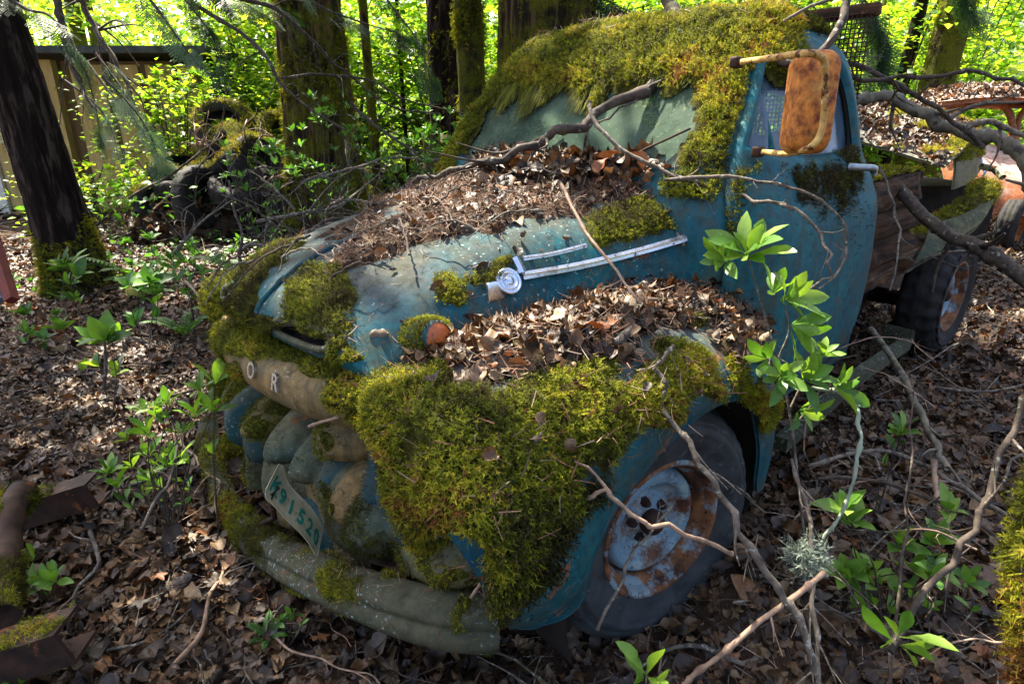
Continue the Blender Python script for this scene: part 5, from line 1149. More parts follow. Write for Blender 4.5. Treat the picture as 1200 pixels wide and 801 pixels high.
# ------------------------------------------------------------------ leafy plants
def leafmat_orient(d, n, l=None):
    """matrix with x = d (leaf direction) and z about n"""
    x = d/np.linalg.norm(d); z = n-x*(n@x); z /= np.linalg.norm(z); return np.stack([x, np.cross(z, x), z], 1)
def rosette(c, up, k, L, q, spread=1.0):
    Ps, Ms, Ss = [], [], []
    up = np.array(up, float)/np.linalg.norm(up); M = frame(up)
    for i in range(k):
        a = i*2.4+q.random()*.5; el = spread*(.25+.9*(i/k))*1.0; d = M[:, 0]*math.cos(a)*math.sin(el)+M[:, 1]*math.sin(a)*math.sin(el)+up*math.cos(el)
        Ps.append(c+d*L*.05); Ms.append(leafmat_orient(d, up+.3*q.normal(size=3))); Ss.append(L*q.uniform(.6, 1.08))
    return Ps, Ms, Ss
def leafy(name, label, cat, stems, ros, mat=GREEN, base=None, seed=0, grp=None, smat=TWIG, temps=T_GREEN, r=.004, bright=0.0):
    """stems: list of point lists; ros: list of (center, up, count, leaf length)"""
    q = np.random.default_rng(seed); base = np.array(stems[0][0]) if base is None else base
    t = thing(name, label, cat, base, grp); mb = MB()
    for i, s in enumerate(stems):
        s = np.array(s); n = len(s)*6; V, F = tube(catmull(s, n), np.linspace(r*(1 if i == 0 else .7), r*.45, n), 7, jit=.15, seed=seed); mb.add(V, F)
    mb.build('stem', smat, t); Ps, Ms, Ss = [], [], []
    for c, up, k, L in ros:
        a, b, s = rosette(np.array(c), up, k, L, q); Ps += a; Ms += b; Ss += s
    n = len(Ps); global rng; rr = np.clip(.5+q.normal(size=n)*.25+bright, 0, 1)
    scatter('leaves', temps, np.array(Ps), np.array(Ms), np.array(Ss), mat, t, True, rr); return t
A = lambda x, y, D: at(x, y, 'D', D)
U3 = lambda a, b, c: RT*a+FH*b+np.array([0, 0, 1.0])*c
leafy('sapling', 'bright green leafy sapling growing between the front fender and the door', 'sapling',
      [[A(945, 650, 1.62), A(935, 560, 1.62), A(925, 480, 1.6), A(908, 410, 1.6), A(888, 340, 1.58), A(876, 300, 1.56)], [A(925, 480, 1.6), A(945, 440, 1.6), A(962, 418, 1.58)], [A(912, 420, 1.6), A(925, 385, 1.58), A(918, 355, 1.56)], [A(930, 500, 1.6), A(955, 470, 1.6), A(975, 455, 1.58)], [A(905, 400, 1.6), A(900, 440, 1.58)]],
      [(A(876, 300, 1.55), U3(-.4, -.6, 1), 14, .115), (A(852, 306, 1.55), U3(-1, -.5, .5), 7, .085), (A(918, 352, 1.55), U3(.5, -.7, .6), 11, .105), (A(905, 345, 1.57), U3(.1, -.2, 1), 5, .085), (A(925, 380, 1.56), U3(1, -.6, -.2), 8, .100), (A(962, 418, 1.58), U3(.2, -.5, 1), 7, .07),
       (A(975, 452, 1.58), U3(1, -.5, .1), 7, .10), (A(940, 445, 1.57), U3(.2, -.8, .6), 9, .09), (A(915, 440, 1.57), U3(-.4, -.8, .4), 9, .085), (A(900, 420, 1.58), U3(-.6, -.6, .4), 5, .08), (A(935, 480, 1.58), U3(.3, -.8, .2), 6, .08)], seed=1, bright=.12)
leafy('seedling', 'upright bright seedling at the very bottom edge below the front wheel', 'seedling', [[A(755, 820, 1.05), A(757, 800, 1.05), A(758, 785, 1.05)]],
      [(A(757, 792, 1.05), U3(0, -.1, 1), 3, .085), (A(756, 797, 1.05), U3(-.9, -.3, .8), 2, .08), (A(760, 800, 1.05), U3(.8, -.3, .5), 2, .06)], seed=2, bright=.25, temps=T_GREEN[:2], r=.002)
leafy('seedling', 'small bright seedling at the lower right near the thin brown stem', 'seedling', [[A(1046, 775, 1.3), A(1048, 758, 1.3), A(1050, 745, 1.3)]],
      [(A(1051, 746, 1.3), U3(.05, -.1, 1), 3, .11), (A(1048, 752, 1.3), U3(-1, -.3, .35), 2, .09), (A(1053, 755, 1.3), U3(1, -.4, .1), 3, .095)], seed=3, bright=.25, temps=T_GREEN[:2], r=.002)
def bush(name, label, x0, y0, x1, y1, D, n, L, seed, cat='shrub', mat=GREEN, k=6, bright=0, temps=T_GREEN, root=None, grp=None):
    """small plant filling an area of the picture, its stems rooted in the ground"""
    q = np.random.default_rng(seed); rx, ry = root or ((x0+x1)/2, y1); b = at(rx, ry, 'D', D); b[2] = G(b[0], b[1]); stems = []; ros = []
    for i in range(n):
        p = at(q.uniform(x0, x1), q.uniform(y0, y1), 'D', D+q.normal()*.10); p[2] = max(p[2], G(p[0], p[1])+.04)
        m = b*.45+p*.55+q.normal(size=3)*.03+[0, 0, .03]; m[2] = max(m[2], G(m[0], m[1])+.02); stems.append([b, m, p]); up = (p-b)+np.array([0, 0, .35])+q.normal(size=3)*.1-FH*.15
        ros.append((p, up, int(k*q.uniform(.7, 1.3)), L*q.uniform(.8, 1.15))); ros.append((m, up+RT*q.normal()*.5, max(2, k//3), L*.75))
    return leafy(name, label, cat, stems, ros, mat, b, seed, grp, TWIGD, temps, .0035, bright)
bush('shrub', 'bright green leafy shrub in the leaves left of the bumper', 125, 460, 255, 575, 2.15, 20, .075, 10, bright=.1)
bush('shrub', 'sprig of green leaves touching the mossy far fender', 232, 440, 262, 480, 2.1, 2, .10, 11, root=(235, 520))
bush('shrub', 'broad leaved green shrub among twigs at the lower right', 985, 590, 1110, 680, 1.75, 14, .075, 12, bright=.25, temps=T_BROAD[:3])
bush('small_plant', 'small plant with blue green leaves at the foot of the right hand shrub', 1090, 650, 1140, 690, 1.65, 3, .07, 13)
bush('small_plant', 'pair of leaves sprouting beside the running board', 1035, 500, 1060, 515, 2.1, 2, .08, 14)
bush('small_plant', 'low bright plant between the fir tree and the far fender', 70, 378, 150, 405, 3.0, 5, .12, 15, bright=.05, temps=T_BROAD[:3])
bush('small_plant', 'broad leaved plant at the foot of the fir tree', 50, 312, 92, 325, 4.2, 3, .16, 16, temps=T_BROAD[:3])
bush('small_plant', 'green plant in the shade right of the fir tree', 135, 320, 185, 350, 3.9, 5, .13, 17, temps=T_BROAD[:3], mat=SHRUBG)
bush('small_plant', 'tiny plant under the licence plate side of the bumper', 318, 738, 350, 750, 1.75, 2, .04, 18)
bush('small_plant', 'small plant beside the mossy steel frame', 30, 672, 75, 690, 1.9, 4, .07, 19)
bush('small_plant', 'green plant at the bottom left corner', 0, 775, 40, 795, 1.7, 4, .06, 20)
bush('small_plant', 'sunlit plant on the leaf bank under the tyre pile', 190, 300, 250, 335, 4.4, 7, .11, 21, mat=SHRUBG)
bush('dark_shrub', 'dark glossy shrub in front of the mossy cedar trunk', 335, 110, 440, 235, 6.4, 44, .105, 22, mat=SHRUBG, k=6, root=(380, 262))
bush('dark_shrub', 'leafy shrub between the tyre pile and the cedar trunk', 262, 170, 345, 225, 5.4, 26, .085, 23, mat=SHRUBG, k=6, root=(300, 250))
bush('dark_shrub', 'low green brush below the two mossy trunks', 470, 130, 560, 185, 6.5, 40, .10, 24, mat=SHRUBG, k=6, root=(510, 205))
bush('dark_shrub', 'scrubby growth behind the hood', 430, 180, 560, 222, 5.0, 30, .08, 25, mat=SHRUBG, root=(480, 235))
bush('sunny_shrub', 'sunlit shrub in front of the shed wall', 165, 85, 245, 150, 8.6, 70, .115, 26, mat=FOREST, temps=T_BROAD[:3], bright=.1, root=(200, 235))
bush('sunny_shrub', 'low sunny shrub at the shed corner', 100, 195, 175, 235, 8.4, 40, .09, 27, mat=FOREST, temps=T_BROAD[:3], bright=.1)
def fern(label, px, py, D, n, L, seed, az=None, spread=1.0):
    q = np.random.default_rng(seed); b = at(px, py, 'D', D); b[2] = G(b[0], b[1])+.01; t = thing('fern', label, 'fern', b); mb = MB()
    for i in range(n):
        a = (az if az is not None else 0)+(i/n*6.28 if az is None else q.normal()*spread); h = np.array([math.cos(a), math.sin(a), 0]); l = L*q.uniform(.75, 1.1); s = np.linspace(0, 1, 26)
        C = b+h*l*(.75*s)[:, None]+np.array([0, 0, 1])*(l*(1.05*s-.62*s*s)*q.uniform(.7, 1.1))[:, None]; V, F = tube(C, np.linspace(.004, .001, 26), 4); mb.add(V, F, .2); sd = np.cross(h, [0, 0, 1])
        T = np.gradient(C, axis=0); T /= np.linalg.norm(T, axis=1, keepdims=True)
        for k in range(2, 26):
            w = l*.20*math.sin(math.pi*min(1, (s[k]*.9+.12)))**.7*(1-.3*s[k])
            for sg in (-1, 1):
                d = sd*sg+T[k]*.35; d /= np.linalg.norm(d); u = T[k]*l*.017
                V = [C[k]-u, C[k]+u, C[k]+d*w*.6+u*.8-[0, 0, w*.05], C[k]+d*w-[0, 0, w*.18], C[k]+d*w*.6-u*.8-[0, 0, w*.05]]; mb.add(np.array(V), np.array([[0, 4, 3, 2, 1]]), q.random())
    mb.build('fronds', FERN, t, False)
fern('large green fern in front of the tyre pile', 300, 262, 5.0, 9, .75, 1)
fern('sunlit sword fern standing right of the fir tree', 172, 285, 5.4, 5, .85, 2, YAW+math.pi-.3, .35)
fern('tiny fern under the bumper', 304, 690, 1.72, 6, .10, 3)
fern('fern beside the dark shrub at the cedar foot', 345, 275, 4.6, 7, .5, 4)
fern('small fern among the leaves under the fir tree', 205, 330, 4.2, 6, .35, 5)
cov = [leafy('low_seedling', 'low green seedling on the shaded bank between the fir and the hood', 'seedling', [[np.array([0, 0, 0.]), np.array([0, 0, .05]), np.array([.01, 0, .10+.03*k])]], [(np.array([.01, 0, .10+.03*k]), (0, 0, 1), 6+k, .085), (np.array([0, 0, .05]), (.5, .3, .6), 3, .07)], SHRUBG, (0, 0, 0), 300+k, 'seedlings of the shaded bank', TWIGD, (T_BROAD[:3], T_GREEN)[k % 2], .003) for k in range(3)]
qs = np.random.default_rng(8); pl_ = [(qs.uniform(110, 300), qs.uniform(285, 360), 0) for _ in range(16)]+[(qs.uniform(300, 480), qs.uniform(215, 262), 0) for _ in range(18)]+[(qs.uniform(0, 120), qs.uniform(330, 420), 0) for _ in range(8)]
for i, (px, py, _) in enumerate(pl_):
    p = at(px, py, 'Z', .05)
    for _k in range(4): p = at(px, py, 'Z', G(p[0], p[1]))
    c = cov[i] if i < 3 else copy_tree(cov[i % 3]); c.location = tuple(p); c.rotation_euler = (0, 0, qs.uniform(0, 6.3)); sc_ = qs.uniform(.6, 1.5); c.scale = (sc_,)*3
fern('fern standing behind the hood nose', 275, 285, 4.4, 8, .55, 6)
fern('bright fern at the front of the bank beside the tyre heap', 322, 250, 5.4, 8, .6, 7)
# low green ground cover patches
n = 5200; P = gnear(n, 3.4, 9.5); x, y, z = proj(P); ok = inpoly(x, y, [(150, 230), (300, 215), (560, 190), (560, 235), (380, 270), (300, 300), (200, 345), (120, 330)]) & (fbm(P, 1.3, 2) > -.25); P = P[ok]; P[:, 2] += .05+.10*rng.random(len(P))
tag(scatter('ground_cover', T_BROAD[:3], P, rotmats(len(P), None, .35), .05+.06*rng.random(len(P)), SHRUBG), 'low green seedlings spread over the shaded bank', 'ground cover', kind='stuff')
EL = R_(56); SAZ = YAW+R_(32)
SD = np.array([math.cos(EL)*math.cos(SAZ), math.cos(EL)*math.sin(SAZ), math.sin(EL)])
GAP = .30
a3 = lambda px, py, k, v, r: tuple(at(px, py, k, v))+(r,)
LIT = [(-1.1, .35, 1.85, .36), (-1.0, -.15, 1.83, .13), (-1.35, .55, 1.75, .14), (-.8, -.45, 1.7, .10), (.47, .78, .95, .12), (-.19, .82, .88, .09), (.18, .76, .95, .05), (.15, .45, 1.03, .10), (-.3, .6, 1.08, .07), (.2, .05, 1.2, .13), (.56, -.15, 1.08, .10), (.35, .35, 1.08, .08), (-.35, 0, 1.3, .14), (.0, .65, .96, .08),
       (.6, -.5, .95, .12), (.66, .25, 1.0, .06), (.62, .62, .93, .06), (-1.42, .8, 1.22, .10), (-.45, .95, 1.5, .10), (-.6, .82, 1.2, .07),
       a3(876, 300, 'D', 1.55, .11), a3(918, 352, 'D', 1.55, .08), a3(960, 450, 'D', 1.56, .07), a3(60, 240, 'Z', 0, .9), a3(130, 262, 'Z', 0, .5), a3(90, 470, 'Z', 0, .16), a3(20, 440, 'Z', 0, .14), a3(150, 490, 'Z', 0, .12), a3(40, 530, 'Z', 0, .08), a3(60, 625, 'Z', 0, .09), a3(200, 640, 'Z', 0, .05), a3(30, 340, 'Z', 0, .2),
       a3(1170, 370, 'Z', .1, .30), a3(1190, 450, 'Z', .1, .25), a3(1130, 420, 'Z', .1, .15), a3(1160, 640, 'Z', .05, .12), a3(1010, 600, 'Z', .05, .07), a3(1100, 560, 'Z', .05, .08), a3(1180, 545, 'Z', .05, .13), a3(1060, 720, 'D', 1.3, .06), a3(262, 150, 'H', 8.6, .6), a3(200, 180, 'H', 9, .7), a3(230, 262, 'H', 7.6, .35), a3(300, 250, 'D', 5, .2), a3(172, 270, 'D', 5.4, .22),
       a3(1090, 150, 'D', 5.6, .45), a3(1135, 235, 'D', 5, .3), a3(1160, 110, 'D', 7.2, .9), a3(1190, 220, 'D', 6.6, .3), a3(1040, 625, 'D', 1.72, .10), a3(1090, 650, 'D', 1.7, .06), a3(1190, 650, 'D', .87, .06), a3(750, 790, 'D', 1.05, .05), a3(190, 520, 'D', 2.15, .13), a3(120, 390, 'D', 3, .12), a3(100, 90, 'H', 10.6, .5), a3(20, 120, 'H', 10.5, 1.0), a3(1130, 150, 'D', 3.2, .12), a3(1040, 115, 'D', 3.2, .10)]
LIT = np.array(LIT)  # spots chosen to be sunlit; overhead leaves along their sun rays are removed
def shade_keep(P, q, far=.45):
    """which overhead leaves stay: none over the sunlit gaps"""
    Q = P-SD*((P[:, 2]-1.0)/SD[2])[:, None]; d = (Q-CAM)@FH; s = (Q-CAM)@RT; near = (d < 4.6) & (np.abs(s) < 2.6)
    R2 = P-SD*((P[:, 2]-.1)/SD[2])[:, None]; Q = np.where(near[:, None], Q, R2); lit = np.zeros(len(P), bool)
    for l in LIT:
        v = P-l[:3]; lit |= np.linalg.norm(v-SD*(v@SD)[:, None], axis=1) < l[3]+.07
    k = fbm(Q[:, :2]*1.0, 2.1, 3)+.5*fbm(Q[:, :2], .8, 2); d = (Q-CAM)@FH
    return ((~lit) & (k < np.where(d > 6.5, -.15, GAP))) | (q.random(len(P)) < .008)
# ------------------------------------------------------------------ trees
def trunk_mesh(base, top, r0, r1, nz=90, ns=56, seed=0, flare=.55, ridges=14, amp=.06, bend=.15):
    q = np.random.default_rng(seed); t = np.linspace(0, 1, nz)**1.4; base = np.array(base); top = np.array(top)
    C = base+(top-base)*t[:, None]; C[:, :2] += (np.sin(t*3+seed)*bend*np.array([[.6], [.4]])).T*t[:, None]
    R = r0+(r1-r0)*t; hgt = (top-base)[2]*t; R = R*(1+flare*np.exp(-hgt/(r0*1.3)))
    a = np.arange(ns)*2*math.pi/ns; X = np.cos(a)[None]*np.ones((nz, 1)); Y = np.sin(a)[None]*np.ones((nz, 1))
    P = np.stack([X*2.4*r0*4, Y*2.4*r0*4, hgt[:, None]*np.ones((1, ns))*.35], -1)
    d = amp*(1-np.abs(fbm(P+seed*9, ridges*.10/max(r0, .08), 4))*2.6)+.05*np.sin(a*3+seed)[None]*np.exp(-hgt/(r0*2))[:, None]*3*flare
    rr = R[:, None]*(1+d); V = C[:, None]+np.stack([X*rr, Y*rr, np.zeros_like(rr)], -1); V[0, :, 2] -= .25
    return V, gridF(nz, ns, cv=True)
def moss_trunk(V, parent, dens, ln, fn, mat=MOSS, th=.0):
    P = np.concatenate([V, V[:, :1]], 1); o = outsign(P); N = gnorm(P)*o; m = fn(P); u, v = sample(P, dens, m)
    if not len(u): return
    pos = bilin(P, u, v); nn = bilin(N, u, v)+np.array([0, 0, -.6]); M = rotmats(len(pos), nn/np.linalg.norm(nn, axis=1, keepdims=True), .4)
    ob = scatter('moss', T_SPRIG, pos, M, ln*(.5+rng.random(len(pos))), mat, parent, False, np.clip(.5+.5*fbm(pos, 4, 3)+rng.normal(size=len(pos))*.15, 0, 1)); ob['kind'] = 'stuff'
def limbs_crown(t, C0, C1, n, z0, z1, reach, q, mat_b, r=.05):
    mb = MB(); tips = []
    for i in range(n):
        f = q.uniform(z0, z1); c = C0+(C1-C0)*f; a = q.uniform(0, 6.28); L = reach*(1.15-f)*q.uniform(.7, 1.2)+.5; d = np.array([math.cos(a), math.sin(a), q.uniform(-.05, .35)])
        p = [c, c+d*L*.5+[0, 0, .1*L], c+d*L-[0, 0, .05*L]]; V, F = tube(catmull(p, 10), np.linspace(r, r*.2, 10), 6); mb.add(V, F); tips.append(catmull(p, 12)[3:])
    mb.build('limbs', mat_b, t); return np.concatenate(tips)
def tree(label, px, py, H, r, lean, height, bark, kind='fir', name='tree', seed=0, nz=90, ns=56, crown=1200, leaf=.30, z0=.45, reach=2.5, moss=0, cat='tree', grp=None, amp=.06, base=None, flare=.55, cm=None, taper=.45):
    q = np.random.default_rng(seed); b = at(px, py, 'H', H) if base is None else np.array(base); b[2] = G(b[0], b[1])
    top = b+RT*lean[0]*height+FH*lean[1]*height+np.array([0, 0, height]); t = thing(name, label, cat, b, grp)
    V, F = trunk_mesh(b, top, r, r*taper, nz, ns, seed, flare, amp=amp); obj('trunk', V.reshape(-1, 3), F, bark, t)
    if moss: moss_trunk(V[:int(nz*.75)], t, moss, .035+.004*H, lambda P: np.clip(fbm(P, 2.5, 3)*2.5+.35, 0, 1)*(P[..., 2] < 4.5))
    if crown:
        tp = limbs_crown(t, b, top, 26, z0, .98, reach, q, bark, r*.22); k = q.integers(0, len(tp), crown); P = tp[k]+q.normal(size=(crown, 3))*np.array([.45, .45, .25])*reach/2.5; P = P[shade_keep(P, q)]; crown = len(P)
        scatter('crown', T_LOWLEAF if kind != 'fir' else T_FIRS, P, rotmats(crown, None, .35), leaf*(.6+.8*q.random(crown)), cm or (FIRN if kind == 'fir' else CANOPY), t, False)
    return t, b, top, V
def t_firspray(seed):
    """flat spray, length 1 along x: stem with paired needled twigs"""
    r = np.random.default_rng(seed); V = []; F = []
    def quad(a, b, w):
        a = np.array(a); b = np.array(b); d = b-a; s = np.array([-d[1], d[0], 0]); s = s/np.linalg.norm(s)*w; i = len(V); m = (a+b)/2
        V.extend([a, m+s, b, m-s]); F.append((i, i+3, i+2, i+1))
    quad((0, 0, 0), (1, 0, -.12), .012)
    for k in range(11):
        t = .08+.085*k; l = .42*(1-t)**.7+.05
        for s in (-1, 1):
            p = np.array([t, 0, -.12*t*t]); e = p+np.array([l*.72, s*l*.75, -.10*l-.06*r.random()])
            n = 4
            for j in range(n): 
                f0 = j/n; a0 = p+(e-p)*f0; quad(a0, a0+(e-p)*.30, .013)
                quad(a0, a0+np.array([.05+.02*r.random(), s*.02, .01]), .014)
    return np.array(V), [np.array(F)]
T_FIRS = [t_firspray(k) for k in range(3)]
TREES = {}
TREES['a'] = tree('dark fir tree leaning left beside the shed, moss at its foot', 86, 296, 5.6, .215, (-.075, .02), 9, BARK, seed=1, nz=150, ns=90, crown=500, z0=.5, amp=.10, flare=.35)
TREES['b'] = tree('broad mossy cedar in the shade behind the tyre pile', 384, 205, 8.2, .40, (-.02, .02), 12, BARKO, seed=2, nz=140, ns=90, crown=500, z0=.5, amp=.16, moss=1400, flare=.45)
TREES['c'] = tree('rough dark trunk just left of the leaning mossy one', 528, 192, 8.8, .24, (-.01, .02), 12, BARK, seed=3, crown=350, z0=.5, amp=.12, moss=900)
TREES['d'] = tree('slender mossy trunk curving up behind the windscreen', 560, 190, 7.4, .16, (-.035, .02), 12, BARKM, seed=4, nz=120, crown=350, z0=.5, amp=.06, moss=2500)
TREES['e'] = tree('massive cedar trunk directly behind the cab roof', 640, 180, 6.8, .46, (-.01, .01), 14, BARKO, seed=5, nz=150, ns=100, crown=450, z0=.45, amp=.16, moss=1400)
TREES['f'] = tree('brown trunk leaning right behind the wrecked cars', 1084, 130, 10.5, .25, (.07, .02), 12, BARKM, seed=6, crown=500, z0=.45, amp=.08, moss=500)
tree('thin dark trunk left of the leaning brown one', 1046, 130, 11.5, .11, (.045, .0), 12, BARK, seed=7, crown=300, z0=.45)
tree('young thin tree standing alone in the green clearing', 441, 185, 9.5, .07, (-.01, 0), 9, BARKM, seed=8, crown=200, z0=.5, leaf=.2)
tree('thin grey sapling trunk between the cedar and the clearing', 478, 185, 11, .035, (-.02, 0), 7, BARK, seed=9, crown=120, z0=.4, leaf=.2, kind='b')
tree('slim trunk rising just behind the shed', 150, 215, 13.5, .10, (-.03, 0), 11, BARKM, seed=10, crown=300, z0=.5, leaf=.25, kind='b')
moss_trunk(TREES['a'][3][:60], TREES['a'][0], 2600, .05, lambda P: ((P[..., 2]-G(86, 0)*0 < .55+.35*fbm(P, 2, 2))).astype(float))
# stump
b = at(512, 186, 'H', 8.2); b[2] = G(b[0], b[1]); st_ = thing('tree_stump', 'broken stump with upright splinters beside the rough dark trunk', 'stump', b)
V, F = trunk_mesh(b, b+[0, 0, .95], .17, .15, 40, 50, 12, .4, amp=.15, bend=.0); V[-8:, :, 2] += np.abs(fbm(V[-8:]*[9, 9, 0], 2, 3))*.35; obj('trunk', V.reshape(-1, 3), F, BARKM, st_)
tops = V[-1]; obj('broken_top', np.concatenate([tops, [tops.mean(0)-[0, 0, .1]]]), np.array([[i, (i+1) % 50, 50] for i in range(50)]), WOODR, st_)
# background trunks
q = np.random.default_rng(77); gl_ = 'dark trunk standing among the sunlit leaves far behind'
for i in range(22):
    H = q.uniform(14, 32); s = q.uniform(-.9, .9)*H; p = DS(H, s); p[2] = G(p[0], p[1])
    tree(gl_, 0, 0, H, q.uniform(.08, .24), (q.normal()*.03, 0), q.uniform(9, 15), (BARK, BARKM)[i % 2], kind=('fir', 'b')[i % 2], seed=100+i, nz=24, ns=16, crown=60, leaf=.5, z0=.35, reach=3.2, base=p, grp='trunks of the far wood', cm=(FIRN, FOREST)[i % 2])
# sunlit understorey bushes
def layered(name, label, cat, H, s, w, h, zb, n, L, mat, seed, grp=None, dep=1.2, clumps=60):
    q = np.random.default_rng(seed); b = DS(H, s); b[2] = G(b[0], b[1]); t = thing(name, label, cat, b, grp); mb = MB(); cen = []
    for i in range(clumps):
        c = b+RT*q.normal()*w*.5+FH*q.normal()*dep*.5+np.array([0, 0, zb+h*q.random()]); cen.append(c)
    cen = np.array(cen)
    for c in cen[::3]:
        m = b+(c-b)*.55+[0, 0, .25*h*q.random()]; V, F = tube(catmull([b+RT*q.normal()*.1, m, c], 10), np.linspace(.022, .006, 10), 5); mb.add(V, F)
    mb.build('stems', TWIGD, t); k = q.integers(0, clumps, n); P = cen[k]+q.normal(size=(n, 3))*np.array([.34, .34, .09])*max(1, w/3)
    P[:, 2] = np.maximum(P[:, 2], gz(P[:, 0], P[:, 1])+.05)
    scatter('foliage', T_LOWLEAF, P, rotmats(n, None, .33), L*(.6+.8*q.random(n)), mat, t, True, np.clip(.55+.3*q.normal(size=n), 0, 1)); return t
spots = [(11.2, -4.3, 1.3, 1.8, .5, 'sunny vine maple right of the shed'), (11.8, -3.0, 1.6, 2.2, .4, 'tall sunny vine maple behind the tyre pile'), (12, -4.8, 2.0, 2.4, 1.2, 'vine maple arching behind the shed roof'), (11.5, -1.3, 1.3, 2.2, .2, 'vine maple filling the gap left of the thin young tree'),
         (13, -.3, 1.6, 2.2, .0, 'bushy maple glowing in the clearing between the trunks'), (10.5, .9, 1.2, 2.0, .6, 'bush just right of the massive cedar'), (12, 3.2, 2.2, 2.2, .6, 'bush showing above the wire screen'), (11.5, 6.5, 2.2, 2.6, .3, 'bright vine maple behind the orange wreck'),
         (13.5, 9.2, 2.6, 3.0, .3, 'bright vine maple at the right edge'), (14, 5.0, 2.4, 3.0, .3, 'bright maple right of the leaning brown trunk')]
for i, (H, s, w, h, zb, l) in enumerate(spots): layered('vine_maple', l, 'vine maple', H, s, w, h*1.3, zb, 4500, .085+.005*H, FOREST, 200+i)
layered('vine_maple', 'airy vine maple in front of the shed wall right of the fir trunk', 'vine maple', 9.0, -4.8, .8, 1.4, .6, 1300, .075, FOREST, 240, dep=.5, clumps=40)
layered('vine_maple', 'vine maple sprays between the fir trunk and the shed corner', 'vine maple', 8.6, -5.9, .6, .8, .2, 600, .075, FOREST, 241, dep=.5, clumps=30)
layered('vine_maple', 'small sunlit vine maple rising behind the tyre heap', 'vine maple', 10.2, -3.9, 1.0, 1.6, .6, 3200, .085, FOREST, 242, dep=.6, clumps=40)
# far wood: one mass
n = 115000; H = np.sqrt(rng.uniform(15**2, 46**2, n)); s = rng.uniform(-1, 1, n)*(H*.95+2); C = CAM*[1, 1, 0]+FH*H[:, None]+RT*s[:, None]; z = gz(C[:, 0], C[:, 1])+rng.random(n)**.9*(.24*H+1.6)
C[:, 2] = z; k = fbm(C*np.array([1, 1, 1.6]), .35, 3)+.25*fbm(C, 1.1, 2); ok = k > -.10; C = C[ok]; rr = np.clip(.5+.9*fbm(C[:, :]*1.0, .22, 2)+rng.normal(size=len(C))*.18, 0, 1)
tag(scatter('far_wood', T_LOWLEAF, C, rotmats(len(C), None, .45), .25*(.6+.9*rng.random(len(C))), FOREST, None, False, rr), 'sunlit mass of far off leafy wood', 'woodland', kind='stuff')
n = 46000; H = np.sqrt(rng.uniform(9.8**2, 24**2, n)); s = rng.uniform(-.55, 1, n)*(H*.95+2); C = CAM*[1, 1, 0]+FH*H[:, None]+RT*s[:, None]; k = fbm(C, .9, 3); C[:, 2] = gz(C[:, 0], C[:, 1])+.04+np.clip(.35+k, .05, 1)*1.1*rng.random(n); C = C[k > -.2]
tag(scatter('undergrowth', T_LOWLEAF, C, rotmats(len(C), None, .4), .12*(.6+.9*rng.random(len(C))), FOREST, None, False, np.clip(.65+rng.normal(size=len(C))*.2, 0, 1)), 'sunlit low undergrowth in the clearing behind the trees', 'undergrowth', kind='stuff')
# dark tall band of conifers closing the wood
n = 9000; H = rng.uniform(46, 60, n); s = rng.uniform(-1, 1, n)*62; C = CAM*[1, 1, 0]+FH*H[:, None]+RT*s[:, None]; C[:, 2] = gz(C[:, 0], C[:, 1])+rng.random(n)*15
tag(scatter('far_conifers', T_LOWLEAF, C, rotmats(n, None, .5), 1.2*(.6+.9*rng.random(n)), FOREST, None, False), 'dark band of conifers closing the view', 'woodland', kind='stuff')
# pale and dark fir boughs hanging into the frame
def bough(label, pts, n, L, mat, seed, cat='fir bough', spread=.10, name='fir_bough'):
    q = np.random.default_rng(seed); P = np.array([at(a, b, 'D', d) for a, b, d in pts]); C = catmull(P, 50); t = thing(name, label, cat, C[0]); V, F = tube(C, np.linspace(.014, .003, 50), 7); obj('stem', V, F, TWIGD, t)
    T = np.gradient(C, axis=0); T /= np.linalg.norm(T, axis=1, keepdims=True); Ps, Ms = [], []
    for i in range(n):
        f = q.uniform(.08, 1); k = int(f*49); sg = q.choice([-1, 1]); side = np.cross(T[k], [0, 0, 1]); d = T[k]*q.uniform(.5, 1.1)+side*sg*q.uniform(.2, .9)+np.array([0, 0, -q.uniform(.1, .6)])
        Ps.append(C[k]+q.normal(size=3)*spread*.2); Ms.append(leafmat_orient(d, np.array([0, 0, 1.])+q.normal(size=3)*.3))
    scatter('needles', T_FIRS, np.array(Ps), np.array(Ms), L*q.uniform(.6, 1.2, n), mat, t, False); return t
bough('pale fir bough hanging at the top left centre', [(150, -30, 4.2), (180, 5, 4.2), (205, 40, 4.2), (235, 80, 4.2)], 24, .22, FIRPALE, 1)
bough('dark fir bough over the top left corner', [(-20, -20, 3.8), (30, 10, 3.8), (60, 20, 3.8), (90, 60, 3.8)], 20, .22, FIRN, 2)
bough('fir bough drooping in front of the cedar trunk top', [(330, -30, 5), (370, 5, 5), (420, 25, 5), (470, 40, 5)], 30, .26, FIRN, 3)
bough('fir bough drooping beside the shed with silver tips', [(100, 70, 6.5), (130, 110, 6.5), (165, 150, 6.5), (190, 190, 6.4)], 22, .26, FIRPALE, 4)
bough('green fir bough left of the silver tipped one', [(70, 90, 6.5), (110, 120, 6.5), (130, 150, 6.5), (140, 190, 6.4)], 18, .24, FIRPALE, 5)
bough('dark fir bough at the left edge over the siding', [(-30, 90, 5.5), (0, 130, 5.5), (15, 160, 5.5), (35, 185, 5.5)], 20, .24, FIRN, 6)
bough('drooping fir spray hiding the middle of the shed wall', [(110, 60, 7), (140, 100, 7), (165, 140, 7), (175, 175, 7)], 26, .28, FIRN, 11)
bough('feathery fir spray beside the fir trunk in front of the shed', [(80, 40, 6.6), (100, 85, 6.6), (112, 125, 6.6), (118, 165, 6.6)], 22, .24, FIRN, 12)
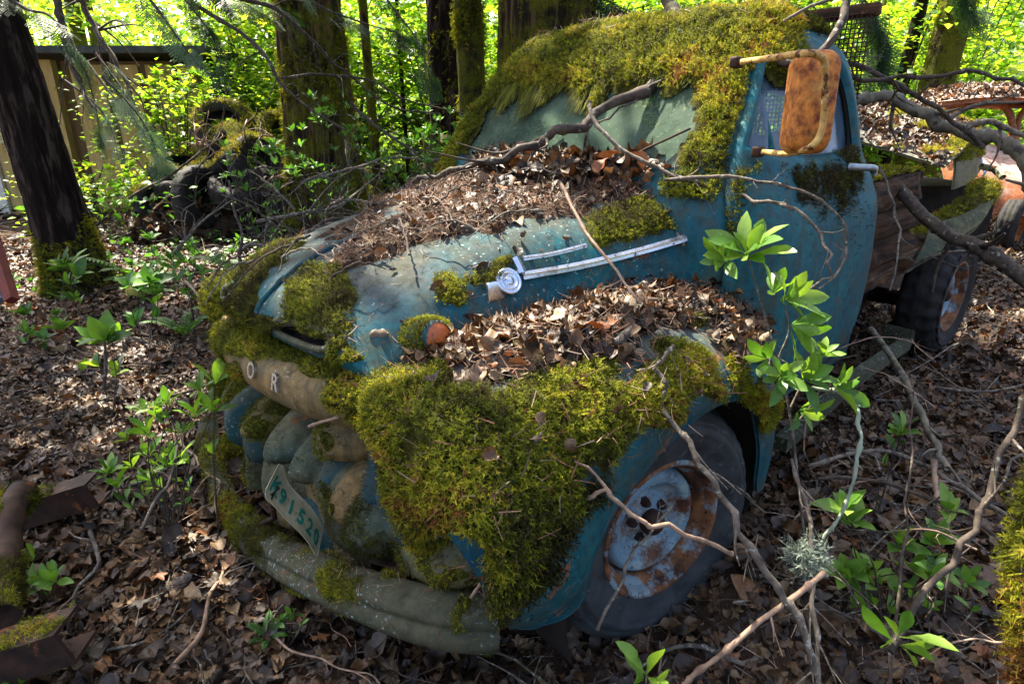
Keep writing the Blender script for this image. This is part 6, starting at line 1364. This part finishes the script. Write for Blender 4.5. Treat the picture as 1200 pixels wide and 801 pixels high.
bough('feathery spray over the clearing left of the cedar', [(190, -30, 6), (225, 10, 6), (250, 45, 6), (262, 90, 6)], 26, .26, FIRN, 13)
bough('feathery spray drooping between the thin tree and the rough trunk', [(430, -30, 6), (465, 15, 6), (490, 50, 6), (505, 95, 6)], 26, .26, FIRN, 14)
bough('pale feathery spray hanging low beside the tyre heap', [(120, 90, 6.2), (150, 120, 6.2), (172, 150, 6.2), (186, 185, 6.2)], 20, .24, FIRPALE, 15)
bough('fir bough above the hood middle top', [(220, -20, 5.5), (280, 0, 5.5), (330, 10, 5.5)], 30, .34, FIRN, 7)
bough('fir bough at the top between the massive cedar and the roof', [(660, -30, 6), (700, -5, 6), (740, 15, 6)], 36, .40, FIRN, 8)
bough('blue green fir bough above the wrecks', [(1000, -20, 7), (1030, 30, 7), (1035, 70, 7)], 50, .45, FIRN, 9)
bough('short fir bough beside the leaning brown trunk', [(1110, -30, 7), (1130, -5, 7), (1145, 15, 7)], 24, .4, FIRN, 10)

# canopy leaves overhead: out of view, added along the sun rays to shade and dapple the truck
def shade_canopy(t, b, top, dlo, dhi, slo, shi, n, seed, z0=5.2, z1=8.5):
    q = np.random.default_rng(seed); d = q.uniform(dlo, dhi, n); s = q.uniform(slo, shi, n); Q = CAM*[1, 1, 0]+FH*d[:, None]+RT*s[:, None]; x = Q[:, 0]; y = Q[:, 1]
    Q[:, 2] = .6
    P = Q+SD*((q.uniform(z0, z1, n)-Q[:, 2])/SD[2])[:, None]; P = P[shade_keep(P, q)]; n = len(P)
    scatter('shade_canopy', T_LOWLEAF, P, rotmats(n, np.tile(SD, (n, 1)), .7), .17*(.6+.8*q.random(n)), CANOPY, t, False); mb = MB()
    for i in range(8):
        a = P[q.integers(0, n)]; c = b+(top-b)*min(.95, (a[2]-.8-b[2])/(top-b)[2]); V, F = tube(catmull([c, (a+c)/2+[0, 0, .3], a], 14), np.linspace(.05, .006, 14), 6); mb.add(V, F)
    mb.build('bough', BARK, t)
shade_canopy(*[TREES['e'][i] for i in range(3)], -1.0, 6.2, -.8, 4.5, 22000, 1)
shade_canopy(*[TREES['b'][i] for i in range(3)], -.5, 6.0, -4.6, -.8, 17000, 2)
# ------------------------------------------------------------------ shed
sb = DS(10.6, -7.2); sb[2] = G(sb[0], sb[1]); SH = thing('shed', 'low ochre plywood shed with dark flat roof and cream siding behind the fir tree', 'shed', sb)
Ms_ = np.stack([RT, FH, [0, 0, 1]], 1)
def W(px, py, H=10.6): return at(px, py, 'H', H)
def wallbox(px0, py0, px1, py1, H, th, mat, name, parent=SH, dz=0):
    a = W(px0, py0, H); b = W(px1, py1, H); s0, s1 = (a-CAM)@RT, (b-CAM)@RT; z0, z1 = min(a[2], b[2]), max(a[2], b[2])
    V, F = box(CAM*[1, 1, 0]+RT*(s0+s1)/2+FH*(H+th/2)+np.array([0, 0, (z0+z1)/2+dz]), (abs(s1-s0), th, z1-z0), Ms_); return obj(name, V, F, mat, parent, False)
wallbox(70, 72, 236, 262, 10.6, .10, PLANK, 'plywood_wall'); 
for k, x in enumerate((118, 160, 200)): wallbox(x, 76, x+3, 258, 10.57, .03, TRIM, 'batten')
wallbox(58, 70, 76, 262, 10.5, .14, TRIM, 'corner_post'); wallbox(228, 76, 238, 262, 10.5, .14, TRIM, 'corner_post')
for k in range(9): wallbox(-180, 76+k*9, 58, 76+k*9+8.4, 10.60-.004*(k % 2), .05, SIDING, 'siding_board')
wallbox(-180, 157, 58, 262, 10.62, .05, SIDING, 'lower_siding')
wallbox(-60, 172, 12, 250, 10.53, .06, WHITEP, 'white_door'); wallbox(12, 168, 20, 254, 10.5, .09, TRIM, 'door_frame')
a = W(-180, 66); b = W(246, 78); s0, s1 = (a-CAM)@RT, (b-CAM)@RT
V, F = box(CAM*[1, 1, 0]+RT*(s0+s1)/2+FH*12.0+np.array([0, 0, a[2]+.06]), (s1-s0+.3, 3.6, .10), Ms_); obj('roof', V, F, ROOFM, SH, False)
V, F = box(CAM*[1, 1, 0]+RT*(s0+s1)/2+FH*13.6+np.array([0, 0, 1.2]), (s1-s0, .1, 2.4), Ms_); obj('back_wall', V, F, PLANK, SH, False)
V, F = box(CAM*[1, 1, 0]+RT*(s1-.05)+FH*12.1+np.array([0, 0, 1.1]), (.1, 2.9, 2.3), Ms_); obj('side_wall', V, F, PLANK, SH, False)
# ------------------------------------------------------------------ tyre pile
def pile_tyre(label, px, py, H, axis, R=.36, w=.22, seed=0, moss=True):
    R = R*1.12; c = at(px, py, 'H', H); ax = RT*axis[0]-FH*axis[1]+np.array([0, 0, axis[2]]); ax /= np.linalg.norm(ax)
    pr = tyre_profile(R, R*.55, w, 20); V, F = lathe(pr, c, ax, 64); inner = lathe([(R*.55+.0, -w*.33), (R*.86, -w*.36), (R*.90, 0), (R*.86, w*.36), (R*.55, w*.34)], c, ax, 64)
    t = thing('old_tyre', label, 'tyre', c, 'tyres heaped on the bank'); mb = MB(); L = V.reshape(len(pr), 64, 3); g = ((np.arange(64) % 4 == 0)[None]*(pr[:, 0] > R-.03)[:, None])*.012; rad = L-c; L = L-rad/np.linalg.norm(rad, axis=-1, keepdims=True)*g[..., None]
    mb.add(L.reshape(-1, 3), F).add(*inner).build('rubber_ring', RUBBERD, t)
    if moss:
        P = np.concatenate([L, L[:, :1]], 1); up = lambda Q: ((gnorm(Q)*outsign(Q))[..., 2]+.4*fbm(Q, 4, 2) > .45).astype(float)
        moss_on(P, outsign(P), up, t, .03, 2600, .05, bright=.2, bl=1)
pile_tyre('mossy tyre on top of the heap, its hole facing the camera', 263, 150, 8.6, (.2, .75, .55), seed=1)
pile_tyre('tyre leaning just below the topmost one', 262, 178, 8.2, (-.5, .6, .6), seed=2)
pile_tyre('tyre lying flat at the left of the heap', 212, 196, 8.5, (.1, .25, .95), seed=3)
pile_tyre('tyre lying flat under the left one', 218, 214, 8.3, (-.1, .2, .97), seed=4, moss=False)
pile_tyre('tyre standing upright at the foot of the heap', 238, 232, 7.9, (.9, .4, .1), seed=5, moss=False)
pile_tyre('green mossy tyre standing at the left end of the heap', 188, 240, 8.2, (.85, .5, .2), .30, .2, seed=6)
pile_tyre('tyre tilted against the heap on the right', 303, 196, 8.0, (.85, .45, .35), seed=7)
pile_tyre('farthest tyre at the right end near the cedar', 335, 162, 8.8, (.5, .6, .6), seed=8)
pile_tyre('dark tyre half hidden behind the shrub', 285, 222, 7.9, (.2, .3, .9), seed=9, moss=False)
pile_tyre('dark tyre at the bottom right of the heap', 325, 222, 8.1, (.3, .5, .8), seed=10, moss=False)
# litter mound under the heap
c = at(262, 215, 'H', 8.8); V, F = ellipsoid((c[0], c[1], G(c[0], c[1])-.1), (1.25, 1.0, .62), None, 30, 60, 1, .4, 3); tag(obj('earth_mound', V, F, SOIL), 'earth mound under the tyre heap', kind='structure')
n = 1500; a_ = rng.uniform(0, 6.28, n); e_ = np.arccos(rng.uniform(.05, 1, n)); P = np.array([c[0], c[1], G(c[0], c[1])-.1])+np.column_stack([np.sin(e_)*np.cos(a_)*1.28, np.sin(e_)*np.sin(a_)*1.03, np.cos(e_)*.66]); P = P+rng.normal(size=(n, 3))*.05
tag(scatter('leaf_litter', T_DEAD[6:], P, rotmats(n, None, .5), .07+.08*rng.random(n), DEADL), 'dead leaves lodged in the tyre heap', 'leaf litter', kind='stuff')
n = 900; P = np.array([c[0], c[1], G(c[0], c[1])-.1])+np.column_stack([rng.normal(size=n)*.95, rng.normal(size=n)*.6, .45+.35*rng.random(n)]); tag(scatter('creeper', T_BROAD[:3], P, rotmats(n, None, .5), .06+.06*rng.random(n), SHRUBG), 'small leaved creeper over the tyre heap', 'creeper', kind='stuff')
for i in range(14):
    px, py = rng.uniform(180, 340), rng.uniform(150, 262); dx, dy = rng.uniform(-70, 70), rng.uniform(-50, 10)
    branch('dead_stick', 'dead stick lodged across the tyre heap', [(px, py, 7.6), (px+dx*.5, py+dy*.5-6, 7.5), (px+dx, py+dy, 7.6)], .014, .005, (TWIG, TWIGL)[i % 2], 'stick', seed=600+i, side=5, sl=.4, grp='sticks on the tyre heap', sides=6)
# yellow ball, boards at the left edge
c = at(149, 292, 'H', 5.3); c[2] = G(c[0], c[1])+.055
pr = catmull(np.array([(0, .045), (.018, .047), (.03, .062), (.06, .050), (.082, .01), (.07, -.04), (.03, -.065), (0, -.067)]), 30); V, F = lathe(pr, c, RT*.1-FH*.3+np.array([0, 0, 1]), 36); tag(obj('float_ball', V, F, YBALL, base=c), 'small yellow plastic float with a dimple on the leaf bank right of the fir', 'float')
b = at(-2, 350, 'D', 4.2); b[2] = G(b[0], b[1]); PB_ = thing('painted_board', 'dark red and blue grey board leaning at the left edge', 'board', b)
V, F = tube([at(-14, 262, 'D', 4.3), at(14, 352, 'D', 4.1)], .045, 4); obj('red_rail', V, F, REDP, PB_, False)
V, F = tube([at(-22, 292, 'D', 4.25), at(2, 352, 'D', 4.15)], .04, 4); obj('blue_panel', V, F, BLUEP, PB_, False)
# ------------------------------------------------------------------ steel frame, lower left
b = at(20, 700, 'D', 1.9); b[2] = G(b[0], b[1]); SF = thing('steel_frame', 'rusty steel frame with mossy upright at the lower left edge', 'frame', b)
def chan(p0, p1, w, h, name, mat=DARKRUST):
    T = p1-p0; L = np.linalg.norm(T); T /= L; s = np.cross(T, [0, 0, 1.]); s /= np.linalg.norm(s); u = np.cross(s, T); pr = [(-w/2, h/2), (w/2, h/2), (w/2, -h/2), (-w/2, -h/2), (-w/2, -h/2+.008), (w/2-.008, -h/2+.008), (w/2-.008, h/2-.008), (-w/2, h/2-.008)]
    t = np.linspace(0, L, 24); P = p0+T*t[:, None, None]+np.array([a*s+c*u for a, c in pr])[None]; P = P.reshape(24, 8, 3); P = P+fbm(P, 12, 3)[..., None]*.004
    o = obj(name, P.reshape(-1, 3), [gridF(24, 8, cv=True), np.array([[0, 1, 6, 7], [1, 2, 5, 6], [2, 3, 4, 5]]), np.array([[0, 1, 6, 7], [1, 2, 5, 6], [2, 3, 4, 5]])+184], mat, SF, False); return o, P
A1 = chan(at(-40, 620, 'D', 2.25), at(116, 572, 'D', 2.25), .10, .10, 'upper_rail'); A2 = chan(at(-60, 790, 'D', 1.55), at(90, 742, 'D', 1.55), .10, .10, 'lower_rail')
V, F = tube(catmull([at(26, 575, 'D', 2.1), at(14, 600, 'D', 2.0), at(4, 650, 'D', 1.85), at(-4, 730, 'D', 1.6)], 40), .045, 20, jit=.3); up_o = obj('upright', V, F, DARKRUST, SF)
P = V[:800].reshape(40, 20, 3); P = np.concatenate([P, P[:, :1]], 1); moss_on(P, outsign(P), lambda Q: (fbm(Q, 6, 3) > -.25).astype(float), up_o, .02, 30000, .022, bl=1)
for o, P in (A1, A2):
    Pt = catmull(np.swapaxes(P[:, :2], 0, 1), 12); Pt = np.swapaxes(catmull(np.swapaxes(Pt, 0, 1), 60), 0, 1); k = 1 if gnorm(Pt)[5, 30, 2] > 0 else -1
    moss_on(Pt, k, lambda Q: (proj(Q.reshape(-1, 3))[0].reshape(Q.shape[:-1])+60*fbm(Q, 8, 2) < 62).astype(float), o, .012, 30000, .018, bl=1)
# mossy stem, very near, right edge
P = np.array([at(1226, 840, 'D', .85), at(1216, 740, 'D', .85), at(1214, 660, 'D', .87), at(1228, 590, 'D', .9), at(1250, 540, 'D', .9)]); V, F = tube(catmull(P, 60), .020, 16, jit=.4); MS = thing('mossy_stem', 'shaggy yellow mossy stem close to the camera at the right edge', 'stem', P[0]); obj('stem', V, F, TWIGD, MS)
Q = V[:960].reshape(60, 16, 3); Q = np.concatenate([Q, Q[:, :1]], 1); moss_on(Q, outsign(Q), lambda q_: np.ones(q_.shape[:-1]), MS, .012, 34000, .030, bright=.25, cushion=False)
# ------------------------------------------------------------------ green wreck: buckled hood over an open bay, mossy bumper
W2 = thing('green_wreck', 'wrecked olive car with leaf covered buckled hood behind the truck', 'car', at(1100, 300, 'D', 5.4)*[1, 1, 0])
A = lambda x, y, D: at(x, y, 'D', D)
P, o, hd = None, None, None
def panel(net, mat, name, th=.02, amp=.02, par=W2, nu=60, nv=60, lab=None):
    P = surf(net, nu, nv); n = gnorm(P); o = 1 if (n[nu//2, nv//2]@(CAM+[0, 0, 3]-P[nu//2, nv//2])) > 0 else -1; P = P+n*(o*fbm(P, 2.5, 3)*amp)[..., None]; V, F = shell(P, th, o); ob = obj(name, V, F, mat, par); tag(ob, lab); return P, o, ob
hd = panel([[A(1000, 160, 5.0), A(1040, 172, 4.9), A(1078, 184, 4.8), A(1107, 196, 4.7)], [A(1000, 140, 5.6), A(1040, 150, 5.4), A(1085, 165, 5.2), A(1128, 176, 5.0)], [A(1000, 125, 6.2), A(1045, 130, 6.0), A(1095, 142, 5.8), A(1142, 160, 5.5)], [A(1005, 118, 6.9), A(1050, 120, 6.7), A(1100, 130, 6.5), A(1148, 148, 6.2)]], OLIVE, 'hood', .02, .04)
allm = lambda Q: (fbm(Q, 3, 3) > -.35).astype(float)
side = panel([[A(1118, 172, 5.1), A(1140, 160, 5.6), A(1150, 150, 6.2)], [A(1120, 195, 5.1), A(1144, 185, 5.6), A(1152, 175, 6.2)], [A(1118, 222, 5.1), A(1140, 212, 5.6), A(1148, 200, 6.2)]], OLIVE, 'front_panel', .02, .02)
V, F = box(A(1066, 222, 6.3)+[0, 0, -.25], (.75, 1.4, .7), Ms_); obj('engine_bay', V, F, DARK, W2, False)  # solid box, its near-black colour stands for the shade under the hood
roll = catmull([A(1068, 272, 5.0), A(1094, 266, 4.95), A(1120, 254, 4.95), A(1144, 238, 5.0), A(1154, 222, 5.1)], 50); V, F = tube(roll, np.linspace(.06, .10, 50), 24); mr = obj('fender_roll', V, F, OLIVE, W2)
P = V[:1200].reshape(50, 24, 3); P = np.concatenate([P, P[:, :1]], 1); moss_on(P, outsign(P), lambda Q: ((gnorm(Q)*outsign(Q))[..., 2] > -.1).astype(float), mr, .05, 6000, .045, bright=.25, bl=1)
low = panel([[A(1090, 262, 3.38), A(1130, 250, 3.36), A(1166, 232, 3.4)], [A(1084, 284, 3.32), A(1116, 276, 3.32), A(1152, 258, 3.34)], [A(1068, 313, 3.28), A(1090, 300, 3.28), A(1126, 278, 3.3)]], GREYG, 'bed_fender', .02, .01, TR, lab='grey green sheet bent over the rear wheel')
V, F = tube([A(1150, 195, 5.6), A(1165, 198, 5.6), A(1175, 208, 5.5)], .03, 10); mt = obj('headlight_rim', V, F, OLIVE, W2)
m = lambda Q: (fbm(Q+3, 4, 3) > .02).astype(float)*(proj(Q.reshape(-1, 3))[0].reshape(Q.shape[:-1]) > 1040)
moss_on(hd[0], hd[1], m, hd[2], .04, 5000, .05, bright=.3, bl=1)
moss_on(side[0], side[1], lambda Q: (Q[..., 2] > Q[..., 2].mean()).astype(float), side[2], .02, 4000, .04, bright=.2, bl=1)
jw = litter_on(hd[0], hd[1], lambda Q: (fbm(Q+3, 4, 3) < .15).astype(float), 700, .045, .095, .04, T_DEAD, DEADL, '', '', '')
pile('leaf_litter', 'dead leaves on the buckled hood of the olive wreck', 'leaf litter', [jw], DEADL)
# ------------------------------------------------------------------ orange wreck
b = A(1180, 280, 7.2); b[2] = G(b[0], b[1]); W3 = thing('orange_wreck', 'faded orange pickup wreck with empty window frames at the right edge', 'pickup', b)
B = lambda x, y, D=7.0: at(x, y, 'D', D)
roofp = panel([[B(1078, 122, 7.0), B(1120, 117, 6.9), B(1165, 114, 6.8), B(1240, 116, 6.6)], [B(1085, 110, 7.6), B(1125, 104, 7.6), B(1170, 102, 7.5), B(1240, 104, 7.4)], [B(1100, 108, 8.4), B(1130, 103, 8.4), B(1180, 102, 8.4), B(1240, 106, 8.4)]], ORANGE, 'roof', .05, .01, W3)
jr = litter_on(roofp[0], roofp[1], lambda Q: (fbm(Q, 2, 3) > -.15).astype(float), 500, .045, .10, .03, T_DEAD, DEADL, '', '', ''); pile('leaf_litter', 'dead leaves on the roof of the orange wreck', 'leaf litter', [jr], DEADL)
def fr(pts, r, name, mat=ORANGE): V, F = tube(catmull(pts, 40), r, 10); return obj(name, V, F, mat, W3)
fr([B(1100, 160), B(1098, 135), B(1115, 122), B(1160, 120), B(1178, 126), B(1186, 145), B(1190, 170)], .035, 'windscreen_frame')
fr([B(1095, 160, 8.3), B(1100, 130, 8.3), B(1150, 124, 8.3), B(1182, 130, 8.3), B(1186, 160, 8.3)], .04, 'rear_window_frame')
fr([B(1190, 170), B(1196, 135), B(1215, 122, 6.8), B(1250, 124, 6.6)], .03, 'door_frame'); fr([B(1080, 128), B(1120, 122), B(1165, 119), B(1190, 124), B(1230, 122, 6.7)], .03, 'drip_rail')
body = panel([[B(1090, 160, 7.2), B(1130, 165, 7.0), B(1180, 172, 6.9), B(1250, 176, 6.6)], [B(1100, 190, 7.0), B(1140, 196, 6.7), B(1185, 205, 6.6), B(1250, 205, 6.4)], [B(1110, 225, 6.9), B(1142, 225, 6.6), B(1182, 225, 6.5), B(1250, 230, 6.3)], [B(1115, 250, 6.9), B(1150, 262, 6.6), B(1172, 250, 6.5), B(1250, 262, 6.3)]], ORANGE, 'front_fender', .03, .03, W3)
V, F = box(B(1200, 222, 8.2), (1.1, 1.4, .9), Ms_); obj('body_shell', V, F, ORANGE, W3, False)
fr([B(1150, 185, 6.6), B(1155, 215, 6.55), B(1152, 240, 6.5)], .012, 'brace', CHROME)
wt = make_wheel(tuple(B(1184, 266, 6.6)), tuple(-FH*.75+RT*.66), .31, .18, .18, W3, 'front_wheel', False, 64, RUBBERD, RUST)
V, F = tube([B(1130, 268, 6.7), B(1160, 266, 6.6)], .03, 8); obj('running_board', V, F, ORANGE, W3)
# lichen tuft
c = at(945, 655, 'D', 1.36); n = 300; tag(scatter('lichen_tuft', T_SPRIG, c+rng.normal(size=(n, 3))*.012, rotmats(n, rng.normal(size=(n, 3)), 2), .03+.02*rng.random(n), LICH, None, False, base=c), 'bushy grey green lichen tuft on the upright stem', 'lichen')
EXPO = 2.25
# ------------------------------------------------------------------ light, sky, camera
w = bpy.data.worlds.new('World'); sc.world = w; w.use_nodes = True; nt = w.node_tree; nt.nodes.clear()
sky = nt.nodes.new('ShaderNodeTexSky'); sky.sky_type = 'NISHITA'; sky.sun_disc = False; sky.sun_elevation = EL; sky.sun_rotation = math.pi/2-SAZ; sky.dust_density = 6.0; sky.air_density = .7; sky.ozone_density = .3
bg = nt.nodes.new('ShaderNodeBackground'); bg.inputs[1].default_value = .135; ow = nt.nodes.new('ShaderNodeOutputWorld')
nt.links.new(sky.outputs[0], bg.inputs[0]); nt.links.new(bg.outputs[0], ow.inputs[0])
sl = bpy.data.lights.new('sun', 'SUN'); sl.energy = 5.0; sl.angle = R_(.53); sl.color = (1.0, .91, .76)
so = bpy.data.objects.new('sun', sl); COL.objects.link(so)
from mathutils import Vector, Matrix
so.rotation_euler = Vector((-SD[0], -SD[1], -SD[2])).to_track_quat('-Z', 'Y').to_euler(); so.location = (0, 0, 20)
cd = bpy.data.cameras.new('camera'); cam = bpy.data.objects.new('camera', cd); COL.objects.link(cam); sc.camera = cam
cd.sensor_width = 36; cd.lens = 36*FPX/1200; cd.clip_end = 2000; cd.clip_start = .02
m = Matrix.Identity(4)
for i in range(3): m[i][0] = RT[i]; m[i][1] = UP[i]; m[i][2] = -FW[i]; m[i][3] = CAM[i]
cam.matrix_world = m
vs = sc.view_settings; vs.view_transform = 'Standard'; vs.look = 'None'; vs.gamma = 1; vs.use_curve_mapping = False; vs.exposure = EXPO
sc.cycles.max_bounces = 6; sc.cycles.transparent_max_bounces = 12; sc.cycles.diffuse_bounces = 3; sc.cycles.glossy_bounces = 3; sc.cycles.transmission_bounces = 4
sc.cycles.sample_clamp_indirect = 6; sc.cycles.use_denoising = True
try: sc.cycles.denoiser = 'OPENIMAGEDENOISE'
except Exception: pass
sc.cycles.use_adaptive_sampling = True; sc.cycles.adaptive_threshold = .02
